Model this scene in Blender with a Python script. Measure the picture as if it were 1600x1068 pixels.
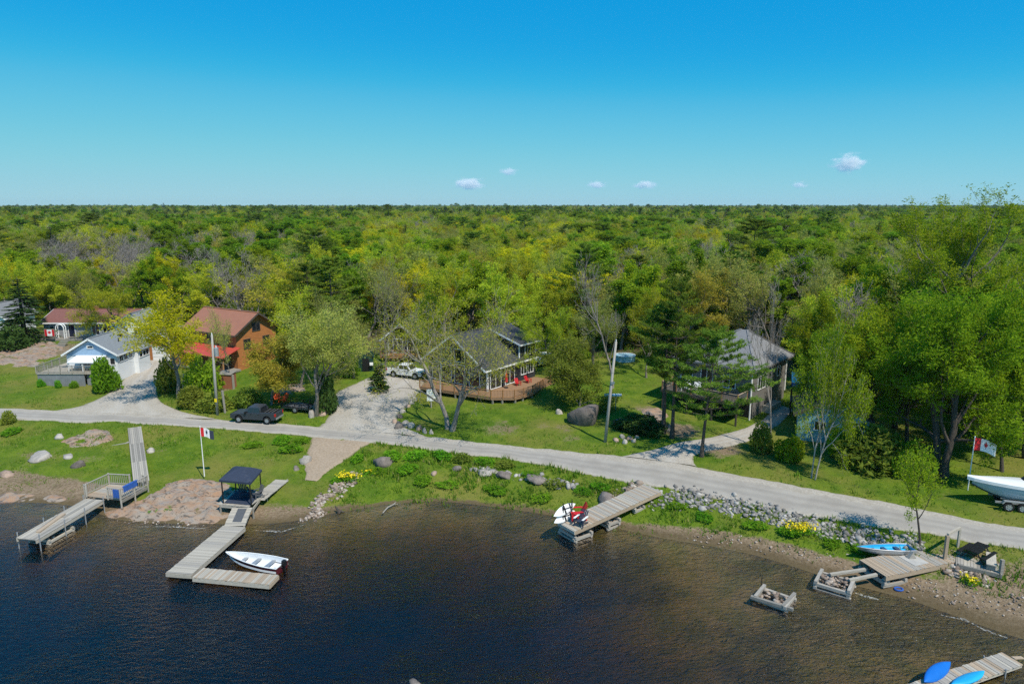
import bpy, math, random
import numpy as np
from mathutils import Vector, Matrix

# ---------------------------------------------------------------- camera, sky, sun, exposure
scene = bpy.context.scene
for o in list(bpy.data.objects):
    bpy.data.objects.remove(o)
COL = scene.collection
PW, PH, FPX = 1600.0, 1068.0, 1081.0            # photograph size and focal length in its pixels
PITCH = math.atan((534 - 319) / FPX)            # the horizon stands 215 px above the centre
CAMZ = 25.0
cam_d = bpy.data.cameras.new('camera')
cam = bpy.data.objects.new('camera', cam_d); COL.objects.link(cam)
cam_d.sensor_width = 36.0; cam_d.lens = 36.0 * FPX / PW
cam_d.clip_start = 0.5; cam_d.clip_end = 60000
cam.location = (0, 0, CAMZ); cam.rotation_euler = (math.pi / 2 - PITCH, 0, 0)
scene.camera = cam

SUN_EL = math.radians(56); SX, SY = 0.6, -0.8   # the sun stands behind the camera, to the right
world = bpy.data.worlds.new('World'); scene.world = world; world.use_nodes = True
wn = world.node_tree; wn.nodes.clear()
w_out = wn.nodes.new('ShaderNodeOutputWorld'); w_bg = wn.nodes.new('ShaderNodeBackground')
w_sky = wn.nodes.new('ShaderNodeTexSky'); w_sky.sky_type = 'NISHITA'; w_sky.sun_disc = False
w_sky.sun_elevation = SUN_EL; w_sky.sun_rotation = math.atan2(SX, SY)
w_sky.altitude = 0; w_sky.air_density = 0.6; w_sky.dust_density = 0.0; w_sky.ozone_density = 1.0
w_in = wn.nodes.new('ShaderNodeVectorMath'); w_in.operation = 'SCALE'; w_in.inputs['Scale'].default_value = 0.1
w_cv = wn.nodes.new('ShaderNodeRGBCurve')       # the camera's rendering of a clear blue sky, one curve per channel
for ch, pts in enumerate((((0, 0.006), (.137, .008), (.196, .03), (.251, .09), (.337, .155), (.506, .245), (.773, .33), (1, .38)),
                          ((0, .22), (.227, .338), (.392, .50), (.51, .565), (.694, .615), (.898, .63), (1, .64)),
                          ((0, .55), (.404, .74), (.6, .765), (.84, .745), (1, .74)))):
    cu = w_cv.mapping.curves[ch]; cu.points[0].location = pts[0]; cu.points[1].location = pts[-1]
    for p_ in pts[1:-1]: cu.points.new(*p_)
w_cv.mapping.update()
w_up = wn.nodes.new('ShaderNodeVectorMath'); w_up.operation = 'SCALE'; w_up.inputs['Scale'].default_value = 10.0
wn.links.new(w_sky.outputs[0], w_in.inputs[0]); wn.links.new(w_in.outputs[0], w_cv.inputs['Color'])
wn.links.new(w_cv.outputs[0], w_up.inputs[0]); wn.links.new(w_up.outputs[0], w_bg.inputs[0])
w_bg.inputs[1].default_value = 0.10
wn.links.new(w_bg.outputs[0], w_out.inputs[0])
sun_d = bpy.data.lights.new('sun', 'SUN'); sun_d.energy = 5.0; sun_d.angle = math.radians(0.53); sun_d.color = (1.0, 0.93, 0.80)
sun = bpy.data.objects.new('sun', sun_d); COL.objects.link(sun)
sun.rotation_euler = Vector((-SX * math.cos(SUN_EL), -SY * math.cos(SUN_EL), -math.sin(SUN_EL))).to_track_quat('-Z', 'Y').to_euler()
sun.location = (30, -40, 60)
scene.view_settings.view_transform = 'Standard'; scene.view_settings.look = 'None'
scene.view_settings.exposure = 0.0; scene.view_settings.gamma = 1.0; scene.view_settings.use_curve_mapping = False
scene.render.engine = 'CYCLES'
scene.cycles.use_denoising = False
scene.cycles.max_bounces = 6; scene.cycles.diffuse_bounces = 2; scene.cycles.glossy_bounces = 2
scene.cycles.transmission_bounces = 4; scene.cycles.transparent_max_bounces = 12; scene.cycles.volume_bounces = 4
scene.cycles.sample_clamp_direct = 2.2; scene.cycles.sample_clamp_indirect = 3.0; scene.cycles.use_adaptive_sampling = True; scene.cycles.adaptive_threshold = 0.008

# ---------------------------------------------------------------- photograph pixel -> place
cP, sP = math.cos(PITCH), math.sin(PITCH)
def W(px, py, z):
    a = (px - 800) / FPX; b = (534 - py) / FPX
    t = (z - CAMZ) / (-sP + b * cP)
    return Vector((a * t, (cP + b * sP) * t, z))
def proj(x, y, z):
    z = z - CAMZ
    f = y * cP - z * sP; u = y * sP + z * cP
    return 800 + FPX * x / f, 534 - FPX * u / f
def z_over(p, py):
    """height of the point straight above/below p that the photograph shows at row py"""
    b = (534 - py) / FPX
    return CAMZ + p[1] * (-sP + b * cP) / (cP + b * sP)
def px_scale(p):
    return FPX / (p[1] * cP - (p[2] - CAMZ) * sP)      # pixels per metre at p

CTRL = [  # terrain control points: column, row, height above the lake
 (0,789,0),(60,786,0),(110,784,0),(150,800,0),(165,813,0),(240,818,0),(330,822,0),(380,822,0),(430,826,0),(480,815,0),(500,806,0),
 (530,797,0),(570,794,0),(640,786,0),(740,792,0),(860,806,0),(960,816,0),(1010,832,0),(1100,848,0),(1170,856,0),(1215,872,0),(1300,905,0),
 (1420,925,0),(1480,958,0),(1540,985,0),(1600,1002,0),(1700,1020,0),
 (0,648,2.6),(200,656,2.4),(400,668,2.2),(600,687,2.1),(800,706,2.0),(1000,735,2.0),(1200,773,2.0),(1400,812,2.0),(1600,846,2.0),(1800,890,2.0),
 (0,665,2.3),(200,668,2.1),(400,680,1.95),(500,688,1.8),(700,710,1.7),(850,735,1.7),(1000,762,1.6),(1200,800,1.55),(1400,838,1.6),(1600,870,1.6),
 (100,700,1.4),(250,720,1.2),(330,735,1.0),(450,760,.6),(300,690,1.7),(60,740,.7),(20,762,.35),(520,715,1.3),(600,720,1.2),(700,740,.6),
 (800,770,.25),(900,790,.2),(650,765,.25),(470,790,.35),(380,790,.5),(260,785,.6),
 (1040,775,1.2),(1150,805,1.0),(1250,830,.9),(1100,822,.25),(1200,842,.25),(1300,868,.35),(1400,875,.6),(1500,885,.9),(1560,900,.7),
 (1500,930,.25),(1590,950,.3),(1400,905,.2),
 (60,620,2.9),(250,605,2.9),(400,610,2.8),(560,620,2.6),(700,645,2.4),(850,655,2.5),(1000,660,2.5),(1150,690,2.4),(1300,730,2.2),(1450,745,2.2),(1590,745,2.3),
 (0,580,3.3),(100,570,3.6),(245,562,3.2),(380,580,3.0),(640,588,3.0),(850,605,3.1),(980,590,3.5),(1230,630,3.0),(1400,660,2.8),(1600,680,2.9),
 (30,540,4.2),(200,535,4.2),(500,560,3.8),(900,560,4.0),(1200,580,4.0),(1500,600,3.8),
 (0,850,-1.2),(0,900,-2.5),(150,870,-1.0),(250,855,-.8),(350,850,-.8),(450,855,-.9),(600,835,-.8),(750,835,-.7),(880,850,-.5),(1000,875,-.35),
 (1100,890,-.25),(1200,920,-.28),(1300,950,-.24),(1400,980,-.2),(1500,1010,-.2),(1600,1040,-.2),(200,1000,-4),(500,950,-3),(500,1060,-4),(700,900,-2.6),
 (800,1000,-3.2),(900,900,-1.4),(1000,950,-1.0),(1000,1060,-1.6),(1150,980,-.5),(1200,1060,-.8),(1400,1060,-.42),(1600,1068,-.3),(-200,1000,-4),(0,1068,-4),
 (-500,648,2.6),(-500,788,0),(-500,900,-2.5),(-500,580,3.4),(2100,950,2.0),(2200,1120,0),(2100,860,2.3),(2100,720,2.8),(-500,540,4.2),(2100,600,3.8)]
_cp = np.array([tuple(W(*c)) for c in CTRL])
def _tps_fit(pts, reg=0.35):
    n = len(pts); X = pts[:, :2] / 10.0
    d = np.linalg.norm(X[:, None] - X[None], axis=2)
    K = np.where(d > 0, d * d * np.log(d + 1e-12), 0) + np.eye(n) * reg
    Pm = np.hstack([np.ones((n, 1)), X]); A = np.zeros((n + 3, n + 3))
    A[:n, :n] = K; A[:n, n:] = Pm; A[n:, :n] = Pm.T
    return X, np.linalg.solve(A, np.concatenate([pts[:, 2], np.zeros(3)]))
_tx, _tw = _tps_fit(_cp)
def _sm(a, b, x):
    t = np.clip((x - a) / (b - a), 0, 1); return t * t * (3 - 2 * t)
def heights(x, y):
    x = np.asarray(x, float).ravel(); y = np.asarray(y, float).ravel(); out = np.empty(len(x))
    for i in range(0, len(x), 20000):
        Q = np.stack([x[i:i+20000], y[i:i+20000]], 1) / 10.0
        d = np.linalg.norm(Q[:, None] - _tx[None], axis=2)
        out[i:i+20000] = (np.where(d > 0, d * d * np.log(d + 1e-12), 0) @ _tw[:-3]) + _tw[-3] + Q @ _tw[-2:]
    out = np.clip(out, -4.5, 4.4)
    far = np.maximum(_sm(92, 112, y), _sm(75, 110, np.abs(x)) * _sm(60, 80, y))
    out = out * (1 - far) + 4.2 * far
    out = np.where(y < 20, np.minimum(out, -3.0), out)
    return out
def hz(x, y): return float(heights([x], [y])[0])
def G(px, py):
    """the ground point that the photograph shows at (px, py)"""
    zs = np.linspace(6, -5, 441); pts = np.array([tuple(W(px, py, z)) for z in zs])
    below = heights(pts[:, 0], pts[:, 1]) >= pts[:, 2]
    k = int(np.argmax(below))
    return Vector((pts[k, 0], pts[k, 1], heights([pts[k, 0]], [pts[k, 1]])[0]))

# ---------------------------------------------------------------- helpers
def tag(o, label=None, cat=None, group=None, kind=None):
    if label: o['label'] = label
    if cat: o['category'] = cat
    if group: o['group'] = group
    if kind: o['kind'] = kind
    return o
def thing(name, loc, rz=0.0, label=None, cat=None, group=None):
    o = bpy.data.objects.new(name, None); COL.objects.link(o); o.empty_display_size = 0.2
    o.location = loc; o.rotation_euler = (0, 0, rz)
    return tag(o, label, cat, group)
def link(name, me, parent=None, loc=None, rot=None, scale=None):
    o = bpy.data.objects.new(name, me); COL.objects.link(o)
    if parent: o.parent = parent
    if loc is not None: o.location = loc
    if rot is not None: o.rotation_euler = rot
    if scale is not None: o.scale = scale
    return o
def copy_tree(o, parent=None):
    c = o.copy(); COL.objects.link(c); c.parent = parent
    for ch in o.children:
        if ch.name != c.name: copy_tree(ch, c)
    return c
def fast_mesh(name, V, F, mats, attrs=None, mat_idx=None, smooth=False):
    V = np.ascontiguousarray(V, np.float32); F = np.ascontiguousarray(F, np.int32)
    me = bpy.data.meshes.new(name); n, k = F.shape
    me.vertices.add(len(V)); me.vertices.foreach_set('co', V.ravel())
    me.loops.add(n * k); me.loops.foreach_set('vertex_index', F.ravel())
    me.polygons.add(n); me.polygons.foreach_set('loop_start', np.arange(0, n * k, k, dtype=np.int32))
    if mat_idx is not None: me.polygons.foreach_set('material_index', np.asarray(mat_idx, np.int32))
    if smooth: me.polygons.foreach_set('use_smooth', np.ones(n, bool))
    for m in mats: me.materials.append(m)
    for an, (dom, data) in (attrs or {}).items():
        a = me.attributes.new(an, 'FLOAT', dom); a.data.foreach_set('value', np.asarray(data, np.float32))
    me.update(); return me

class MB:
    """collects shapes, then links them as ONE mesh object"""
    def __init__(s): s.v = []; s.f = []; s.m = []; s.mi = 0
    def add(s, vs, fs):
        b = len(s.v); s.v += [tuple(v) for v in vs]
        for f in fs: s.f.append(tuple(i + b for i in f)); s.m.append(s.mi)
        return s
    def box(s, x0, x1, y0, y1, z0, z1, M=None):
        vs = [Vector((x, y, z)) for z in (z0, z1) for y in (y0, y1) for x in (x0, x1)]
        if M is not None: vs = [M @ v for v in vs]
        return s.add(vs, [(0,2,3,1),(4,5,7,6),(0,1,5,4),(2,6,7,3),(0,4,6,2),(1,3,7,5)])
    def bar(s, a, b, w, h, up=(0, 0, 1)):
        a, b = Vector(a), Vector(b); d = (b - a); L = d.length; d.normalize()
        u = Vector(up); x = d.cross(u)
        if x.length < 1e-4: x = d.cross(Vector((1, 0, 0)))
        x.normalize(); y = x.cross(d)
        vs = [a + x * (w / 2 * i) + y * (h / 2 * j) + d * (L * k) for k in (0, 1) for j in (-1, 1) for i in (-1, 1)]
        return s.add(vs, [(0,2,3,1),(4,5,7,6),(0,1,5,4),(2,6,7,3),(0,4,6,2),(1,3,7,5)])
    def tube(s, pts, rs, n=8, cap=True):
        rings = []; pts = [Vector(p) for p in pts]
        if not hasattr(rs, '__len__'): rs = [rs] * len(pts)
        b = len(s.v)
        for i, p in enumerate(pts):
            d = (pts[min(i + 1, len(pts) - 1)] - pts[max(i - 1, 0)]).normalized()
            x = d.cross(Vector((0, 0, 1)))
            if x.length < 1e-3: x = Vector((1, 0, 0))
            x.normalize(); y = d.cross(x)
            for k in range(n):
                a = 2 * math.pi * k / n; s.v.append(tuple(p + (x * math.cos(a) + y * math.sin(a)) * rs[i]))
        for i in range(len(pts) - 1):
            for k in range(n):
                s.f.append((b+i*n+k, b+i*n+(k+1)%n, b+(i+1)*n+(k+1)%n, b+(i+1)*n+k)); s.m.append(s.mi)
        if cap:
            s.f.append(tuple(b + k for k in range(n))[::-1]); s.m.append(s.mi)
            s.f.append(tuple(b + (len(pts)-1)*n + k for k in range(n))); s.m.append(s.mi)
        return s
    def prism(s, poly, ext, M=None):
        """poly: list of 3D points, swept along ext"""
        n = len(poly); e = Vector(ext); vs = [Vector(p) for p in poly] + [Vector(p) + e for p in poly]
        if M is not None: vs = [M @ v for v in vs]
        return s.add(vs, [tuple(range(n))[::-1], tuple(range(n, 2*n))] + [(i, (i+1)%n, n+(i+1)%n, n+i) for i in range(n)])
    def slab(s, quad, t):
        """a flat plate through 4 points, t thick below them"""
        q = [Vector(p) for p in quad]; nrm = (q[1]-q[0]).cross(q[3]-q[0]).normalized()
        if nrm.z < 0: nrm = -nrm
        return s.prism(q, -nrm * t)
    def grid(s, rows, close=False):
        b = len(s.v); n = len(rows[0])
        for r in rows: s.v += [tuple(p) for p in r]
        for i in range(len(rows) - 1):
            for k in range(n if close else n - 1):
                s.f.append((b+i*n+k, b+i*n+(k+1)%n, b+(i+1)*n+(k+1)%n, b+(i+1)*n+k)); s.m.append(s.mi)
        return s
    def mesh(s, name, mats, smooth=False):
        me = bpy.data.meshes.new(name); me.from_pydata(s.v, [], s.f)
        if not isinstance(mats, (list, tuple)): mats = [mats]
        for m in mats: me.materials.append(m)
        if len(mats) > 1: me.polygons.foreach_set('material_index', s.m)
        if smooth: me.polygons.foreach_set('use_smooth', [True] * len(me.polygons))
        me.update(); return me
    def build(s, name, mats, parent=None, smooth=False, loc=None, rot=None, bevel=0):
        o = link(name, s.mesh(name, mats, smooth), parent, loc, rot)
        if bevel:
            b = o.modifiers.new('bevel', 'BEVEL'); b.width = bevel; b.segments = 2; b.limit_method = 'ANGLE'; b.angle_limit = math.radians(40)
        return o

# ---------------------------------------------------------------- materials
MATS = {}
def new_mat(name):
    m = bpy.data.materials.new(name); m.use_nodes = True; nt = m.node_tree; nt.nodes.clear()
    out = nt.nodes.new('ShaderNodeOutputMaterial'); MATS[name] = m
    return m, nt, out
def nd(nt, typ, **kw):
    n = nt.nodes.new('ShaderNode' + typ)
    for k, v in kw.items():
        if k.startswith('i_'):
            key = k[2:]; n.inputs[int(key) if key.isdigit() else key].default_value = v
        else: setattr(n, k, v)
    return n
def rgb4(c): return (c[0], c[1], c[2], 1)
def mixc(nt, fac, a, b, blend='MIX'):
    n = nt.nodes.new('ShaderNodeMix'); n.data_type = 'RGBA'; n.blend_type = blend
    for sock, v in ((n.inputs[0], fac), (n.inputs[6], a), (n.inputs[7], b)):
        if isinstance(v, bpy.types.NodeSocket): nt.links.new(v, sock)
        elif isinstance(v, (tuple, list)): sock.default_value = rgb4(v)
        else: sock.default_value = v
    return n.outputs[2]
def math_n(nt, op, a, b=0.0, clamp=False):
    n = nt.nodes.new('ShaderNodeMath'); n.operation = op; n.use_clamp = clamp
    for sock, v in ((n.inputs[0], a), (n.inputs[1], b)):
        if isinstance(v, bpy.types.NodeSocket): nt.links.new(v, sock)
        else: sock.default_value = v
    return n.outputs[0]
def ramp(nt, fac, lo, hi):
    n = nt.nodes.new('ShaderNodeMapRange'); n.clamp = True; n.interpolation_type = 'SMOOTHSTEP'
    nt.links.new(fac, n.inputs[0]); n.inputs[1].default_value = lo; n.inputs[2].default_value = hi
    return n.outputs[0]
def noise_n(nt, vec, scale, detail=4, rough=0.6, dist=0.0):
    n = nd(nt, 'TexNoise', i_Scale=scale, i_Detail=detail, i_Roughness=rough, i_Distortion=dist)
    if vec is not None: nt.links.new(vec, n.inputs['Vector'])
    return n.outputs['Fac']
def mapped(nt, vec, scale=(1, 1, 1), rot=(0, 0, 0)):
    n = nt.nodes.new('ShaderNodeMapping'); nt.links.new(vec, n.inputs[0])
    n.inputs['Scale'].default_value = scale; n.inputs['Rotation'].default_value = rot
    return n.outputs[0]
def bump_n(nt, h, strength=0.3, dist=0.05):
    n = nd(nt, 'Bump', i_Strength=strength, i_Distance=dist); nt.links.new(h, n.inputs['Height']); return n.outputs[0]
def attr_n(nt, name):
    n = nt.nodes.new('ShaderNodeAttribute'); n.attribute_name = name; return n.outputs['Fac']
def mat(name, c, rough=0.8, var=0.18, scale=2.0, stretch=(1, 1, 1), bump=0.2, metal=0.0, spec=0.3, c2=None, per_obj=0.0, stripe=None, bdist=0.02):
    m, nt, out = new_mat(name)
    tc = nt.nodes.new('ShaderNodeTexCoord').outputs['Object']; v = mapped(nt, tc, stretch)
    n1 = noise_n(nt, v, scale, 6, 0.65); n2 = noise_n(nt, v, scale * 7, 3, 0.6)
    f = math_n(nt, 'ADD', math_n(nt, 'MULTIPLY', n1, 0.65), math_n(nt, 'MULTIPLY', n2, 0.35))
    f = ramp(nt, f, 0.3, 0.7)
    lo = tuple(x * (1 - var) for x in c); hi = c2 if c2 else tuple(min(1, x * (1 + var)) for x in c)
    col = mixc(nt, f, lo, hi)
    hgt = f
    if stripe:                      # (axis, period, depth): lap siding, ribs of metal sheet, courses of shingles
        ax, per, dep = stripe
        s = nt.nodes.new('ShaderNodeSeparateXYZ'); nt.links.new(tc, s.inputs[0])
        fr = math_n(nt, 'FRACT', math_n(nt, 'DIVIDE', s.outputs[ax], per))
        g = ramp(nt, fr, 0.0, 0.18)
        col = mixc(nt, math_n(nt, 'MULTIPLY', math_n(nt, 'SUBTRACT', 1.0, g), dep), col, (0.01, 0.01, 0.01))
        hgt = math_n(nt, 'ADD', math_n(nt, 'MULTIPLY', f, 0.2), fr)
    if per_obj:
        oi = nt.nodes.new('ShaderNodeObjectInfo').outputs['Random']
        hs = nt.nodes.new('ShaderNodeHueSaturation'); nt.links.new(col, hs.inputs['Color'])
        nt.links.new(math_n(nt, 'ADD', math_n(nt, 'MULTIPLY', oi, 2 * per_obj), 1 - per_obj), hs.inputs['Value']); col = hs.outputs[0]
    b = nd(nt, 'BsdfPrincipled', i_Roughness=rough, i_Metallic=metal)
    b.inputs['Specular IOR Level'].default_value = spec
    nt.links.new(col, b.inputs['Base Color'])
    if bump: nt.links.new(bump_n(nt, hgt, bump, bdist), b.inputs['Normal'])
    nt.links.new(b.outputs[0], out.inputs[0])
    return m
M = {}
M['wood_grey'] = mat('wood_grey', (0.34, 0.31, 0.27), .85, .3, 3, (1, 8, 8), per_obj=.10)
M['wood_pale'] = mat('wood_pale', (0.40, 0.36, 0.30), .85, .25, 3, (1, 8, 8), per_obj=.12)
M['wood_warm'] = mat('wood_warm', (0.37, 0.285, 0.205), .8, .25, 3, (1, 8, 8), per_obj=.14)
M['wood_old'] = mat('wood_old', (0.25, 0.23, 0.20), .9, .35, 3, (1, 8, 8), per_obj=.18)
M['deck_brown'] = mat('deck_brown', (0.27, 0.165, 0.095), .8, .25, 3, (1, 6, 1))
M['cedar'] = mat('cedar', (0.36, 0.185, 0.085), .7, .25, 3, (1, 1, 1), per_obj=.1)
M['log_orange'] = mat('log_orange', (0.42, 0.165, 0.055), .65, .2, 2, (1, 1, 4), stripe=(2, 0.28, .6))
M['red_metal'] = mat('red_metal', (0.345, 0.140, 0.070), .42, .08, 1, bump=.15, spec=.5, stripe=(0, 0.45, .25))
M['red_metal_y'] = mat('red_metal_y', (0.50, 0.075, 0.05), .42, .08, 1, bump=.15, spec=.5, stripe=(0, 0.45, .25))
M['shingle_grey'] = mat('shingle_grey', (0.20, 0.215, 0.225), .9, .22, 5, stripe=(2, 0.11, .25))
M['shingle_light'] = mat('shingle_light', (0.20, 0.20, 0.205), .9, .18, 5, stripe=(2, 0.11, .22))
M['shingle_dark'] = mat('shingle_dark', (0.045, 0.047, 0.055), .85, .3, 5, stripe=(2, 0.11, .25))
M['shingle_brown'] = mat('shingle_brown', (0.20, 0.085, 0.07), .9, .22, 5, stripe=(2, 0.11, .25))
M['siding_white'] = mat('siding_white', (0.74, 0.76, 0.78), .6, .05, 2, stripe=(2, 0.2, .18))
M['siding_shade_blue'] = mat('siding_shade_blue', (0.27, 0.40, 0.56), .6, .07, 2, stripe=(2, 0.2, .2))  # white siding with the gable's bluish shade put into its colour
M['siding_grey'] = mat('siding_grey', (0.30, 0.31, 0.33), .7, .08, 2, stripe=(2, 0.2, .25))
M['siding_taupe'] = mat('siding_taupe', (0.175, 0.165, 0.152), .7, .1, 2, stripe=(2, 0.2, .25))
M['siding_charcoal'] = mat('siding_charcoal', (0.035, 0.037, 0.045), .65, .15, 2, stripe=(2, 0.2, .25))
M['siding_teal'] = mat('siding_teal', (0.22, 0.42, 0.48), .7, .1, 2, stripe=(2, 0.2, .2))
M['panel_black'] = mat('panel_black', (0.018, 0.016, 0.015), .7, .3, 3, stripe=(0, 0.3, .3))
M['skirt_grey'] = mat('skirt_grey', (0.21, 0.22, 0.235), .85, .2, 1.5, stripe=(0, 0.25, .2))
M['white'] = mat('white', (0.78, 0.78, 0.77), .5, .05, 3, bump=.05)
M['black'] = mat('black', (0.012, 0.012, 0.013), .45, .3, 3, bump=.05)
M['rubber'] = mat('rubber', (0.018, 0.018, 0.018), .9, .2, 6)
M['steel'] = mat('steel', (0.5, 0.51, 0.52), .35, .1, 4, metal=.9, bump=.05)
M['galv'] = mat('galv', (0.42, 0.43, 0.44), .5, .15, 5, metal=.6, bump=.05)
M['alu_white'] = mat('alu_white', (0.68, 0.70, 0.72), .35, .08, 3, bump=.04, spec=.5)
M['truck_paint'] = mat('truck_paint', (0.040, 0.046, 0.058), .28, .08, 2, bump=0, spec=.6)
M['white_paint'] = mat('white_paint', (0.72, 0.73, 0.74), .3, .05, 2, bump=0, spec=.5)
M['gel_white'] = mat('gel_white', (0.75, 0.77, 0.78), .22, .04, 2, bump=0, spec=.6)
M['gel_navy'] = mat('gel_navy', (0.02, 0.035, 0.085), .25, .1, 2, bump=0, spec=.6)
M['gel_teal'] = mat('gel_teal', (0.28, 0.42, 0.50), .25, .06, 2, bump=0, spec=.6)
M['maroon'] = mat('maroon', (0.09, 0.014, 0.02), .3, .1, 2, bump=0, spec=.5)
M['blue_bright'] = mat('blue_bright', (0.012, 0.22, 0.62), .45, .12, 2, bump=.05)
M['blue_deep'] = mat('blue_deep', (0.010, 0.14, 0.52), .4, .1, 2, bump=.03)
M['cyan_boat'] = mat('cyan_boat', (0.02, 0.36, 0.68), .45, .12, 2, bump=.05)
M['red'] = mat('red', (0.55, 0.018, 0.025), .55, .1, 3, bump=.05)
M['orange'] = mat('orange', (0.75, 0.10, 0.015), .5, .12, 3, bump=.05)
M['navy_cloth'] = mat('navy_cloth', (0.032, 0.042, 0.070), .8, .12, 4, bump=.1)
M['cloth_blue'] = mat('cloth_blue', (0.03, 0.10, 0.36), .8, .15, 4, bump=.1)
M['mat_grey'] = mat('mat_grey', (0.085, 0.09, 0.10), .9, .15, 6)
M['tarp_green'] = mat('tarp_green', (0.012, 0.045, 0.030), .6, .2, 3)
M['terracotta'] = mat('terracotta', (0.30, 0.115, 0.065), .8, .12, 2, stripe=(2, 0.22, .3))
M['concrete'] = mat('concrete', (0.42, 0.40, 0.37), .9, .15, 2)
M['pole_wood'] = mat('pole_wood', (0.36, 0.34, 0.31), .9, .25, 3, (8, 8, .6), bump=.4)
M['bark_grey'] = mat('bark_grey', (0.20, 0.175, 0.15), .95, .4, 2, (3, 3, 1), bump=.8, bdist=.05)
M['bark_silver'] = mat('bark_silver', (0.26, 0.23, 0.205), .95, .4, 1.4, (3, 3, 1), bump=.8, bdist=.05)
M['bark_dark'] = mat('bark_dark', (0.085, 0.07, 0.058), .95, .4, 2, (3, 3, 1), bump=.8, bdist=.05)
M['bark_birch'] = mat('bark_birch', (0.32, 0.29, 0.25), .9, .45, 2, (1, 1, 4), bump=.3)
M['twig_grey'] = mat('twig_grey', (0.235, 0.21, 0.19), .95, .3, 2, bump=0)
M['stone_pale'] = mat('stone_pale', (0.36, 0.325, 0.29), .9, .35, 1.6, bump=.5, bdist=.05, per_obj=.15)
M['stone_pink'] = mat('stone_pink', (0.34, 0.245, 0.19), .9, .35, 1.2, bump=.5, bdist=.05, per_obj=.2)
M['stone_grey'] = mat('stone_grey', (0.165, 0.14, 0.125), .9, .4, 1.2, bump=.5, bdist=.05, per_obj=.2)
M['tail_red'] = mat('tail_red', (0.45, 0.02, 0.02), .25, .1, 3, bump=0)
M['flower_yellow'] = mat('flower_yellow', (0.72, 0.56, 0.01), .7, .15, 4, bump=0)
M['pool_blue'] = mat('pool_blue', (0.35, 0.55, 0.66), .4, .1, 3, bump=0)
M['duck'] = mat('duck', (0.045, 0.032, 0.022), .8, .4, 12, bump=.1)

def glass_mat(name, c):
    m, nt, out = new_mat(name)
    b = nd(nt, 'BsdfPrincipled', i_Roughness=.06); b.inputs['Base Color'].default_value = rgb4(c)
    b.inputs['Specular IOR Level'].default_value = .8
    nt.links.new(b.outputs[0], out.inputs[0]); return m
M['glass'] = glass_mat('glass', (0.015, 0.018, 0.022))
M['glass_blue'] = glass_mat('glass_blue', (0.010, 0.016, 0.045))

def leaf_mat(name, ca, cb, hue=.018, val=.22, trans=.5):
    m, nt, out = new_mat(name)
    col = mixc(nt, attr_n(nt, 'leaf'), ca, cb)
    r = nt.nodes.new('ShaderNodeObjectInfo').outputs['Random']
    hs = nt.nodes.new('ShaderNodeHueSaturation'); nt.links.new(col, hs.inputs['Color'])
    r2 = math_n(nt, 'FRACT', math_n(nt, 'MULTIPLY', r, 7.31))
    nt.links.new(math_n(nt, 'ADD', math_n(nt, 'MULTIPLY', r, 2 * hue), .5 - hue), hs.inputs['Hue'])
    nt.links.new(math_n(nt, 'ADD', math_n(nt, 'MULTIPLY', r2, 2 * val), 1 - val), hs.inputs['Value'])
    d = nd(nt, 'BsdfDiffuse'); t = nd(nt, 'BsdfTranslucent'); mx = nd(nt, 'AddShader')   # a leaf reflects and lets through
    nt.links.new(hs.outputs[0], d.inputs[0])
    nt.links.new(mixc(nt, 1.0, hs.outputs[0], (trans * 2, trans * 2, trans * 1.6), 'MULTIPLY'), t.inputs[0])
    nt.links.new(d.outputs[0], mx.inputs[0]); nt.links.new(t.outputs[0], mx.inputs[1])
    nt.links.new(mx.outputs[0], out.inputs[0]); return m
LEAF = {
 'oak':    leaf_mat('leaf_oak', (0.166, 0.204, 0.015), (0.274, 0.288, 0.020)),
 'olive':  leaf_mat('leaf_olive', (0.147, 0.159, 0.035), (0.243, 0.249, 0.057)),
 'gold':   leaf_mat('leaf_gold', (0.211, 0.211, 0.008), (0.338, 0.307, 0.011), hue=.012),
 'poplar': leaf_mat('leaf_poplar', (0.072, 0.131, 0.008), (0.130, 0.195, 0.013)),
 'maple':  leaf_mat('leaf_maple', (0.096, 0.144, 0.007), (0.172, 0.220, 0.011)),
 'russet': leaf_mat('leaf_russet', (0.171, 0.160, 0.018), (0.257, 0.217, 0.031), hue=.012),
 'spruce': leaf_mat('needle_spruce', (0.025, 0.051, 0.013), (0.046, 0.080, 0.018), trans=.1),
 'pine':   leaf_mat('needle_pine', (0.063, 0.114, 0.014), (0.131, 0.194, 0.023), trans=.2),
 'shrub':  leaf_mat('leaf_shrub', (0.051, 0.142, 0.008), (0.103, 0.217, 0.013)),
 'brush':  leaf_mat('leaf_brush', (0.074, 0.103, 0.014), (0.125, 0.154, 0.023)),
}
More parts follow.
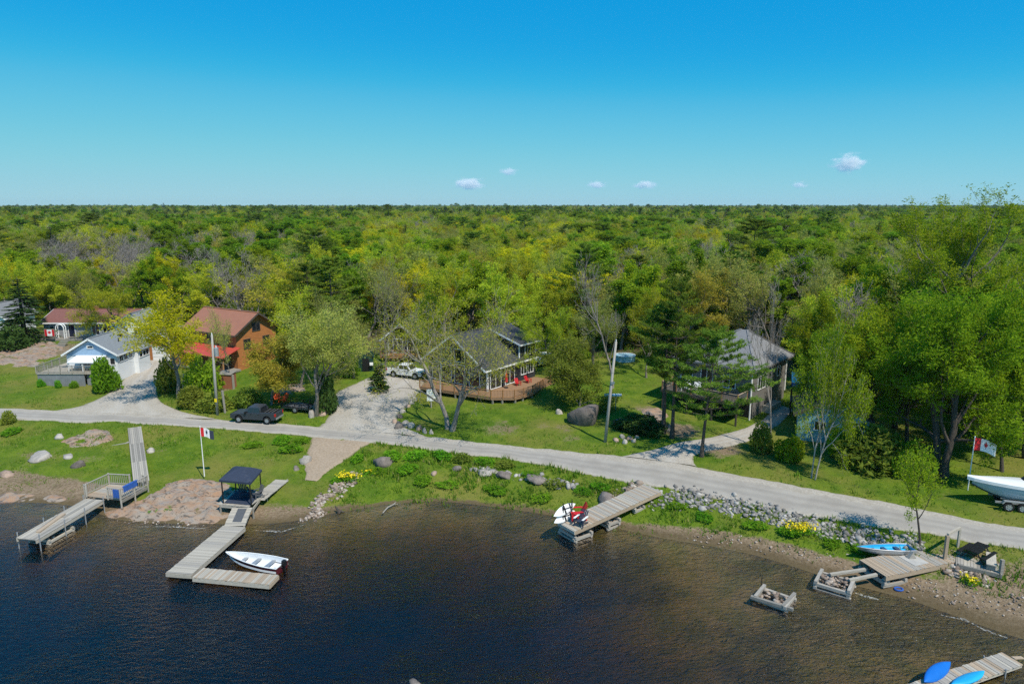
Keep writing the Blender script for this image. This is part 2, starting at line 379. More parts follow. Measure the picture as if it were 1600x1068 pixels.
# ---------------------------------------------------------------- terrain, road, drives, water
def ground_mat():
    m, nt, out = new_mat('ground')
    geo = nt.nodes.new('ShaderNodeNewGeometry'); pos = geo.outputs['Position']
    n_big = noise_n(nt, pos, 0.12, 4, .6); n_mid = noise_n(nt, pos, 0.7, 5, .65); n_fine = noise_n(nt, pos, 5.0, 4, .7); n_vf = noise_n(nt, pos, 22.0, 2, .6)
    g = mixc(nt, ramp(nt, n_mid, .35, .68), (0.075, 0.140, 0.010), (0.140, 0.200, 0.016))
    g = mixc(nt, math_n(nt, 'MULTIPLY', ramp(nt, n_big, .42, .68), .75), g, (0.215, 0.190, 0.045))
    g = mixc(nt, math_n(nt, 'MULTIPLY', ramp(nt, n_fine, .45, .75), .5), g, (0.035, 0.075, 0.010))
    g = mixc(nt, math_n(nt, 'MULTIPLY', ramp(nt, n_vf, .55, .8), .4), g, (0.19, 0.21, 0.06))
    dsum = math_n(nt, 'ADD', attr_n(nt, 'dirt'), math_n(nt, 'MULTIPLY', math_n(nt, 'SUBTRACT', math_n(nt, 'ADD', math_n(nt, 'MULTIPLY', n_mid, .6), math_n(nt, 'MULTIPLY', n_fine, .4)), .5), 1.5))
    dirt = mixc(nt, ramp(nt, n_fine, .3, .7), (0.155, 0.105, 0.062), (0.30, 0.225, 0.150))
    dirt = mixc(nt, math_n(nt, 'MULTIPLY', ramp(nt, n_vf, .55, .75), .5), dirt, (0.42, 0.36, 0.28))
    dirt = mixc(nt, math_n(nt, 'MULTIPLY', ramp(nt, n_mid, .5, .7), .45), dirt, (0.085, 0.075, 0.035))
    zz = nt.nodes.new('ShaderNodeSeparateXYZ'); nt.links.new(pos, zz.inputs[0])
    wet = math_n(nt, 'SUBTRACT', 1.0, ramp(nt, math_n(nt, 'ADD', zz.outputs[2], math_n(nt, 'MULTIPLY', math_n(nt, 'SUBTRACT', n_mid, .5), .35)), .02, .30))   # soaked silt by the water line
    dirt = mixc(nt, math_n(nt, 'MULTIPLY', wet, .75), dirt, (0.085, 0.062, 0.028))
    c = mixc(nt, ramp(nt, dsum, .35, .65), g, dirt)
    lit = mixc(nt, n_fine, (0.055, 0.045, 0.025), (0.115, 0.090, 0.045))
    lit = mixc(nt, ramp(nt, n_mid, .45, .65), lit, (0.045, 0.070, 0.016))
    lsum = math_n(nt, 'ADD', attr_n(nt, 'litter'), math_n(nt, 'MULTIPLY', math_n(nt, 'SUBTRACT', n_mid, .5), .8))
    c = mixc(nt, ramp(nt, lsum, .35, .65), c, lit)
    # lake bed: brown silt with patches of olive weed and darker holes
    bed = mixc(nt, ramp(nt, n_mid, .35, .65), (0.25, 0.195, 0.095), (0.165, 0.155, 0.055))
    bed = mixc(nt, math_n(nt, 'MULTIPLY', ramp(nt, n_fine, .5, .75), .5), bed, (0.28, 0.23, 0.14))
    bed = mixc(nt, math_n(nt, 'MULTIPLY', ramp(nt, n_big, .48, .62), .55), bed, (0.045, 0.040, 0.020))
    c = mixc(nt, attr_n(nt, 'bed'), c, bed)
    b = nd(nt, 'BsdfPrincipled', i_Roughness=.95); b.inputs['Specular IOR Level'].default_value = .1
    nt.links.new(c, b.inputs['Base Color'])
    h = math_n(nt, 'ADD', n_fine, math_n(nt, 'MULTIPLY', n_vf, .6))
    nt.links.new(bump_n(nt, h, .7, .12), b.inputs['Normal'])
    nt.links.new(b.outputs[0], out.inputs[0]); return m
def spread(a, b, step, far_lo, far_hi):
    mid = list(np.arange(a, b + step, step)); lo, hi = [], []
    s = step; x = a
    while x > far_lo: s *= 1.22; x -= s; lo.append(x)
    s = step; x = b
    while x < far_hi: s *= 1.22; x += s; hi.append(x)
    return np.array(lo[::-1] + mid + hi)
ROAD_LO = [(-500,640),(-150,650),(0,656),(100,658),(200,661),(300,666),(390,673),(480,681),(600,693),(700,704),(760,712),(830,724),(900,737),(1000,755),(1080,771),(1150,786),(1300,813),(1450,836),(1600,857),(1800,893),(2300,985)]
ROAD_HI = [(-500,622),(-150,633),(0,638),(100,641),(200,646),(300,651),(390,658),(480,664),(600,675),(700,684),(760,691),(830,699),(900,704),(1000,714),(1080,726),(1150,739),(1300,768),(1450,796),(1600,826),(1800,862),(2300,950)]
def edge_pts(lst, n):
    p = np.array([tuple(G(*q)[:2]) for q in lst]); s = np.concatenate([[0], np.cumsum(np.linalg.norm(np.diff(p, axis=0), axis=1))])
    t = np.linspace(0, s[-1], n)
    q = np.stack([np.interp(t, s, p[:, 0]), np.interp(t, s, p[:, 1])], 1)
    k = max(1, n // (len(lst) * 2)); ker = np.ones(2 * k + 1) / (2 * k + 1)
    for _ in range(2):
        qq = np.stack([np.convolve(np.pad(q[:, j], k, mode='edge'), ker, 'valid') for j in (0, 1)], 1)
        qq[0], qq[-1] = q[0], q[-1]; q = qq
    return q
STRIPS = {
 'road': (ROAD_LO, ROAD_HI, 420, 14, .035),
 'drive_left': ([(60,642),(120,637),(150,624),(180,606),(205,585),(232,563)], [(352,655),(275,642),(242,622),(246,600),(256,580),(258,563)], 70, 12, .05),
 'drive_mid': ([(496,667),(520,645),(524,612),(562,594),(592,583),(618,574)], [(672,683),(616,662),(628,640),(652,622),(664,602),(662,588)], 70, 14, .05),
 'drive_right': ([(970,712),(1014,702),(1058,690),(1110,682),(1168,668),(1222,634)], [(1092,728),(1066,714),(1110,702),(1160,694),(1204,672),(1238,640)], 70, 10, .05),
 'boat_ramp': ([(486,682),(484,696),(480,715),(474,735),(478,750)], [(584,691),(560,704),(534,722),(510,738),(496,752)], 40, 12, .05)}
rs = np.random.RandomState(5)
strip_geo = {}
for nm, (lo, hi, n, k, lift) in STRIPS.items():
    a, b = edge_pts(lo, n), edge_pts(hi, n)
    wob = lambda: np.convolve(rs.randn(n + 8), np.ones(9) / 9, 'valid')[:n, None] * 0.35
    d = (b - a) / np.linalg.norm(b - a, axis=1)[:, None]
    a = a + d * wob(); b = b + d * wob()
    t = np.linspace(0, 1, k)[None, :, None]
    strip_geo[nm] = (a[:, None] * (1 - t) + b[:, None] * t, lift)
def in_poly(P, poly):
    x, y = P[:, 0], P[:, 1]; c = np.zeros(len(P), bool); n = len(poly); j = n - 1
    for i in range(n):
        xi, yi = poly[i]; xj, yj = poly[j]
        m = ((yi > y) != (yj > y)) & (x < (xj - xi) * (y - yi) / (yj - yi + 1e-12) + xi)
        c ^= m; j = i
    return c
def strip_poly(nm):
    g = strip_geo[nm][0]; return np.concatenate([g[:, 0], g[::-1, -1]])
gx = spread(-76, 58, .45, -4400, 4400); gy = spread(27, 100, .45, -80, 4450)
GX, GY = np.meshgrid(gx, gy); fx, fy = GX.ravel(), GY.ravel()
fz = heights(fx, fy); P2 = np.stack([fx, fy], 1)
near = (np.abs(fx) < 130) & (fy < 130) & (fy > 20)
low = np.zeros(len(fx), bool)
for nm in strip_geo:
    low[near] |= in_poly(P2[near], strip_poly(nm))
# small lumps on open ground
lump = np.sin(fx * .9 + np.sin(fy * .7)) * np.sin(fy * 1.1 + 1.3) * .05 + np.sin(fx * 2.3 + 2) * np.sin(fy * 2.7) * .025
fz = fz + np.where(near & ~low & (fz > .15), lump, 0)
fz = np.where(low, fz - .09, fz)
zt = np.interp(fx, [-60, -45, -40, -30, -20, -16, -12, -8, 2, 8, 12, 18, 30, 45], [.7, .72, .6, .4, .4, .2, .02, .03, .08, .14, .25, .38, .42, .42])
dirt = 1 - _sm(-.12, .22, fz - zt)
for px, py, r, s in [(780,668,2.8,.62),(890,684,1.8,.5),(250,700,3,.38),(60,715,4,.42),(140,715,3,.4),(420,720,2.5,.35),(850,665,2,.45),(40,600,3,.35),(1480,775,2.5,.4),(1250,760,2,.4),(1120,700,3.0,.8),(880,668,2.0,.5),(350,608,1.8,.6),(100,545,5.0,.8),(60,548,4.5,.7),(20,552,4,.7),(1060,672,3.0,.8),(1010,640,2.0,.6),(1540,912,4.0,.9),(1580,925,4.0,.9),(820,795,2.0,.35),(520,690,3.0,.3)]:
    c = G(px, py); dirt = np.maximum(dirt, s * np.exp(-((fx - c.x) ** 2 + (fy - c.y) ** 2) / (r * r)))
FRONT_X = [-400, -120, -80, -46, -42, -30, -27, -14, -11, 4, 8, 18, 22, 33, 37, 46, 50, 70, 120, 400]
FRONT_Y = [122, 122, 122, 121, 105, 103, 95, 99, 101, 96, 93, 96, 92, 88, 78, 72, 62, 58, 60, 60]
def front_y(x): return np.interp(x, FRONT_X, FRONT_Y)
litter = _sm(-3, 2, fy - front_y(fx))
bedm = 1 - _sm(-.12, .04, fz)
nX = len(gx); idx = np.arange(len(fx)).reshape(len(gy), nX)
FQ = np.stack([idx[:-1, :-1].ravel(), idx[:-1, 1:].ravel(), idx[1:, 1:].ravel(), idx[1:, :-1].ravel()], 1)
gme = fast_mesh('ground', np.stack([fx, fy, fz], 1), FQ, [ground_mat()], {'dirt': ('POINT', dirt), 'litter': ('POINT', litter), 'bed': ('POINT', bedm)}, smooth=True)
tag(link('ground', gme), 'grassy lakeside ground running back under the forest', 'ground', kind='structure')

def track_mat(name, edge_mix):
    m, nt, out = new_mat(name)
    pos = nt.nodes.new('ShaderNodeNewGeometry').outputs['Position']; acr = attr_n(nt, 'across')
    nm_ = noise_n(nt, pos, .5, 5, .65); nf = noise_n(nt, pos, 6, 4, .7); nv = noise_n(nt, pos, 40, 2, .6)
    gravel = mixc(nt, ramp(nt, nf, .3, .7), (0.31, 0.275, 0.23), (0.45, 0.41, 0.355))
    gravel = mixc(nt, math_n(nt, 'MULTIPLY', ramp(nt, nm_, .45, .75), .5), gravel, (0.25, 0.22, 0.18))
    if edge_mix == 'road':
        tar = mixc(nt, ramp(nt, nm_, .3, .7), (0.305, 0.277, 0.243), (0.38, 0.35, 0.31))
        tar = mixc(nt, math_n(nt, 'MULTIPLY', ramp(nt, nf, .5, .8), .35), tar, (0.44, 0.41, 0.37))
        wheel = nt.nodes.new('ShaderNodeFloatCurve'); nt.links.new(acr, wheel.inputs['Value'])
        cu = wheel.mapping.curves[0]; cu.points[0].location = (0, .1); cu.points[1].location = (1, .1)
        for x_, y_ in ((.2, .2), (.3, .75), (.4, .25), (.52, .75), (.6, .15)): cu.points.new(x_, y_)
        wheel.mapping.update()
        tar = mixc(nt, math_n(nt, 'MULTIPLY', wheel.outputs[0], .6), tar, (0.225, 0.207, 0.187))
        e = math_n(nt, 'ADD', math_n(nt, 'ABSOLUTE', math_n(nt, 'SUBTRACT', acr, .40)), math_n(nt, 'MULTIPLY', math_n(nt, 'SUBTRACT', nm_, .5), .22))
        c = mixc(nt, ramp(nt, e, .27, .36), tar, gravel)
    elif edge_mix == 'sand':
        c = mixc(nt, ramp(nt, nf, .3, .7), (0.285, 0.215, 0.15), (0.40, 0.315, 0.235))
        c = mixc(nt, math_n(nt, 'MULTIPLY', ramp(nt, nm_, .5, .75), .5), c, (0.24, 0.185, 0.125))
    else:
        c = gravel
        for ctr in (.36, .62):
            d_ = math_n(nt, 'ABSOLUTE', math_n(nt, 'SUBTRACT', acr, ctr))
            c = mixc(nt, math_n(nt, 'MULTIPLY', math_n(nt, 'SUBTRACT', 1.0, ramp(nt, d_, .02, .1)), .3), c, (0.47, 0.45, 0.42))
    c = mixc(nt, math_n(nt, 'MULTIPLY', ramp(nt, nv, .55, .75), .3), c, (0.13, 0.12, 0.11))
    edge = math_n(nt, 'ADD', math_n(nt, 'ABSOLUTE', math_n(nt, 'SUBTRACT', acr, .5)), math_n(nt, 'MULTIPLY', math_n(nt, 'SUBTRACT', nf, .5), .12))
    c = mixc(nt, math_n(nt, 'MULTIPLY', ramp(nt, edge, .455, .5), .75), c, (0.12, 0.13, 0.045))
    b = nd(nt, 'BsdfPrincipled', i_Roughness=.95); b.inputs['Specular IOR Level'].default_value = .12
    nt.links.new(c, b.inputs['Base Color'])
    nt.links.new(bump_n(nt, math_n(nt, 'ADD', nf, nv), .35, .03), b.inputs['Normal'])
    nt.links.new(b.outputs[0], out.inputs[0]); return m
TM = {'road': track_mat('road_surface', 'road'), 'gravel': track_mat('gravel_surface', 'gravel'), 'sand': track_mat('sand_surface', 'sand')}
STRIP_INFO = {'road': ('road', 'road', 'narrow grey road along the shore from edge to edge', 'road'),
 'drive_left': ('driveway', 'gravel', 'gravel driveway beside the blue and white cottage', 'driveway'),
 'drive_mid': ('driveway', 'gravel', 'wide gravel driveway beside the charcoal cottage', 'driveway'),
 'drive_right': ('driveway', 'gravel', 'shaded gravel driveway up to the grey hip-roofed house', 'driveway'),
 'boat_ramp': ('boat_ramp', 'sand', 'sandy boat ramp from the road down to the grass', 'ramp')}
for nm, (g, lift) in strip_geo.items():
    n, k, _ = g.shape
    xy = g.reshape(-1, 2); z = heights(xy[:, 0], xy[:, 1])
    u = np.tile(np.linspace(0, 1, k), n); v = np.repeat(np.linspace(0, 1, n), k)
    z = z + lift * np.where(nm == 'road', 1.0, .75) - .10 * np.clip((np.abs(u - .5) - .46) / .04, 0, 1)
    if nm != 'road': z = z - .03 * (v < .06)
    ii = np.arange(n * k).reshape(n, k)
    Q = np.stack([ii[:-1, :-1].ravel(), ii[1:, :-1].ravel(), ii[1:, 1:].ravel(), ii[:-1, 1:].ravel()], 1)
    nme, mk, lab, cat = STRIP_INFO[nm]
    me = fast_mesh(nme, np.stack([xy[:, 0], xy[:, 1], z], 1), Q, [TM[mk]], {'across': ('POINT', u)}, smooth=True)
    tag(link(nme, me), lab, cat, kind='structure')

def water_mat():
    m, nt, out = new_mat('lake_water')
    pos = nt.nodes.new('ShaderNodeNewGeometry').outputs['Position']
    v1 = mapped(nt, pos, (.6, 1.35, 1), (0, 0, math.radians(24))); v2 = mapped(nt, pos, (.6, 1.2, 1), (0, 0, math.radians(-12)))
    n1 = noise_n(nt, v1, 2.3, 4, .62, .7); n2 = noise_n(nt, v2, 5.2, 3, .6, .5); n3 = noise_n(nt, pos, .06, 3, .6)
    calm = ramp(nt, n3, .38, .62)
    h = math_n(nt, 'ADD', n1, math_n(nt, 'MULTIPLY', n2, .42))
    h = math_n(nt, 'MULTIPLY', h, math_n(nt, 'ADD', math_n(nt, 'MULTIPLY', calm, .8), .4))
    bp = bump_n(nt, h, 1.0, .125)
    fr = nd(nt, 'Fresnel', i_IOR=1.6); nt.links.new(bp, fr.inputs['Normal'])
    gl = nd(nt, 'BsdfGlossy', i_Roughness=.12); nt.links.new(bp, gl.inputs['Normal'])
    tr = nd(nt, 'BsdfTransparent'); mx = nd(nt, 'MixShader')
    nt.links.new(fr.outputs[0], mx.inputs[0]); nt.links.new(tr.outputs[0], mx.inputs[1]); nt.links.new(gl.outputs[0], mx.inputs[2])
    nt.links.new(mx.outputs[0], out.inputs['Surface'])
    va = nd(nt, 'VolumeAbsorption', i_Density=.76); va.inputs['Color'].default_value = (0.62, 0.50, 0.26, 1)
    nt.links.new(va.outputs[0], out.inputs['Volume']); return m
wb = MB(); wb.box(-900, 900, -75, 84, -6.5, 0)
tag(wb.build('lake_water', water_mat()), 'dark rippled lake water filling the foreground', 'water', kind='structure')
# ---------------------------------------------------------------- trees
def perp(d, az):
    a = Vector((0, 0, 1)) if abs(d.z) < .9 else Vector((1, 0, 0))
    x = d.cross(a).normalized(); y = d.cross(x)
    return x * math.cos(az) + y * math.sin(az)
def skeleton(rng, H, p):
    """segments (a, b, ra, rb, level) and leaf points of a broad-leaved tree H tall"""
    segs, tips = [], []
    maxl = p['levels']
    def grow(pos, d, L, r, lev):
        n = 5 if lev == 0 else (4 if lev < 3 else 3)
        r1 = r * (.62 if lev == 0 else .35); az = rng.uniform(0, 6.3)
        for i in range(n):
            ra = r + (r1 - r) * i / n; rb = r + (r1 - r) * (i + 1) / n
            d = (d + Vector((rng.gauss(0, 1), rng.gauss(0, 1), rng.gauss(0, 1))) * p['gnarl'] + Vector((0, 0, p['up'] * (.4 if lev == 0 else 1)))).normalized()
            q = pos + d * (L / n); segs.append((pos, q, ra, rb, lev)); pos = q
            if lev >= maxl - 1: tips.append(pos + Vector((rng.gauss(0, .1), rng.gauss(0, .1), rng.gauss(0, .1))))
            if lev < maxl and (lev > 0 and i >= 1 or lev == 0 and (i + 1) / n > p['clear']):
                for _ in range(p['kids'][lev]):
                    if rng.random() > p['prob']: continue
                    az += 2.4 + rng.uniform(-.4, .4); ang = math.radians(rng.uniform(*p['angle']))
                    dd = (d * math.cos(ang) + perp(d, az) * math.sin(ang)).normalized()
                    grow(pos, dd, L * rng.uniform(*p['ratio']) * (p['l0'] if lev == 0 else 1) * (1 - .25 * i / n), rb * .58, lev + 1)
        if lev < maxl:
            for s in range(2):
                az += 2.6; ang = math.radians(rng.uniform(14, 36)); dd = (d * math.cos(ang) + perp(d, az) * math.sin(ang)).normalized()
                grow(pos, dd, L * rng.uniform(*p['ratio']) * (p['l0'] if lev == 0 else 1), r1 * .8, lev + 1)
    lean = Vector((rng.gauss(0, p.get('lean', .04)), rng.gauss(0, p.get('lean', .04)), 1)).normalized()
    for k in range(p.get('stems', 1)):
        dd = lean if p.get('stems', 1) == 1 else (lean + perp(lean, k * 6.28 / p['stems'] + .6) * .16).normalized()
        grow(Vector((0, 0, -.25)) + (perp(lean, k * 6.28 / p['stems'] + .6) * .28 if p.get('stems', 1) > 1 else Vector()), dd, H * p['bole'], H * p['rad'], 0)
    top = max(s[1].z for s in segs); k = H / top
    segs = [(a * k, b * k, ra, rb, l) for a, b, ra, rb, l in segs]; tips = [t * k for t in tips]
    return segs, tips
def tubes(segs, rmin=.0, flare=True):
    V, Fq, base = [], [], 0
    for a, b, ra, rb, lev in segs:
        if max(ra, rb) < rmin: continue
        n = 8 if lev == 0 else (5 if lev == 1 else (4 if lev == 2 else 3))
        d = (b - a); 
        if d.length < 1e-5: continue
        d.normalize(); x = perp(d, 0); y = d.cross(x); e = d * (ra * .3)
        if flare and lev == 0 and a.z < .1: ra = ra * 1.45
        for c, r in ((a - e, ra), (b + e, rb)):
            for k in range(n):
                t = 2 * math.pi * k / n; w = x * (math.cos(t) * r) + y * (math.sin(t) * r); V.append((c.x + w.x, c.y + w.y, c.z + w.z))
        Fq += [(base + k, base + (k + 1) % n, base + n + (k + 1) % n, base + n + k) for k in range(n)]
        base += 2 * n
    return np.array(V), np.array(Fq)
def leaves(npr, C, size, aspect=.7, flat=.3, shade=None, axis=None):
    """one small rhombic face per centre"""
    n = len(C); u = npr.randn(n, 3); u[:, 2] *= (1 - flat) if axis is None else 1
    if axis is not None: u = axis + npr.randn(n, 3) * .25
    u /= np.linalg.norm(u, axis=1)[:, None]
    w = npr.randn(n, 3); w[:, 2] *= (1 - flat); v = np.cross(u, w); v /= np.linalg.norm(v, axis=1)[:, None] + 1e-9
    s = (size * npr.uniform(.6, 1.3, n))[:, None]
    V = np.stack([C - u * s, C + v * s * aspect * .5 - u * s * .1, C + u * s, C - v * s * aspect * .5 - u * s * .1], 1).reshape(-1, 3)
    F = np.arange(4 * n).reshape(n, 4)
    sh = npr.uniform(0, 1, n) if shade is None else np.clip(shade + npr.uniform(-.35, .35, n), 0, 1)
    return V, F, sh
BROAD = {
 'oak':    dict(levels=3, gnarl=.17, up=.05, kids=[2, 1, 1], prob=.8, angle=(38, 72), ratio=(.52, .74), l0=.95, bole=.48, clear=.5, rad=.016, bark='bark_grey', leaf='oak', n=29, spread=0.45, size=0.112),
 'olive':  dict(levels=3, gnarl=.16, up=.07, kids=[2, 1, 1], prob=.8, angle=(32, 62), ratio=(.52, .74), l0=.9, bole=.5, clear=.45, rad=.016, bark='bark_grey', leaf='olive', n=19, spread=0.43, size=0.097),
 'gold':   dict(levels=3, gnarl=.16, up=.05, kids=[2, 1, 1], prob=.85, angle=(38, 70), ratio=(.5, .72), l0=.95, bole=.46, clear=.45, rad=.015, bark='bark_grey', leaf='gold', n=31, spread=0.43, size=0.108),
 'russet': dict(levels=3, gnarl=.15, up=.05, kids=[2, 1, 1], prob=.8, angle=(38, 66), ratio=(.5, .72), l0=.9, bole=.48, clear=.45, rad=.015, bark='bark_grey', leaf='russet', n=22, spread=0.43, size=0.101),
 'poplar': dict(levels=3, gnarl=.10, up=.16, kids=[2, 1, 1], prob=.85, angle=(24, 46), ratio=(.42, .58), l0=.72, bole=.72, clear=.3, rad=.012, bark='bark_grey', leaf='poplar', n=31, spread=0.36, size=0.115),
 'maple':  dict(levels=3, gnarl=.14, up=.07, kids=[2, 1, 1], prob=.9, angle=(34, 66), ratio=(.5, .72), l0=.95, bole=.48, clear=.3, rad=.017, bark='bark_dark', leaf='maple', n=37, spread=0.45, size=0.122),
 'bare':   dict(levels=4, gnarl=.15, up=.10, kids=[2, 1, 1, 1], prob=.72, angle=(26, 52), ratio=(.48, .68), l0=.8, bole=.58, clear=.35, rad=.013, bark='twig_grey', leaf=None, n=0, spread=0.00, size=0),
}
def broad_meshes(kind, seed, H=13.0, lm=1.0, sm=1.0, **over):
    p = dict(BROAD[kind]); p.update(over)
    rng = random.Random(seed); npr = np.random.RandomState(seed)
    segs, tips = skeleton(rng, H, p)
    if p['leaf'] is None:
        thick = [s for s in segs if s[4] < 2]; thin = [(a, b, max(ra, .018), max(rb, .012), l) for a, b, ra, rb, l in segs if s_l(l)]
        tv, tf = tubes(thick); cv, cf = tubes(thin)
        return (fast_mesh('trunk', tv, tf, [M[p['bark']]], smooth=True), fast_mesh('crown', cv, cf, [M['twig_grey']], {'leaf': ('FACE', np.zeros(len(cf)))}))
    tv, tf = tubes([(a, b, max(ra, .014), max(rb, .010), l) for a, b, ra, rb, l in segs])
    T = np.array([tuple(t) for t in tips]); n = max(1, int(p['n'] * lm))
    cl = npr.uniform(0, 1, len(T))
    C = np.repeat(T, n, 0) + npr.randn(len(T) * n, 3) * np.array([1, 1, .7]) * p['spread'] * .6
    lv, lf, sh = leaves(npr, C, p['size'] * sm, shade=np.repeat(cl, n))
    return (fast_mesh('trunk', tv, tf, [M[p['bark']]], smooth=True), fast_mesh('crown', lv, lf, [LEAF[p['leaf']]], {'leaf': ('FACE', sh)}))
def s_l(l): return l >= 2
def spruce_meshes(seed, H=12.0, W_=.22, dens=1.0):
    rng = random.Random(seed); npr = np.random.RandomState(seed); segs = [(Vector((0, 0, -.2)), Vector((0, 0, H)), H * .014, .02, 0)]; C, A = [], []
    z = H * .07
    while z < H * .985:
        R = H * W_ * (1 - z / H) ** .85 + .12
        for k in range(rng.randint(5, 7)):
            az = rng.uniform(0, 6.3); L = R * rng.uniform(.7, 1.12); dr = rng.uniform(-.42, -.1) + .35 * z / H
            d = Vector((math.cos(az), math.sin(az), dr)).normalized(); a = Vector((0, 0, z)); b = a + d * L; segs.append((a, b, .03, .008, 3))
            m = max(4, int(L * 15 * dens))
            for i in range(m):
                t = (i + rng.random()) / m; q = a + d * (L * (.15 + .85 * t)) + Vector((0, 0, -.12 * t))
                sd = perp(d, 0) * rng.uniform(-1, 1) * (.16 + .34 * (1 - t) * L * .5); q = q + sd; C.append(tuple(q)); A.append(tuple((d + sd * .8 + Vector((0, 0, -.2))).normalized()))
        z += H * .02 + .13
    tv, tf = tubes(segs); lv, lf, sh = leaves(npr, np.array(C), .26, .5, axis=np.array(A))
    return fast_mesh('trunk', tv, tf, [M['bark_dark']], smooth=True), fast_mesh('crown', lv, lf, [LEAF['spruce']], {'leaf': ('FACE', sh)})
def pine_meshes(seed, H=17.0, lean=(0, 0), clear=.28, R0=.30, top=.35):
    """white pine: level plates of needle tufts with air between them"""
    rng = random.Random(seed); npr = np.random.RandomState(seed); segs = []; C, A, S = [], [], []
    pts = [Vector((lean[0] * (i / 8) ** 1.4, lean[1] * (i / 8) ** 1.4, -.25 + (H + .25) * i / 8)) for i in range(9)]
    for i in range(8): segs.append((pts[i], pts[i+1], H * .0165 * (1 - i / 8.6), H * .0165 * (1 - (i + 1) / 8.6), 0))
    z = H * clear
    while z < H * .97:
        f = (z / H - clear) / (1 - clear); R = H * R0 * (math.sin(min(1, (f + .25) / (top + .25)) * math.pi / 2) if f < top else (1 - (f - top) / (1 - top)) ** .7) + .3
        i = min(7, int(z / H * 8)); c0 = pts[i].lerp(pts[i+1], z / H * 8 - i); az = rng.uniform(0, 6.3)
        for k in range(rng.randint(3, 5)):
            az += 6.28 / 4 + rng.uniform(-.5, .5); L = R * rng.uniform(.55, 1.15)
            d = Vector((math.cos(az), math.sin(az), rng.uniform(.0, .28) + .3 * f)).normalized(); a = c0
            prev = a; 
            for j in range(4):
                b = a + d * (L * (j + 1) / 4) + Vector((0, 0, .06 * L * ((j + 1) / 4) ** 2)); segs.append((prev, b, .07 * (1 - j / 4.4) * (1.2 - f), .07 * (1 - (j + 1) / 4.4) * (1.2 - f), 2)); prev = b
                if j == 0 and L > 1.6: continue
                for s in range(4):
                    sd = perp(d, 0) * rng.uniform(-1, 1) * L * .30 + d * rng.uniform(-.1, .25) * L; tip = b + sd + Vector((0, 0, rng.uniform(.05, .3)))
                    segs.append((b, tip, .022, .008, 3)); sh = rng.random()
                    for _ in range(25):
                        t = rng.uniform(.3, 1.05); q = b.lerp(tip, t) + Vector((rng.gauss(0, .16), rng.gauss(0, .16), rng.gauss(.06, .07)))
                        C.append(tuple(q)); A.append(tuple((sd * .8 + Vector((rng.gauss(0, .5), rng.gauss(0, .5), .45))).normalized())); S.append(sh)
        z += H * rng.uniform(.045, .075)
    tv, tf = tubes(segs); lv, lf, sh = leaves(npr, np.array(C), .24, .30, axis=np.array(A), shade=np.array(S))
    return fast_mesh('trunk', tv, tf, [M['bark_dark']], smooth=True), fast_mesh('crown', lv, lf, [LEAF['pine']], {'leaf': ('FACE', sh)})
def shrub_meshes(seed, leaf='shrub', R=1.0, H=1.0, n=1500, size=.11, hollow=.45):
    """round bush: stems and a lumpy shell of leaves, unit radius and height"""
    rng = random.Random(seed); npr = np.random.RandomState(seed); segs = []
    d = npr.randn(n, 3); d /= np.linalg.norm(d, axis=1)[:, None]; d[:, 2] = np.abs(d[:, 2]) * 1.0
    lob = npr.randn(14, 3); lob /= np.linalg.norm(lob, axis=1)[:, None]; lob[:, 2] = np.abs(lob[:, 2])
    bulge = np.max(np.clip(d @ lob.T, 0, 1) ** 8, axis=1)
    r = (hollow + (1 - hollow) * npr.uniform(0, 1, n) ** .5) * (.62 + .45 * bulge)
    C = d * r[:, None] * np.array([R, R, H]) + np.array([0, 0, .06 * H])
    for k in range(9):
        e = C[rng.randrange(n)]; segs.append((Vector((rng.gauss(0, .06), rng.gauss(0, .06), -.05)), Vector(e), .028, .01, 3))
    tv, tf = tubes(segs); lv, lf, sh = leaves(npr, C, size, shade=bulge)
    return fast_mesh('stem', tv, tf, [M['bark_dark']]), fast_mesh('foliage', lv, lf, [LEAF[leaf]], {'leaf': ('FACE', sh)})
def put_tree(name, meshes, loc, scale=(1, 1, 1), rz=0, label=None, cat='tree', group=None, parts=('trunk', 'crown'), tilt=(0, 0)):
    t = thing(name, loc, rz, label, cat, group); t.scale = scale; t.rotation_euler = (tilt[0], tilt[1], rz)
    link(parts[0], meshes[0], t); link(parts[1], meshes[1], t); return t
def extent(me):
    co = np.empty(len(me.vertices) * 3, np.float32); me.vertices.foreach_get('co', co); co = co.reshape(-1, 3)
    return np.percentile(np.abs(co[:, :2]), 97), co[:, 2].max()
def hero(name, meshes, base, top_py, width_px, label, rz=0, group=None, tilt=(0, 0), cat='tree', parts=('trunk', 'crown')):
    """stand a tree on the ground at base=(px,py) so that it reaches row top_py and its crown spans width_px"""
    p = G(*base); h = z_over(p, top_py) - p.z; s = px_scale(p + Vector((0, 0, h * .6)))
    r, t = extent(meshes[1]); t = max(t, extent(meshes[0])[1])
    return put_tree(name, meshes, p - Vector((0, 0, .05)), (width_px / s / 2 / r,) * 2 + (h / t,), rz, label, cat, group, parts, tilt)

NAMES = {'maple': 'maple_tree', 'olive': 'ash_tree', 'oak': 'oak_tree'}
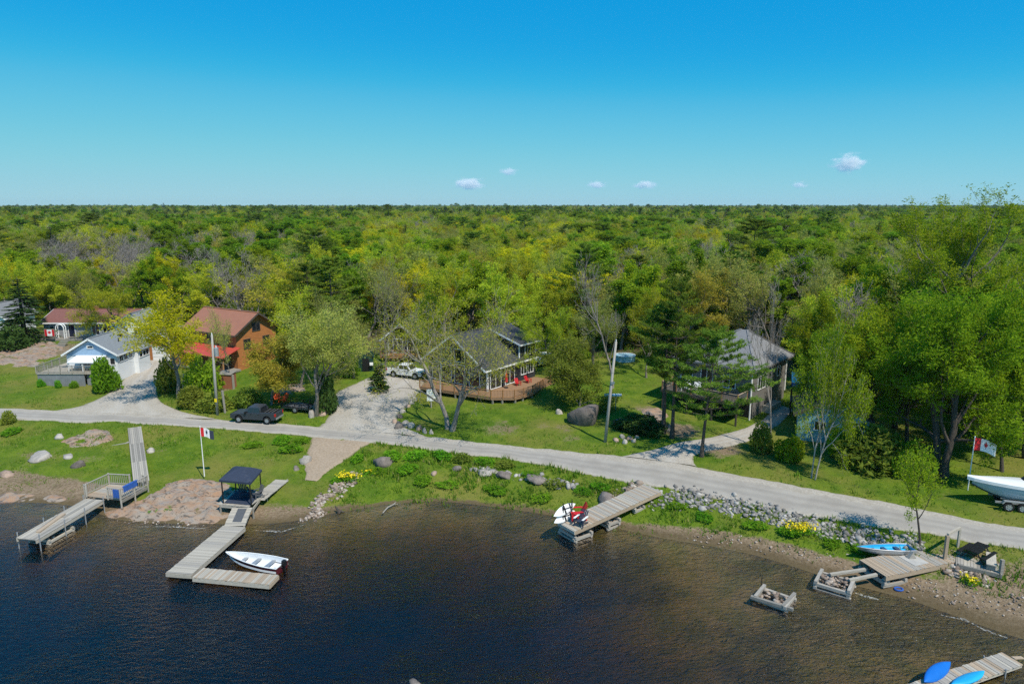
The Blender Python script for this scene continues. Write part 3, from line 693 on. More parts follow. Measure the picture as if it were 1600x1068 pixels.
# ---- trees of the yards and the shore, each grown for itself
hero('spruce_tree', spruce_meshes(3), (40, 533), 432, 66, 'dark pointed spruce at the left edge beside the brown-roofed bungalow')
hero('oak_tree', broad_meshes('oak', 11, 10, lm=1.2), (203, 530), 434, 124, 'round yellow-green tree behind the blue and white cottage')
hero('oak_tree', broad_meshes('gold', 12, 11, lm=.85), (280, 624), 448, 136, 'golden tree in front of the red-roofed log house, left of the utility pole')
hero('oak_tree', broad_meshes('russet', 13, 7, lm=1.8), (424, 632), 508, 104, 'small orange-green tree right behind the parked dark pickup')
hero('oak_tree', broad_meshes('olive', 14, 11, lm=1.25, stems=2), (492, 648), 468, 136, 'olive twin-stemmed tree beside the black utility trailer')
hero('poplar_tree', broad_meshes('olive', 15, 12, lm=.10, levels=4, kids=[2, 1, 1, 1], prob=.7, stems=2, clear=.6, bole=.66), (602, 578), 386, 100, 'tall sparse tree with twin grey trunks at the back of the middle driveway')
hero('silver_maple', broad_meshes('russet', 21, 12, levels=4, kids=[2, 1, 1, 1], prob=.76, lm=.32, sm=.7, stems=2, clear=.32, bole=.46, rad=.019, bark='bark_silver', leaf='russet', angle=(28, 56), n=13), (703, 671), 430, 226, 'large silver-barked tree in front of the charcoal cottage')
hero('young_spruce', spruce_meshes(5, 4, .30, 1.6), (593, 611), 567, 30, 'little green spruce on the middle gravel driveway')
hero('oak_tree', broad_meshes('bare', 17, 14), (958, 606), 392, 112, 'tall nearly leafless tree behind the leaning utility pole')
hero('crab_apple', broad_meshes('russet', 18, 6, lm=1.5, leaf='brush', clear=.1, bole=.3, up=.02), (905, 636), 522, 96, 'dense round olive-brown tree between the charcoal cottage and the boulder')
hero('pine_tree', pine_meshes(7, 17, clear=.38), (1050, 684), 424, 108, 'tall green pine at the left corner of the grey hip-roofed house')
hero('pine_tree', pine_meshes(8, 13, lean=(1.0, 0), clear=.36, R0=.42), (1096, 713), 508, 138, 'leaning pine with wide level boughs before the grey hip-roofed house')
hero('pine_tree', pine_meshes(9, 12, clear=.5, R0=.2), (1036, 676), 470, 84, 'slim pine standing close behind the tall green pine')
hero('ash_tree', broad_meshes('bare', 19, 13, clear=.5), (1204, 702), 432, 88, 'slender bare tree at the right corner of the grey hip-roofed house')
hero('birch_tree', broad_meshes('maple', 23, 10, lm=.26, stems=2, clear=.28, rad=.012, bark='bark_birch', angle=(26, 60), up=.04), (1270, 749), 470, 112, 'white-stemmed birch forking low on the lawn in front of the turquoise cottage')
hero('maple_tree', broad_meshes('maple', 24, 14, lm=1.0, rad=.022, stems=2, sm=1.1), (1468, 742), 428, 212, 'big leafy green maple on the lawn left of the trailered motorboat')
hero('maple_tree', broad_meshes('maple', 25, 12, lm=.8), (1566, 737), 470, 140, 'leafy maple just behind the trailered motorboat')
hero('young_tree', broad_meshes('maple', 26, 8, lm=.16, clear=.55, bole=.62), (1436, 852), 680, 74, 'thin young tree on the stony bank beside the blue rowboat')
hero('poplar_tree', broad_meshes('poplar', 27, 22, lm=.6, stems=3, up=.12, clear=.4, bole=.55, angle=(18, 40), l0=.8, leaf='maple', bark='bark_grey'), (1478, 612), 284, 190, 'tallest tree of all, its ragged poplar crown rising above the horizon')
hero('poplar_tree', broad_meshes('poplar', 28, 20, lm=.35, clear=.5, bole=.62, angle=(30, 60), l0=.85, leaf='maple', bark='bark_silver'), (1568, 616), 346, 130, 'broken-topped pale-limbed poplar at the right edge below the horizon', tilt=(0, .08))
hero('ash_tree', broad_meshes('bare', 29, 12), (1330, 640), 436, 110, 'grey leafless tree rising behind the turquoise cottage')
hero('poplar_tree', broad_meshes('maple', 30, 13, lm=.9), (1398, 668), 446, 150, 'bright green tree between the turquoise cottage and the big maple')
hero('maple_tree', broad_meshes('maple', 31, 12, lm=.9), (1590, 690), 430, 150, 'green tree cut by the right edge above the trailered motorboat')
hero('poplar_tree', broad_meshes('maple', 32, 10, lm=.8, leaf='poplar'), (1262, 676), 500, 84, 'green tree between the grey hip-roofed house and the turquoise cottage')
for bx, by, ty, w_, kd, sd, lm_, lab in (
  (1298, 662, 452, 120, 'maple', 201, 1.0, 'green tree right behind the white awning'), (1352, 690, 470, 130, 'maple', 202, 1.1, 'dense green tree over the right end of the turquoise cottage'),
  (1416, 700, 462, 140, 'maple', 203, 1.1, 'dense green tree just left of the big maple'), (1524, 690, 452, 150, 'maple', 204, 1.1, 'dense green tree behind the red and white flag'),
  (1604, 716, 470, 140, 'maple', 205, 1.0, 'leafy tree at the right edge behind the motorboat stern'), (1340, 628, 420, 140, 'olive', 206, 1.1, 'olive tree high behind the turquoise cottage'),
  (866, 590, 470, 110, 'oak', 207, 1.1, 'dark round tree right behind the charcoal cottage'), (926, 578, 440, 120, 'olive', 208, 1.0, 'olive tree left of the tall leafless tree'),
  (1010, 590, 440, 110, 'oak', 209, 1.1, 'yellow-green tree at the back right of the lawn'), (700, 566, 404, 130, 'oak', 210, 1.0, 'broad yellow-green tree rising behind the charcoal cottage roof'),
  (552, 590, 440, 110, 'olive', 211, 1.1, 'olive tree left of the dark green shed'), (470, 606, 440, 110, 'oak', 212, 1.0, 'tall yellow-green tree right of the log house')):
    hero(NAMES[kd], broad_meshes(kd, sd, 12, lm=lm_, clear=.2), (bx, by), ty, w_, lab)
hero('oak_tree', broad_meshes('olive', 33, 9, lm=.5), (362, 606), 470, 60, 'thin tree standing right behind the utility pole with the transformer')

# ---- shrubs
SB = [shrub_meshes(40, 'shrub'), shrub_meshes(41, 'brush'), shrub_meshes(42, 'maple', size=.12), shrub_meshes(43, 'poplar', n=1100), shrub_meshes(44, 'spruce', size=.12)]
def shrub(k, base, w_px, h_px, label, name='shrub', rz=0.0, group=None):
    p = G(*base); s = px_scale(p)
    return put_tree(name, SB[k], p, (w_px / s / 2,) * 2 + (h_px / s * 1.0,), rz, label, 'shrub', group, ('stem', 'foliage'))
shrub(0, (164, 611), 50, 52, 'round bright green bush at the corner of the blue and white cottage')
shrub(1, (262, 612), 40, 50, 'dark green bush left of the log house steps')
shrub(3, (318, 612), 62, 56, 'wide green bush right of the log house steps')
shrub(1, (300, 634), 54, 30, 'low olive bush at the foot of the log house steps', rz=1)
shrub(1, (335, 640), 60, 26, 'low weedy bush around the foot of the transformer pole', rz=2)
shrub(1, (388, 634), 54, 28, 'low olive bush behind the cab of the dark pickup', rz=3)
shrub(4, (512, 644), 40, 60, 'dark evergreen bush at the corner of the middle driveway')
shrub(3, (545, 588), 36, 44, 'green bush left of the dark green shed')
shrub(1, (1188, 705), 42, 44, 'grey-green lilac bush beside the drive of the grey house')
shrub(2, (1232, 718), 50, 40, 'bright green bush right of the lilac by the drive')
shrub(1, (1356, 728), 120, 62, 'broad dark bush under the trees left of the big maple')
shrub(3, (1420, 742), 84, 58, 'leafy green bush at the foot of the big maple', rz=1)
shrub(2, (1318, 712), 60, 46, 'green bush under the window of the turquoise cottage', rz=2)
shrub(4, (22, 545), 60, 34, 'dark clipped hedge at the left edge below the spruce')
shrub(0, (64, 604), 15, 12, 'small round plant at the left end of the grey deck skirt')
shrub(0, (91, 606), 13, 12, 'small round plant at the middle of the grey deck skirt', rz=1)
shrub(0, (116, 606), 15, 11, 'small round plant at the right end of the grey deck skirt', rz=2)
shrub(1, (14, 662), 24, 20, 'weedy clump by the road at the left edge', rz=4)
shrub(4, (1000, 672), 90, 22, 'low spreading juniper right of the boulder', rz=1)

# ---- the forest
PROTO = {}
for k in BROAD:
    for v in range(3): PROTO[(k, v)] = broad_meshes(k, 100 + 7 * v + sum(map(ord, k)), 13.0, lm=.85, sm=1.5)
for v in range(2):
    PROTO[('spruce', v)] = spruce_meshes(60 + v, 14, .19, .8); PROTO[('pine', v)] = pine_meshes(63 + v, 16)
PROTO_EXT = {k: (extent(m[1])[0], max(extent(m[0])[1], extent(m[1])[1])) for k, m in PROTO.items()}
rf = random.Random(77)
def pick_kind(px, py, y):
    """what the photograph shows growing there"""
    w = {'oak': 3, 'olive': 2.2, 'gold': 1.0, 'russet': .8, 'poplar': .9, 'maple': 1.0, 'bare': .85, 'spruce': .12, 'pine': .2}
    def m(**k):
        for a, b in k.items(): w[a] *= b
    if py < 338: m(pine=5, spruce=5, poplar=1.6, gold=.5, bare=.8)
    if 230 < px < 560 and 338 < py < 405: m(poplar=9, oak=.5, maple=2)
    if 60 < px < 430 and 365 < py < 470: m(bare=20, gold=.6)
    if 0 <= px < 240 and 400 < py < 470: m(olive=2, oak=1.5)
    if 560 < px < 920 and 350 < py < 520: m(oak=1.8, gold=2.2, poplar=.5, bare=.35)
    if 640 < px < 700 and 340 < py < 380: m(bare=5)
    if 900 < px < 1050 and 335 < py < 410: m(poplar=7, gold=.5)
    if 1050 < px < 1360 and 395 < py < 500: m(olive=3, bare=4, gold=.6, poplar=.6)
    if 1150 < px < 1290 and 345 < py < 400: m(poplar=7, maple=2)
    if 980 < px < 1400 and py < 352: m(bare=2, poplar=1.5)
    if px > 1360: m(maple=5, poplar=3, gold=.6, bare=1.2)
    ks = list(w); return rf.choices(ks, [w[k] for k in ks])[0]
forest = []
y = 56.0
while y < 4300:
    s = 5.7 if y < 135 else (7.0 if y < 420 else (9.0 if y < 900 else (18.0 if y < 1800 else 34.0)))
    half = .80 * y + 22; x = -half
    while x < half:
        X = x + rf.uniform(-.46, .46) * s; Y = y + rf.uniform(-.46, .46) * s
        if Y > front_y(X) + 1: forest.append((X, Y, s))
        x += s
    y += s * .92
AREAS = [(-64, 112, 13), (-53, 112, 8), (-18, 103, 7), (-80, 106, 10), (30, 80, 9), (41, 71, 6)]
forest = [f for f in forest if not any((f[0]-a)**2 + (f[1]-b)**2 < r*r for a, b, r in AREAS)]
recs = []
fh = heights([f[0] for f in forest], [f[1] for f in forest])
for (X, Y, s), gz in zip(forest, fh):
    big = (1.0 if Y < 135 else 1.22) if s < 8 else (1.15 if s < 10 else 1.35)
    far_ = min(1.0, max(0.0, (Y - 500) / 1500))
    und = .9 + .03 * far_ + .16 * (math.sin(X * .021 + 1.2) * math.sin(Y * .017 + .4)) + .06 * math.sin(X * .006 + Y * .004)
    h = rf.uniform(10.6 - 1.8 * far_, 14.6 + 1.4 * far_) * und * (1 if Y > 130 else .93) * (1.06 if s > 8 else 1)
    q = proj(X, Y, gz + h * .85)
    k = pick_kind(q[0], q[1], Y)
    if k in ('spruce', 'pine'): h *= rf.uniform(1.05, 1.36)
    if k == 'poplar': h *= 1.06
    v = rf.randrange(3 if k in BROAD else 2)
    r, t = PROTO_EXT[(k, v)]
    wr = h * {'spruce': .17, 'pine': .26, 'poplar': .27, 'bare': .31}.get(k, .37) * rf.uniform(.95, 1.35) * big
    recs.append((X, Y, float(gz), h / t, wr / r, rf.uniform(0, 6.28), k, v, q))
recs.sort(key=lambda r: r[1])
vis = [r for r in recs if -60 < r[8][0] < 1660]
single = set(id(r) for r in vis[:280])
ADJ = {'oak': 'yellow-green', 'olive': 'pale olive', 'gold': 'golden', 'russet': 'russet-tinged', 'poplar': 'fresh green upright', 'maple': 'bright green', 'bare': 'grey leafless', 'spruce': 'dark pointed spruce', 'pine': 'layered pine'}
NAME = {'oak': 'oak_tree', 'olive': 'ash_tree', 'gold': 'oak_tree', 'russet': 'maple_tree', 'poplar': 'poplar_tree', 'maple': 'maple_tree', 'bare': 'bare_tree', 'spruce': 'spruce_tree', 'pine': 'pine_tree'}
def zone(px):
    for lim, z in ((70, 'above the dark spruce'), (215, 'behind the brown-roofed bungalow'), (300, 'behind the log garage'), (440, 'behind the red-roofed log house'), (540, 'behind the black utility trailer'), (665, 'behind the rear cabin'), (760, 'behind the silver-barked tree'), (860, 'behind the charcoal cottage'), (945, 'behind the huge boulder'), (1030, 'behind the pool'), (1110, 'behind the tall pine'), (1180, 'behind the ridge of the grey house'), (1260, 'behind the right wall of the grey house'), (1350, 'behind the turquoise cottage'), (1450, 'left of the tallest poplar')):
        if px < lim: return z
    return 'around the tallest poplar at the right'
far_pts = []
for r in recs:
    X, Y, gz, sz, sw, rz, k, v, q = r
    if id(r) in single:
        noun = '' if k in ('spruce', 'pine') else ' tree'
        lab = '%s%s, %s of forest %s' % (ADJ[k], noun, 'front row' if Y < front_y(X) + 9 else ('second row' if Y < front_y(X) + 20 else 'deeper part'), zone(q[0]))
        put_tree(NAME[k], PROTO[(k, v)], (X, Y, gz - .05), (sw, sw, sz), rz, lab, 'tree', lab.replace(noun + ',', noun + 's,') if noun else lab)
    else: far_pts.append(r)
# the rest of the forest reads as one mass: one object of instanced trees
keys = sorted(PROTO); pcol = bpy.data.collections.new('forest_kinds')
for i, k in enumerate(keys):
    tm, cm = PROTO[k]
    def arr(me):
        V = np.empty(len(me.vertices) * 3, np.float32); me.vertices.foreach_get('co', V)
        L = np.empty(len(me.loops), np.int32); me.loops.foreach_get('vertex_index', L); return V.reshape(-1, 3), L.reshape(-1, 4)
    v1, f1 = arr(tm); v2, f2 = arr(cm); sh = np.empty(len(f2), np.float32); cm.attributes['leaf'].data.foreach_get('value', sh)
    me = fast_mesh('forest_kind', np.vstack([v1, v2]), np.vstack([f1, f2 + len(v1)]), [tm.materials[0], cm.materials[0]],
                   {'leaf': ('FACE', np.concatenate([np.zeros(len(f1)), sh]))}, np.concatenate([np.zeros(len(f1)), np.ones(len(f2))]))
    pcol.objects.link(bpy.data.objects.new('kind_%02d' % i, me))
# undergrowth between the nearer trunks belongs to the same mass
sbk = len(keys)
for j, (tm, cm) in enumerate((SB[1], SB[3])):
    o_ = bpy.data.objects.new('kind_%02d' % (sbk + j), cm); pcol.objects.link(o_)
under = []
for _ in range(2600):
    X = rf.uniform(-150, 150); Y = rf.uniform(58, 175)
    if Y > front_y(X) - 1 and abs(X) < .8 * Y + 10 and not any((X-a)**2 + (Y-b)**2 < r*r for a, b, r in AREAS): under.append((X, Y))
uh = heights([u[0] for u in under], [u[1] for u in under])
pv = [(r[0], r[1], r[2] - .05) for r in far_pts] + [(u[0], u[1], float(h)) for u, h in zip(under, uh)]
pi = [keys.index((r[6], r[7])) for r in far_pts] + [sbk + rf.randrange(2) for u in under]
ps = [(r[4], r[4], r[3]) for r in far_pts] + [(lambda a: (a, a, a * rf.uniform(.9, 1.5)))(rf.uniform(.9, 2.0)) for u in under]
pr = [r[5] for r in far_pts] + [rf.uniform(0, 6.28) for u in under]
pme = bpy.data.meshes.new('forest'); pme.vertices.add(len(pv)); pme.vertices.foreach_set('co', np.array(pv, np.float32).ravel())
a = pme.attributes.new('kind_index', 'INT', 'POINT'); a.data.foreach_set('value', np.array(pi, np.int32))
a = pme.attributes.new('size3', 'FLOAT_VECTOR', 'POINT'); a.data.foreach_set('vector', np.array(ps, np.float32).ravel())
a = pme.attributes.new('turn', 'FLOAT_VECTOR', 'POINT'); a.data.foreach_set('vector', np.array([(0, 0, t) for t in pr], np.float32).ravel())
fo = link('forest', pme); tag(fo, 'mass of spring forest reaching back to the horizon', 'forest', kind='stuff')
ng = bpy.data.node_groups.new('forest_nodes', 'GeometryNodeTree')
ng.interface.new_socket('Geometry', in_out='INPUT', socket_type='NodeSocketGeometry'); ng.interface.new_socket('Geometry', in_out='OUTPUT', socket_type='NodeSocketGeometry')
gi = ng.nodes.new('NodeGroupInput'); go = ng.nodes.new('NodeGroupOutput'); iop = ng.nodes.new('GeometryNodeInstanceOnPoints'); ci = ng.nodes.new('GeometryNodeCollectionInfo')
ci.inputs['Collection'].default_value = pcol; ci.inputs['Separate Children'].default_value = True; ci.inputs['Reset Children'].default_value = True
def named(n, t):
    x = ng.nodes.new('GeometryNodeInputNamedAttribute'); x.data_type = t; x.inputs['Name'].default_value = n; return [o for o in x.outputs if o.enabled][0]
iop.inputs['Pick Instance'].default_value = True
ng.links.new(gi.outputs[0], iop.inputs['Points']); ng.links.new(ci.outputs[0], iop.inputs['Instance'])
ng.links.new(named('kind_index', 'INT'), iop.inputs['Instance Index']); ng.links.new(named('size3', 'FLOAT_VECTOR'), iop.inputs['Scale']); ng.links.new(named('turn', 'FLOAT_VECTOR'), iop.inputs['Rotation'])
ng.links.new(iop.outputs[0], go.inputs[0])
fo.modifiers.new('forest', 'NODES').node_group = ng
print('FOREST single', len(single), 'mass', len(pv))
# ---------------------------------------------------------------- building helpers
V3 = Vector
def window(par, P, n, w, h, nx=1, ny=1, fm='white', gm='glass', fw=.08, name='window', label=None):
    """frame with bars standing proud of a wall, and its pane; P = centre on the wall, n = outward normal, both local"""
    P, n = V3(P), V3(n).normalized(); u = V3((0, 0, 1)).cross(n).normalized(); z = V3((0, 0, 1))
    R = Matrix((u, n, z)).transposed().to_4x4(); R.translation = P
    m = MB()
    m.box(-w/2-fw, w/2+fw, 0, .07, h/2, h/2+fw, R); m.box(-w/2-fw, w/2+fw, 0, .085, -h/2-fw, -h/2, R)
    m.box(-w/2-fw, -w/2, 0, .068, -h/2, h/2, R); m.box(w/2, w/2+fw, 0, .068, -h/2, h/2, R)
    for i in range(1, nx): x = -w/2 + w*i/nx; m.box(x-.03, x+.03, .01, .055, -h/2, h/2, R)
    for j in range(1, ny): zz = -h/2 + h*j/ny; m.box(-w/2, w/2, .012, .05, zz-.025, zz+.025, R)
    f = m.build(name, M[fm], par)
    g = MB(); g.box(-w/2, w/2, .004, .03, -h/2, h/2, R); g.build('pane', M[gm], f)
    if label: f['label'] = label
    return f
def gable_walls(par, x0, x1, y0, y1, z0, ze, zr, axis, wm, name='wall'):
    m = MB()
    if axis == 'x': m.prism([(x0, y0, z0), (x0, y1, z0), (x0, y1, ze), (x0, (y0+y1)/2, zr), (x0, y0, ze)], (x1-x0, 0, 0))
    else: m.prism([(x0, y0, z0), (x1, y0, z0), (x1, y0, ze), ((x0+x1)/2, y0, zr), (x0, y0, ze)], (0, y1-y0, 0))
    return m.build(name, M[wm], par)
def gable_roof(par, x0, x1, y0, y1, ze, zr, axis, rm, over=.4, rake=.35, t=.16, trim='white', caps=True):
    """two slabs, a ridge cap and fascia boards; slabs lie 2 cm above the walls"""
    if axis == 'x':
        c = (y0+y1)/2; k = (zr-ze)/(c-y0); eo = over*k; up = .05 + t
        q1 = [(x0-rake, y0-over, ze-eo+up), (x1+rake, y0-over, ze-eo+up), (x1+rake, c, zr+up), (x0-rake, c, zr+up)]
        q2 = [(x1+rake, y1+over, ze-eo+up), (x0-rake, y1+over, ze-eo+up), (x0-rake, c, zr+up), (x1+rake, c, zr+up)]
        r0, r1 = V3((x0-rake-.01, c, zr+up)), V3((x1+rake+.01, c, zr+up))
    else:
        c = (x0+x1)/2; k = (zr-ze)/(c-x0); eo = over*k; up = .05 + t
        q1 = [(x0-over, y1+rake, ze-eo+up), (x0-over, y0-rake, ze-eo+up), (c, y0-rake, zr+up), (c, y1+rake, zr+up)]
        q2 = [(x1+over, y0-rake, ze-eo+up), (x1+over, y1+rake, ze-eo+up), (c, y1+rake, zr+up), (c, y0-rake, zr+up)]
        r0, r1 = V3((c, y0-rake-.01, zr+up)), V3((c, y1+rake+.01, zr+up))
    o = MB().slab(q1, t).slab(q2, t).build('roof', M[rm], par)
    MB().bar(r0, r1, .3, .07).build('ridge_cap', M[rm], o)
    if trim:
        m = MB()
        for q in (q1, q2):
            q = [V3(p) for p in q]; out = (q[0] - q[3]); out.z = 0; out.normalize(); nrm = V3((0, 0, -1))
            m.bar(q[0] + out*.03 + nrm*.10, q[1] + out*.03 + nrm*.10, .04, .2)
            for a, b in ((q[0], q[3]), (q[1], q[2])):
                s = (a - (q[1] if a is q[0] else q[0])).normalized(); m.bar(a + s*.03 + nrm*.11, b + s*.03 + nrm*.11, .04, .22)
        m.build('fascia', M[trim], o)
    return o
def railing(par, pts, h=.95, post='cedar', rail='cedar', bal='cedar', gap=.14, post_gap=1.7, bw=.035, ends=True):
    """posts, top and bottom rails and balusters, each a part of its own"""
    cyc = {}
    for a, b in zip(pts[:-1], pts[1:]):
        a, b = V3(a), V3(b); L = (b-a).length; n = max(1, round(L/post_gap)); z = V3((0, 0, 1))
        key = ('p', h)
        if key not in cyc: cyc[key] = MB().box(-.05, .05, -.05, .05, -.1, h+.08).mesh('post', M[post])
        for i in range(n + 1):
            if i == n and b != V3(pts[-1]): continue
            link('post', cyc[key], par, a.lerp(b, i/n))
        MB().bar(a+z*h, b+z*h, .11, .045).build('top_rail', M[rail], par)
        MB().bar(a+z*.12, b+z*.12, .04, .08).build('bottom_rail', M[rail], par)
        nb = int(L/gap)
        if 'b' not in cyc: cyc['b'] = MB().box(-bw/2, bw/2, -bw/2, bw/2, .12, h-.02).mesh('baluster', M[bal])
        for i in range(nb): link('baluster', cyc['b'], par, a.lerp(b, (i+.5)/nb))
def poly_deck(par, pts, t, mm, name='deck'):
    m = MB(); m.prism([V3(p) for p in pts], (0, 0, -t)); return m.build(name, M[mm], par)
def planks(par, A, B, w, mats, pitch=.15, th=.045, long=False, seed=1, seglen=3.6, jit=.012):
    """boards from A to B: across the run, or along it"""
    A, B = V3(A), V3(B); d = (B-A); L = d.length; d.normalize(); s = d.cross(V3((0, 0, 1))).normalized(); u = s.cross(d); rg = random.Random(seed)
    R = Matrix((d, s, u)).transposed()
    if not long:
        n = max(1, round(L/pitch)); p = L/n
        ms = [MB().box(-p*.46, p*.46, -w/2, w/2, -th, 0).mesh('plank', M[k]) for k in mats]
        for i in range(n):
            o = link('plank', rg.choice(ms), par, A + d*(p*(i+.5)) + s*rg.uniform(-.025, .025) + u*rg.uniform(-jit, jit)); o.rotation_euler = (R.to_4x4() @ Matrix.Rotation(rg.uniform(-.006, .006), 4, 'Z')).to_euler()
    else:
        n = max(1, round(w/pitch)); p = w/n; k = max(1, round(L/seglen)); sl = L/k
        ms = [MB().box(-sl/2+.006, sl/2-.006, -p*.46, p*.46, -th, 0).mesh('plank', M[q]) for q in mats]
        for j in range(k):
            for i in range(n):
                o = link('plank', rg.choice(ms), par, A + d*(sl*(j+.5)) + s*(-w/2 + p*(i+.5)) + u*rg.uniform(-jit, jit)); o.rotation_euler = R.to_4x4().to_euler()
def crib(par, c, L, Wd, H, rz, mm='wood_old', tk=.2, seed=1, fill=True, gap=1.9):
    """square crib of stacked timbers; c = centre of its foot, local"""
    rg = random.Random(seed); n = max(1, int(H/(tk*gap))); c = V3(c)
    ml = MB().box(-L/2-.15, L/2+.15, -tk/2, tk/2, -tk/2, tk/2).mesh('timber', M[mm]); mw = MB().box(-Wd/2-.15, Wd/2+.15, -tk/2, tk/2, -tk/2, tk/2).mesh('timber', M[mm])
    Rz = Matrix.Rotation(rz, 3, 'Z')
    for i in range(n):
        z = tk/2 + i*tk*gap
        for sgn in (-1, 1):
            link('timber', ml, par, c + Rz @ V3((rg.uniform(-.05, .05), sgn*Wd/2, z)), (0, 0, rz + rg.uniform(-.02, .02)))
            link('timber', mw, par, c + Rz @ V3((sgn*L/2, rg.uniform(-.05, .05), z + tk*gap/2)), (0, 0, rz + math.pi/2 + rg.uniform(-.02, .02)))
    if fill:
        pts = [c + Rz @ V3((rg.uniform(-.42, .42)*L, rg.uniform(-.42, .42)*Wd, rg.uniform(.3, .85)*H)) for _ in range(int(60*L*Wd/3))]
        o = stone_heap('stone_fill', pts, (.07, .19), M['riprap_pink'], seed, par); o['kind'] = 'stuff'
# ---------------------------------------------------------------- stones
def ico(sub=1):
    import bmesh
    bm = bmesh.new(); bmesh.ops.create_icosphere(bm, subdivisions=sub, radius=1.0)
    v = np.array([tuple(x.co) for x in bm.verts]); f = np.array([[w.index for w in t.verts] for t in bm.faces]); bm.free(); return v, f
ICO1, ICO2, ICO3, ICO4 = ico(1), ico(2), ico(3), ico(4)
def rock_shape(base, npr, rough=.28, lob=9):
    v, f = base; d = npr.randn(lob, 3); d /= np.linalg.norm(d, axis=1)[:, None]; off = npr.uniform(.42, .8, lob)
    r = np.ones(len(v))
    for k in range(lob):                     # planes that cut facets off
        c = v @ d[k]; r = np.minimum(r, np.where(c > .15, off[k] / np.maximum(c, .15), 9))
    return v * r[:, None]
def stone_heap(name, pts, size, m, seed, par=None, flat=.7):
    npr = np.random.RandomState(seed); V, F, b = [], [], 0
    for p in pts:
        v = ICO1[0] * (1 + npr.uniform(-.4, .35, (len(ICO1[0]), 1))); s = npr.uniform(*size) * (1 if npr.rand() < .85 else 1.5)
        a = npr.uniform(0, 6.3); v = v * s * np.array([npr.uniform(.8, 1.4), npr.uniform(.7, 1.1), flat * npr.uniform(.7, 1.2)])
        t = npr.uniform(-.5, .5); v = v @ np.array([[1, 0, 0], [0, math.cos(t), -math.sin(t)], [0, math.sin(t), math.cos(t)]])
        v = v @ np.array([[math.cos(a), math.sin(a), 0], [-math.sin(a), math.cos(a), 0], [0, 0, 1]]) + np.array(tuple(p))
        V.append(v); F.append(ICO1[1] + b); b += len(v)
    sh = np.repeat(npr.uniform(0, 1, len(pts)), len(ICO1[1]))
    me = fast_mesh(name, np.vstack(V), np.vstack(F), [m], {'leaf': ('FACE', sh)}); return link(name, me, par)
def riprap_mat(name, ca, cb, cc):
    m, nt, out = new_mat(name); a = attr_n(nt, 'leaf'); pos = nt.nodes.new('ShaderNodeNewGeometry').outputs['Position']
    c = mixc(nt, ramp(nt, a, .1, .6), ca, cb); c = mixc(nt, ramp(nt, a, .7, .95), c, cc); n = noise_n(nt, pos, 5, 4, .7)
    c = mixc(nt, math_n(nt, 'MULTIPLY', ramp(nt, n, .4, .7), .45), c, (0.13, 0.12, 0.11))
    b = nd(nt, 'BsdfPrincipled', i_Roughness=.9); nt.links.new(c, b.inputs['Base Color']); nt.links.new(bump_n(nt, n, .4, .05), b.inputs['Normal'])
    nt.links.new(b.outputs[0], out.inputs[0]); return m
M['riprap_grey'] = riprap_mat('riprap_grey', (0.15, 0.14, 0.132), (0.295, 0.275, 0.255), (0.47, 0.44, 0.40))
M['riprap_pink'] = riprap_mat('riprap_pink', (0.20, 0.145, 0.11), (0.36, 0.28, 0.22), (0.50, 0.44, 0.38))
def riprap(name, path, w_px, n, size, mk, seed, label):
    rg = random.Random(seed); pts = []
    for _ in range(n):
        k = rg.uniform(0, len(path)-1.001); i = int(k); t = k - i
        if n > 1000 and rg.random() < .55 + .5*math.sin(k*5.3) and rg.random() < .6: continue
        x = path[i][0]*(1-t) + path[i+1][0]*t; y = path[i][1]*(1-t) + path[i+1][1]*t
        g = G(x + rg.gauss(0, 4), y + rg.uniform(-.5, .5)*w_px*rg.uniform(.5, 1.25)); pts.append(g + V3((0, 0, rg.uniform(-.07, .09))))
    o = stone_heap(name, pts, size, M[mk], seed); tag(o, label, 'stones', kind='stuff')
BOULDERS = {}
def boulder(base, w_px, h_px, mk, seed, label, squash=1.0, name='boulder', group=None, sink=.25):
    p = G(*base); s = px_scale(p); npr = np.random.RandomState(seed)
    v = rock_shape(ICO2 if w_px < 34 else ICO3, npr, lob=9); 
    n = np.sin(v[:, 0]*4.1 + seed) * np.sin(v[:, 1]*3.7 + 1) * np.sin(v[:, 2]*4.9); v = v * (1 + .06*n + npr.uniform(-.07, .07, len(v)))[:, None]
    w = w_px/s/2; h = h_px/s; v = v * np.array([w, w*npr.uniform(.7, .95)*squash, h*.92]) + np.array([0, 0, h*.92*(.34-sink*1.4)])
    f = (ICO2 if w_px < 34 else ICO3)[1]
    o = link(name, fast_mesh(name, v, f, [M[mk]], smooth=False), None, p, (0, 0, npr.uniform(-.3, .3))); return tag(o, label, 'boulder', group)
def granite_mat():
    m, nt, out = new_mat('bedrock'); pos = nt.nodes.new('ShaderNodeNewGeometry').outputs['Position']
    v = mapped(nt, pos, (1, 2.6, 1.5), (0, 0, .7)); a = noise_n(nt, v, .55, 5, .65, .8); b_ = noise_n(nt, pos, 1.7, 5, .7); f = noise_n(nt, pos, 14, 3, .7)
    c = mixc(nt, ramp(nt, a, .38, .62), (0.34, 0.205, 0.125), (0.31, 0.255, 0.205))
    c = mixc(nt, math_n(nt, 'MULTIPLY', ramp(nt, b_, .52, .7), .7), c, (0.205, 0.20, 0.205))
    c = mixc(nt, math_n(nt, 'MULTIPLY', ramp(nt, f, .5, .75), .22), c, (0.42, 0.35, 0.28))
    c = mixc(nt, math_n(nt, 'MULTIPLY', ramp(nt, noise_n(nt, v, 1.6, 3, .6), .56, .62), .75), c, (0.07, 0.055, 0.042))
    b = nd(nt, 'BsdfPrincipled', i_Roughness=.9); nt.links.new(c, b.inputs['Base Color']); nt.links.new(bump_n(nt, math_n(nt, 'ADD', b_, f), .7, .1), b.inputs['Normal'])
    nt.links.new(b.outputs[0], out.inputs[0]); return m
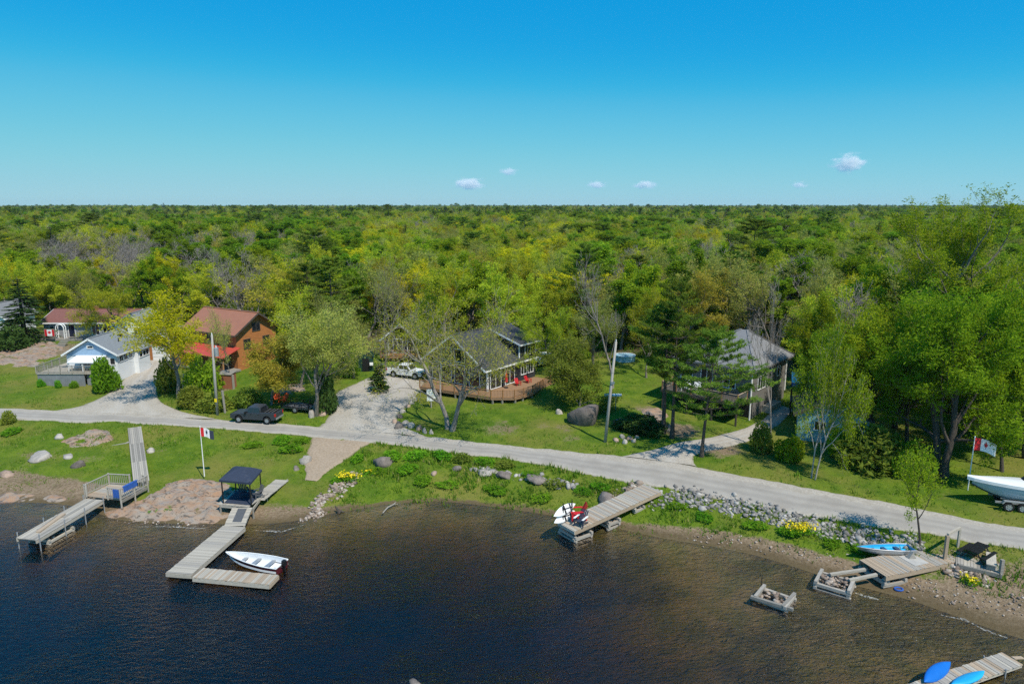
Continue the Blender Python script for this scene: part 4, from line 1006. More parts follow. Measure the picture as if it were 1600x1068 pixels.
M['bedrock'] = granite_mat()
def outcrop(poly_px, amp, label, seed, soft=1.2):
    poly = np.array([tuple(G(*q)[:2]) for q in poly_px]); lo = poly.min(0) - .6; hi = poly.max(0) + .6; st = .16
    xs = np.arange(lo[0], hi[0], st); ys = np.arange(lo[1], hi[1], st); X, Y = np.meshgrid(xs, ys); P = np.stack([X.ravel(), Y.ravel()], 1)
    d = np.full(len(P), 1e9)
    for i in range(len(poly)):
        a, b = poly[i], poly[(i+1) % len(poly)]; ab = b - a; t = np.clip(((P-a) @ ab)/(ab @ ab + 1e-9), 0, 1); d = np.minimum(d, np.linalg.norm(P - (a + t[:, None]*ab), axis=1))
    d = np.where(in_poly(P, poly), d, -d); x, y = P[:, 0], P[:, 1]
    nz = np.sin(x*1.3 + seed)*np.sin(y*1.7 + seed*.7)*.5 + np.sin(x*3.1 + y*1.9 + seed)*.25 + np.sin(x*6.3 - y*5.1)*.1
    step = np.floor((nz + y*.5 + x*.2)*2.2)/2.2*.5
    z = heights(x, y) + amp*_sm(0, soft, d + nz*.35)*(.62 + .4*nz + .35*np.sin(step*9)) - .14*(d < .05) - .06
    ii = np.arange(len(P)).reshape(X.shape); Q = np.stack([ii[:-1, :-1].ravel(), ii[:-1, 1:].ravel(), ii[1:, 1:].ravel(), ii[1:, :-1].ravel()], 1)
    Q = Q[(d[Q] > -.35).all(1)]; used = np.unique(Q); rm = np.zeros(len(P), int); rm[used] = np.arange(len(used))
    me = fast_mesh('rock_outcrop', np.stack([x, y, z], 1)[used], rm[Q], [M['bedrock']], smooth=True); return tag(link('rock_outcrop', me), label, 'rock')

outcrop([(232,772),(256,754),(300,745),(330,744),(365,752),(374,775),(352,797),(384,812),(372,821),(330,822),(240,818),(168,812),(156,800),(188,792)], .46, 'broad pink and grey bedrock slab between the two left docks', 3)
outcrop([(-40,774),(20,768),(70,768),(106,774),(110,784),(60,787),(0,790),(-40,792)], .28, 'low flat bedrock ledge at the water by the left edge', 5, .8)
outcrop([(88,692),(120,676),(150,668),(176,672),(180,686),(150,697),(110,700)], .22, 'long pale bedrock hump in the grass left of the boardwalk ramp', 7, .8)
outcrop([(424,614),(440,602),(478,597),(482,610),(452,619)], .3, 'sloping pink bedrock patch behind the orange chairs', 9, .8)
outcrop([(-30,548),(30,534),(80,532),(108,540),(92,556),(54,574),(-30,572)], .22, 'bare grey bedrock slope left of the blue and white cottage', 11, 1.2)
outcrop([(1000,640),(1030,632),(1048,650),(1030,668),(1000,664)], .25, 'flat pale bedrock under the pines', 13, .8)
boulder((67, 714), 42, 13, 'stone_pale', 1, 'broad pale rounded boulder on the grass left of the docks')
boulder((121, 729), 24, 15, 'stone_grey', 2, 'small dark-sided boulder on the grass near the left dock railing')
boulder((92, 684), 22, 8, 'stone_pale', 3, 'flat square pale stone in the grass by the road')
boulder((236, 706), 15, 9, 'stone_pale', 4, 'pale stone just right of the boardwalk ramp')
boulder((108, 713), 24, 6, 'stone_pale', 5, 'low flat pale stone behind the broad pale boulder')
boulder((12, 742), 26, 9, 'stone_pink', 6, 'pinkish stone on the sand at the left edge')
boulder((478, 722), 24, 17, 'stone_pale', 7, 'pale block of stone beside the sandy ramp')
boulder((462, 733), 14, 9, 'stone_grey', 8, 'small grey stone left of the sandy ramp')
boulder((598, 724), 38, 18, 'stone_grey', 9, 'dark squat boulder at the top of the grassy bank right of the ramp')
boulder((715, 733), 22, 11, 'stone_grey', 10, 'dark boulder on the bank, leftmost of the three big bank boulders')
boulder((678, 741), 16, 9, 'stone_pink', 11, 'small tan stone alone in the bank grass')
boulder((791, 744), 34, 12, 'stone_grey', 12, 'long brown boulder on the bank, middle of the three big ones')
boulder((838, 750), 38, 12, 'stone_grey', 13, 'long grey boulder on the bank, rightmost of the three big ones')
boulder((760, 740), 36, 12, 'stone_pale', 14, 'bright white-streaked boulder in the bank row')
boulder((948, 785), 38, 20, 'stone_grey', 15, 'big dark boulder against the head of the centre dock')
boulder((915, 660), 64, 46, 'stone_grey', 91, 'huge rounded grey boulder beside the leaning utility pole', squash=.9)
boulder((873, 647), 14, 14, 'stone_pale', 17, 'upright pale stone left of the huge boulder')
boulder((968, 664), 26, 14, 'stone_grey', 18, 'grey boulder under the bush right of the leaning pole')
boulder((1046, 672), 22, 14, 'stone_pale', 19, 'pale boulder at the foot of the tall pine')
boulder((487, 652), 16, 20, 'stone_pale', 20, 'white boulder standing at the corner of the middle driveway')
boulder((505, 647), 20, 14, 'stone_pink', 21, 'pink slab leaning beside the white driveway boulder')
boulder((650, 1069), 26, 6, 'stone_grey', 22, 'brown rock tip breaking the water at the bottom edge', sink=.05).location = W(648, 1068, -.06)
k = 0
for bx, by, w_, mk in [(622,668,17,'stone_grey'),(616,660,14,'stone_pink'),(625,652,14,'stone_grey'),(630,644,13,'stone_pale'),(636,636,12,'stone_pink'),(643,630,12,'stone_pale'),(648,625,11,'stone_pale'),(632,664,17,'stone_pale'),(643,668,14,'stone_pale'),(654,671,13,'stone_pink'),(664,675,12,'stone_pale'),(674,677,13,'stone_pale')]:
    boulder((bx, by), w_, w_*.72, mk, 50 + k, 'rounded stone in the row edging the middle driveway', group='stones edging the middle driveway'); k += 1
for bx, by, w_, mk in [(962,688,14,'stone_pink'),(972,684,13,'stone_pale'),(982,686,14,'stone_pink'),(990,690,12,'stone_pale'),(976,692,12,'stone_pale'),(996,684,10,'stone_pink')]:
    boulder((bx, by), w_, w_*.6, mk, 70 + k, 'tan garden stone in the cluster right of the leaning pole', group='garden stones by the leaning pole'); k += 1
riprap('rubble_stones', [(556, 742), (530, 762), (505, 780), (490, 797)], 20, 260, (.08, .22), 'riprap_pink', 1, 'line of pinkish rubble running from the ramp down to the water')
riprap('rubble_stones', [(470, 812), (505, 803)], 10, 60, (.06, .16), 'riprap_pink', 6, 'scatter of white pebbles in the shallows below the rubble line')
riprap('rubble_stones', [(745, 735), (800, 742), (860, 752), (900, 760)], 14, 90, (.12, .3), 'riprap_grey', 2, 'loose rubble between the boulders of the grassy bank')
riprap('rubble_stones', [(955, 778), (985, 768), (1000, 762)], 16, 80, (.14, .3), 'riprap_pink', 3, 'pinkish rubble left of the head of the centre dock')
riprap('rubble_stones', [(1015, 778), (1080, 778), (1140, 790), (1200, 803), (1260, 818), (1310, 832), (1370, 846), (1440, 852)], 32, 1900, (.07, .21), 'riprap_grey', 4, 'long band of broken grey rock along the right bank')
riprap('rubble_stones', [(1462, 878), (1490, 892), (1520, 905), (1545, 908)], 20, 190, (.08, .2), 'riprap_pink', 5, 'heap of stones supporting the right patio')
riprap('rubble_stones', [(1080, 842), (1160, 848), (1240, 862), (1330, 880)], 22, 200, (.03, .09), 'riprap_pink', 8, 'scattered small stones on the right mud flat')
riprap('rubble_stones', [(1420, 915), (1500, 935), (1600, 945)], 34, 220, (.03, .09), 'riprap_pink', 9, 'scattered pebbles on the beach at the right edge')
riprap('rubble_stones', [(180, 816), (250, 819), (335, 823)], 8, 60, (.04, .11), 'riprap_pink', 10, 'pale pebbles along the foot of the bedrock slab')
# ---------------------------------------------------------------- houses
def house(name, loc, rz, label): return thing(name, loc, rz, label, 'house')
# brown-roofed bungalow, far left
p = G(112, 528); zb = p.z
A = house('bungalow', p, 0, 'grey bungalow with a brown-red roof at the far left')
ze = z_over(p, 503) - zb; zr = z_over(p + V3((0, 3.6, 0)), 484) - zb
gable_walls(A, -4.2, 9.4, 0, 7.2, -.6, ze, zr, 'x', 'siding_grey'); gable_roof(A, -4.2, 9.4, 0, 7.2, ze, zr, 'x', 'shingle_brown', over=.55)
window(A, (.2, 0, 1.2), (0, -1, 0), .95, 1.9, 1, 1, 'white', 'glass_blue', name='door'); window(A, (4.0, 0, 1.35), (0, -1, 0), 1.1, 1.5, 2, 1, gm='glass_blue')
window(A, (6.0, 0, 1.4), (0, -1, 0), 1.6, 1.2, 3, 1); window(A, (-2.6, 0, 1.3), (0, -1, 0), 1.3, 1.2, 2, 1)
MB().box(2.1, 2.7, 3.0, 3.6, zr-.5, zr+.7).build('chimney', M['terracotta'], A)
poly_deck(A, [(-4.4, -2.6, .25), (3.2, -2.6, .25), (3.2, -.02, .25), (-4.4, -.02, .25)], .5, 'wood_old', 'porch_deck')
railing(A, [(-4.4, -2.55, .25), (-.9, -2.55, .25)], .8, 'wood_old', 'wood_old', 'wood_old', .2)
a_ = thing('garden_arch', G(97, 531), 0, 'white garden arch in front of the brown-roofed bungalow', 'arch')
for s in (-1, 1):
    m = MB(); m.tube([(s*.62, y_, z_) for y_, z_ in ((-.25, 0), (-.25, 1.9))], .07, 6); m.tube([(s*.62, .25, 0), (s*.62, .25, 1.9)], .07, 6)
    for z_ in (.4, .8, 1.2, 1.6): m.bar((s*.62, -.25, z_), (s*.62, .25, z_), .05, .05)
    m.build('side_frame', M['white'], a_)
for y_ in (-.25, .25): MB().tube([(.62*math.cos(t), y_, 1.88+.62*math.sin(t)) for t in np.linspace(0, math.pi, 11)], .08, 6).build('hoop', M['white'], a_)
s_ = thing('wooden_steps', G(96, 541), 0, 'short wooden steps below the white garden arch', 'steps')
for i in range(4): MB().box(-.6, .6, -.3+.3*i, .02+.3*i, .18*i, .18*i+.14).build('step', M['wood_old'], s_)
def leaf_poly(s, c, plane):
    half = [(0, 1), (.12, .72), (.28, .78), (.22, .38), (.44, .58), (.5, .42), (.8, .38), (.68, .2), (.78, .08), (.38, -.22), (.42, -.38), (.06, -.32), (.05, -.75)]
    pts = half + [(-x, z) for x, z in half[::-1] if x > 0]
    return [plane(c[0] + x*s, c[1] + z*s) for x, z in pts]
b_ = thing('flag_banner', G(80, 534) + V3((0, -.1, .55)), 0, 'red and white maple leaf flag hung before the brown-roofed bungalow', 'flag')
for x0, x1, mk in ((-.75, -.38, 'red'), (-.38, .38, 'white'), (.38, .75, 'red')): MB().box(x0, x1, -.015, .015, .4, 1.4).build('stripe', M[mk], b_)
MB().prism(leaf_poly(.36, (0, .9), lambda x, z: (x, -.02, z)), (0, -.008, 0)).build('emblem', M['red'], b_)
MB().box(-.8, .8, -.03, .03, 1.4, 1.46).box(-.8, -.74, -.03, .03, -.6, 1.4).box(.74, .8, -.03, .03, -.6, 1.4).build('frame', M['wood_old'], b_)
# white house seen through the tree behind, and a sliver of another at the left edge
for (bx, by, ey, ry, w_, d_, lab, rm) in ((206, 530, 508, 492, 5.0, 6, 'small white house half hidden behind the round yellow-green tree', 'shingle_grey'), (-14, 524, 497, 478, 5.2, 7, 'white cottage cut off by the left edge', 'shingle_light')):
    p = G(bx, by); h_ = house('white_cottage', p, 0, lab); e_ = z_over(p, ey)-p.z; r_ = z_over(p, ry)-p.z
    gable_walls(h_, -w_/2, w_/2, 0, d_, -.5, e_, r_, 'y', 'siding_white'); gable_roof(h_, -w_/2, w_/2, 0, d_, e_, r_, 'y', rm)
    window(h_, (-.9, 0, 1.3), (0, -1, 0), .9, 1.1, 2, 1); window(h_, (1.0, 0, 1.3), (0, -1, 0), .9, 1.1, 2, 1)
# white cottage with the raised deck
B0 = V3((-53.0, 85.2, 2.9)); B = house('raised_cottage', B0, 0, 'blue and white cottage with a grey shingle roof and raised deck')
gable_walls(B, -3.3, 3.3, 0, 6.8, -.4, 3.8, 5.75, 'y', 'siding_white')
B.scale = (.96, .96, .95); rf_ = gable_roof(B, -3.3, 3.3, 0, 6.8, 3.8, 5.75, 'y', 'shingle_grey', over=.4, rake=.45)
MB().prism([(-3.2, -.03, 3.62), (3.2, -.03, 3.62), (3.2, -.03, 3.72), (0, -.03, 5.62), (-3.2, -.03, 3.72)], (0, -.05, 0)).build('gable_shade', M['siding_shade_blue'], B)  # blue shade below the eaves, painted as a plate on the white gable
MB().box(3.3, 3.9, 4.0, 7.0, -.2, 3.35).build('rear_wing', M['siding_white'], B)
MB().slab([(4.25, 3.8, 3.42), (4.25, 7.4, 3.42), (2.2, 7.4, 4.72), (2.2, 3.8, 4.72)], .15).build('rear_roof', M['shingle_grey'], B)
for y_ in (.9, 2.0, 3.2): window(B, (3.3, y_, 3.05), (1, 0, 0), .75, .8, 2, 1)
for y_ in (4.7, 5.6, 6.4): window(B, (3.9, y_, 2.75), (1, 0, 0), .7, .7, 1, 1)
MB().slab([(-1.9, -2.3, 3.15), (2.0, -2.3, 3.15), (2.0, -.05, 3.65), (-1.9, -.05, 3.65)], .12).build('porch_roof', M['white'], B)
for x_ in (-1.8, 0, 1.9): MB().box(x_-.06, x_+.06, -2.2, -2.08, 1.9, 3.05).build('porch_post', M['white'], B)
window(B, (-.9, 0, 2.75), (0, -1, 0), 1.4, .9, 3, 1); window(B, (1.0, 0, 2.7), (0, -1, 0), 1.2, 1.3, 2, 1); window(B, (2.7, 0, 2.8), (0, -1, 0), .6, .8, 1, 1)
window(B, (0, -.08, 4.75), (0, -1, 0), .7, .25, 1, 1)
for x_, y_ in ((-.7, 1.6), (-.6, 2.9), (-.8, 4.2), (1.2, 5.0)): MB().box(x_-.18, x_+.18, y_-.18, y_+.18, 5.2, 5.95 - abs(x_)*.3).build('roof_vent', M['black'], rf_)
MB().tube([(1.9, 3.2, 4.5), (1.9, 3.2, 5.4)], .07, 6).build('vent_pipe', M['black'], rf_)
poly_deck(B, [(-5.6, -2.9, 1.88), (.6, -2.9, 1.88), (2.2, -2.4, 1.88), (2.2, -.02, 1.88), (-3.32, -.02, 1.88), (-3.32, 3.5, 1.88), (-5.6, 3.5, 1.88)], .14, 'wood_pale', 'porch_deck')
MB().box(-5.5, .5, -2.8, -2.7, -.4, 1.72).build('deck_skirt', M['skirt_grey'], B); MB().box(-5.5, -5.4, -2.7, 3.4, -.4, 1.72).build('deck_skirt', M['skirt_grey'], B)
MB().box(.55, 2.1, -2.4, -2.3, -.4, 1.72).build('deck_skirt', M['skirt_grey'], B)
railing(B, [(-5.55, 3.4, 1.88), (-5.55, -2.85, 1.88), (.6, -2.85, 1.88), (2.15, -2.35, 1.88)], .95, 'wood_grey', 'wood_old', 'wood_old', .16)
# log house with the red metal roofs
C0 = V3((-36.6, 89.9, 2.9)); C = house('log_house', C0, math.radians(-30), 'two-storey orange log house with red metal roofs')
gable_walls(C, -10.2, -.3, .3, 7.0, -.6, 5.4, 7.5, 'x', 'log_orange'); gable_roof(C, -10.2, -.3, .3, 7.0, 5.4, 7.5, 'x', 'red_metal', over=.75, rake=.7, trim='bark_dark')
MB().slab([(-10.4, -2.7, 2.55), (.5, -2.7, 2.55), (.5, .25, 3.45), (-10.4, .25, 3.45)], .1).build('porch_roof', M['red_metal_y'], C)
poly_deck(C, [(-10.4, -2.4, .5), (.3, -2.4, .5), (.3, .25, .5), (-10.4, .25, .5)], .25, 'wood_old', 'porch_deck')
for x_ in (-10.2, -7.6, -5.0, -2.4, .1): MB().box(x_-.08, x_+.08, -2.38, -2.22, -.7, 2.5).build('porch_post', M['cedar'], C)
railing(C, [(-10.2, -2.3, .5), (-7.9, -2.3, .5)], .85, 'cedar', 'cedar', 'cedar', .2); railing(C, [(-4.9, -2.3, .5), (.1, -2.3, .5)], .85, 'cedar', 'cedar', 'cedar', .2)
for x_ in (-8.6, -5.6, -2.4): window(C, (x_, .3, 4.4), (0, -1, 0), 1.1, 1.1, 2, 1, 'bark_dark')
for x_ in (-8.2, -5.2, -2.2): window(C, (x_, .3, 1.6), (0, -1, 0), 1.2, 1.4, 2, 1, 'bark_dark')
window(C, (-.3, 3.65, 5.7), (1, 0, 0), 1.2, 1.0, 2, 1, 'bark_dark'); window(C, (-.3, 2.0, 3.6), (1, 0, 0), 1.0, 1.2, 2, 1, 'bark_dark'); window(C, (-.3, 5.2, 3.6), (1, 0, 0), 1.0, 1.2, 2, 1, 'bark_dark')
p = G(252, 563); g_ = house('log_garage', p, math.radians(-4), 'small orange log garage with a white door at the head of the left driveway'); g_['category'] = 'garage'
gable_walls(g_, -2.3, 2.6, 0, 5.5, -.4, 2.5, 3.9, 'y', 'log_orange'); gable_roof(g_, -2.3, 2.6, 0, 5.5, 2.5, 3.9, 'y', 'shingle_light', rake=.3)
dr = MB().box(-1.15, 1.35, -.05, .0, 0, 2.05).build('garage_door', M['white'], g_)
for z_ in (.5, 1.02, 1.54): MB().box(-1.14, 1.34, -.062, -.052, z_-.012, z_+.012).build('panel_joint', M['galv'], dr)
s_ = thing('outdoor_steps', G(296, 606), math.radians(20), 'open wooden steps with pale stringers before the log house', 'steps')
for s in (-.6, .6): MB().bar((s-.0, -1.5, .15), (s, 1.1, 1.85), .07, .26).build('stringer', M['wood_pale'], s_)
for i in range(8): MB().box(-.56, .56, -1.5+.32*i, -1.22+.32*i, .12+.21*i, .16+.21*i).build('tread', M['wood_grey'], s_)
p = G(356, 605); s_ = thing('storage_box', p, math.radians(-10), 'rust-brown boarded storage box beside the log house', 'shed')
MB().box(-.85, .85, -.6, .6, -.2, 1.75).build('wall', M['terracotta'], s_); MB().slab([(-.95, -.7, 1.8), (.95, -.7, 1.8), (.95, .7, 2.0), (-.95, .7, 2.0)], .08).build('roof', M['wood_old'], s_)
MB().box(-.5, .5, -.64, -.61, 0, 1.5).build('door', M['terracotta'], s_); MB().box(.95, 1.15, -.5, -.3, -.2, 1.7).build('post', M['wood_grey'], s_)
# dark green shed
p = G(572, 580); s_ = thing('garden_shed', p, math.radians(12), 'small dark green shed at the edge of the trees', 'shed')
gable_walls(s_, -1.0, 1.0, 0, 2.2, -.2, 1.9, 2.9, 'y', 'tarp_green'); gable_roof(s_, -1.0, 1.0, 0, 2.2, 1.9, 2.9, 'y', 'tarp_green', over=.2, rake=.2, t=.08, trim=None)
MB().box(-.45, .45, -.05, -.01, 0, 1.75).build('door', M['black'], s_); MB().box(.5, .95, -.5, -.1, .9, 1.2).build('white_tub', M['white'], s_)
# rear cabin
p = G(628, 560); R_ = house('rear_cabin', p, math.radians(-6), 'small dark cabin with white-edged gable and cedar deck behind the driveway'); e_ = z_over(p, 528)-p.z; r_ = z_over(p, 506)-p.z
gable_walls(R_, -2.4, 2.4, 0, 6, -.3, e_, r_, 'y', 'siding_charcoal'); gable_roof(R_, -2.4, 2.4, 0, 6, e_, r_, 'y', 'shingle_dark', over=.5, rake=.7)
window(R_, (-.5, 0, e_*.62), (0, -1, 0), 1.3, 1.9, 2, 1); window(R_, (1.3, 0, e_*.62), (0, -1, 0), .8, 1.2, 1, 1); MB().box(-1.5, -1.35, -1.6, -1.45, .4, e_+.1).build('porch_post', M['white'], R_)
poly_deck(R_, [(-2.6, -1.8, .75), (2.6, -1.8, .75), (2.6, -.02, .75), (-2.6, -.02, .75)], .35, 'cedar', 'porch_deck'); railing(R_, [(-2.5, -1.72, .75), (2.5, -1.72, .75)], .75, gap=.2)
# charcoal cottage with the wrap-around cedar deck
D0 = V3((-2.9, 79.0, 2.6)); DR = math.radians(-38.5); D = house('charcoal_cottage', D0, DR, 'charcoal cottage with tall windows and a wrap-around cedar deck')
gable_walls(D, -9.6, 0, 0, 9.2, -.6, 3.6, 6.9, 'y', 'siding_charcoal'); gable_roof(D, -9.6, 0, 0, 9.2, 3.6, 6.9, 'y', 'shingle_dark', over=.55, rake=1.0)
MB().prism([(-3.6, 6.0, -.5), (.06, 6.0, -.5), (.06, 6.0, 5.52), (-3.6, 6.0, 6.62)], (0, 3.35, 0)).build('tower_wall', M['siding_charcoal'], D)
tr_ = MB().slab([(-4.4, 5.5, 7.08), (.66, 5.5, 5.56), (.66, 9.85, 5.56), (-4.4, 9.85, 7.08)], .16).build('tower_roof', M['shingle_dark'], D)
MB().bar((.70, 5.46, 5.46), (.70, 9.89, 5.46), .04, .2).build('fascia', M['white'], tr_); MB().bar((.66, 5.47, 5.46), (-4.4, 5.47, 6.98), .04, .2).build('fascia', M['white'], tr_)
for y_ in (6.02, 9.33): MB().box(.02, .1, y_-.09, y_+.09, 3.3, 5.5).build('corner_board', M['white'], D)
window(D, (.06, 7.7, 4.6), (1, 0, 0), 1.0, 1.3, 2, 1)
for x_, w_, z0, z1 in ((-8.3, 1.4, 1.0, 3.2), (-6.6, 1.6, 1.0, 3.3), (-4.4, 1.6, 1.0, 3.3), (-2.0, 1.6, 1.0, 3.2), (-6.6, 1.6, 3.7, 5.2), (-4.4, 1.6, 3.7, 5.2)): window(D, (x_, 0, (z0+z1)/2), (0, -1, 0), w_, z1-z0, 1, 1)
for y_, w_, h_ in ((1.5, 1.9, 2.1), (4.2, 1.7, 2.1), (6.9, 1.0, 1.3), (8.3, 1.0, 1.3)): window(D, (0.06 if y_ > 6 else 0, y_, 1.95 if h_ > 2 else 2.2), (1, 0, 0), w_, h_, 2, 1)
for c_ in ((0, 0),): MB().box(c_[0]-.1, c_[0]+.1, c_[1]-.1, c_[1]+.1, .7, 3.5).build('corner_board', M['white'], D)
inv = (Matrix.Translation(D0) @ Matrix.Rotation(DR, 4, 'Z')).inverted()
fl = 3.35; outer = [inv @ W(px, py, fl) for px, py in ((656, 605), (767, 622), (804, 622), (832, 615), (849, 603))]
back = [V3((.0, 9.2, outer[0].z)), V3((.0, .0, outer[0].z)), V3((-9.6, 0, outer[0].z))]
poly_deck(D, outer + [V3((outer[-1].x, 9.2, outer[0].z))] + back, .22, 'deck_brown', 'porch_deck')
railing(D, outer + [V3((outer[-1].x, 9.0, outer[0].z))], .95, gap=.16)
for a_, b_ in zip(outer[:-1], outer[1:]):
    for t in (.08, .5): q = a_.lerp(b_, t)*.97; MB().box(q.x-.09, q.x+.09, q.y-.09, q.y+.09, -1.2, outer[0].z-.2).build('pier', M['wood_old'], D)
# grey hip-roofed house
E0 = V3((25.0, 70.0, 2.45)); ER = math.radians(-42); E_ = house('hip_roofed_house', E0, ER, 'grey two-storey house with a light hip roof behind the pines')
MB().box(-9, 0, 0, 9.5, 2.5, 5.8).build('wall', M['siding_taupe'], E_); MB().box(-8.9, -.1, .6, 9.4, -.8, 2.5).build('lower_wall', M['panel_black'], E_)
MB().box(-.08, .0, .7, 9.4, -.8, 2.48).build('foundation', M['siding_taupe'], E_)
x0, x1, y0, y1, zz = -9.6, .6, -.6, 10.1, 5.72; ap = [V3((-3.6, 4.75, 8.9)), V3((-2.8, 4.75, 8.9))]
m = MB(); cs = [V3((x0, y0, zz)), V3((x1, y0, zz)), V3((x1, y1, zz)), V3((x0, y1, zz))]; lo = [c - V3((0, 0, .2)) for c in cs]
m.add(cs + ap + lo, [(0, 1, 5, 4), (1, 2, 5), (2, 3, 4, 5), (3, 0, 4), (0, 6, 7, 1), (1, 7, 8, 2), (2, 8, 9, 3), (3, 9, 6, 0), (9, 8, 7, 6)]); ro = m.build('roof', M['shingle_light'], E_)
for a_, b_ in ((0, 4), (1, 5), (2, 5), (3, 4)): MB().bar(cs[a_] + V3((0, 0, .03)), ap[b_-4] + V3((0, 0, .03)), .25, .06).build('hip_cap', M['shingle_light'], ro)
window(E_, (0, 2.6, 3.9), (1, 0, 0), 1.9, 1.4, 3, 1); window(E_, (0, 7.2, 4.3), (1, 0, 0), .7, 1.0, 1, 1); window(E_, (0, 5.2, 4.9), (1, 0, 0), .5, .4, 1, 1)
for y_ in (.04, 9.46): MB().box(-.02, .07, y_-.1, y_+.1, -.6 if y_ < 1 else 1.6, 5.5).build('corner_board', M['white'], E_)
for x_ in (-7.4, -5.0, -2.4): window(E_, (x_, 0, 4.0), (0, -1, 0), 1.3, 1.9 if x_ == -5 else 1.3, 2, 1)
poly_deck(E_, [(-9.0, -2.8, 2.55), (-.1, -2.8, 2.55), (-.1, -.02, 2.55), (-9.0, -.02, 2.55)], .3, 'bark_dark', 'porch_deck'); railing(E_, [(-8.9, -.4, 2.55), (-8.9, -2.7, 2.55), (-.2, -2.7, 2.55), (-.2, -.4, 2.55)], .9, 'cedar', 'wood_warm', 'wood_old', .18)
for x_ in (-8.8, -5.9, -3.0, -.3): MB().box(x_-.08, x_+.08, -2.7, -2.54, -.9, 2.3).build('porch_post', M['bark_dark'], E_)
MB().box(.02, .9, 3.4, 6.4, .3, 1.1).build('entry_landing', M['wood_pale'], E_)
# turquoise cottage and the white awning behind it
p = G(1300, 694); F_ = house('turquoise_cottage', p, math.radians(-22), 'small turquoise cottage in the shade of the trees'); 
gable_walls(F_, -3.2, 3.0, 0, 6, -.4, 2.7, 4.4, 'y', 'siding_teal'); gable_roof(F_, -3.2, 3.0, 0, 6, 2.7, 4.4, 'y', 'shingle_dark', over=.4, trim='bark_dark')
window(F_, (-1.2, 0, 1.7), (0, -1, 0), .9, .8, 2, 1); window(F_, (1.7, 0, 1.7), (0, -1, 0), .9, 1.3, 2, 2); window(F_, (3.0, 2.4, 1.7), (1, 0, 0), .9, 1.3, 2, 2); MB().box(-.1, .8, -.04, -.01, 0, 2.0).build('door', M['white'], F_)
p = G(1276, 668) + V3((0, 4, 0)); z1 = z_over(p, 588)-p.z; a_ = thing('shade_awning', p, math.radians(-20), 'white sloped awning on dark posts behind the turquoise cottage', 'awning')
MB().slab([(-1.2, -.9, z1-.5), (1.2, -.9, z1-.7), (1.2, 1.1, z1), (-1.2, 1.1, z1+.2)], .06).build('canopy', M['white'], a_); MB().box(-1.2, 1.2, -.93, -.9, z1-.95, z1-.6).build('valance', M['cloth_blue'], a_)
for x_, y_ in ((-1.1, -.8), (1.1, -.8), (-1.1, 1.0), (1.1, 1.0)): MB().box(x_-.05, x_+.05, y_-.05, y_+.05, -.5, z1-.6).build('post', M['black'], a_)
MB().box(-1.2, 1.2, -.8, 1.1, z1-2.7, z1-2.5).build('platform', M['wood_warm'], a_)
# above-ground pool
p = G(976, 562); q_ = thing('swimming_pool', p, 0, 'round pale blue above-ground pool at the back of the lawn', 'pool')
m = MB(); m.grid([[(1.9*math.cos(t), 1.9*math.sin(t), z_) for t in np.linspace(0, 2*math.pi, 29)[:-1]] for z_ in (-.1, .75)], True); m.build('wall', M['pool_blue'], q_)
m = MB(); m.grid([[(r*math.cos(t), r*math.sin(t), z_) for t in np.linspace(0, 2*math.pi, 29)[:-1]] for r, z_ in ((1.82, .75), (1.82, .8), (2.0, .8), (2.0, .75))], True); m.build('rim', M['white'], q_)
m = MB(); m.add([(1.84*math.cos(t), 1.84*math.sin(t), .7) for t in np.linspace(0, 2*math.pi, 29)[:-1]], [tuple(range(28))]); m.build('water', M['pool_blue'], q_); q_.scale = (.75, .75, .9)
# ---------------------------------------------------------------- poles, wires, flags, signs
def lerp3(a, b, t): return V3(a).lerp(V3(b), t)
P1 = G(340, 648); h1 = z_over(P1, 523)-P1.z; u1 = thing('utility_pole', P1, 0, 'pale wooden utility pole with a grey transformer by the left driveway', 'utility pole')
MB().tube([(0, 0, -.4), (.04, 0, h1*.5), (.12, 0, h1)], [.16, .14, .10], 10).build('pole', M['pole_wood'], u1, True)
t_ = MB().tube([(.48, -.05, h1-2.3), (.48, -.05, h1-1.4)], .24, 12).build('transformer', M['galv'], u1); MB().bar((.12, 0, h1-1.7), (.3, -.03, h1-1.7), .08, .3).build('bracket', M['steel'], t_); MB().tube([(.48, -.05, h1-1.4), (.48, -.05, h1-1.15)], .05, 6).build('bushing', M['white'], t_)
MB().tube([(.12, 0, h1), (.12, 0, h1+.22)], .05, 6).build('insulator', M['white'], u1); MB().box(-.14, .14, -.19, -.17, 1.5, 1.9).build('yellow_marker', M['flower_yellow'], u1)
MB().tube([(.55, .7, -.3), (.5, .55, 2.6)], .13, 8).build('stub_post', M['wood_old'], u1)
P2 = G(945, 691); h2 = z_over(P2, 534)-P2.z; u2 = thing('utility_pole', P2, 0, 'leaning grey utility pole on the lawn by the huge boulder', 'utility pole')
tx = .82; MB().tube([(0, 0, -.4), (tx*.5, .05, h2*.5), (tx, .1, h2)], [.16, .14, .10], 10).build('pole', M['pole_wood'], u2, True); MB().tube([(tx, .1, h2), (tx, .1, h2+.22)], .05, 6).build('insulator', M['white'], u2)
MB().bar((tx*.6-.1, -.1, h2*.6), (tx*.6+.25, -.1, h2*.6), .08, .25).build('bracket', M['steel'], u2)
def wire(a, b, sag, label, r=.0055):
    a, b = V3(a), V3(b); m = MB(); m.tube([a.lerp(b, t) - V3((0, 0, sag*4*t*(1-t))) for t in np.linspace(0, 1, 25)], r, 4, False)
    tag(m.build('power_line', M['rubber']), label, 'wire')
T1 = P1 + V3((.12, 0, h1+.2)); T2 = P2 + V3((tx, .1, h2+.2)); T3 = V3((50, 45.5, 11.2)); T0 = V3((-80, 78, 12.5))
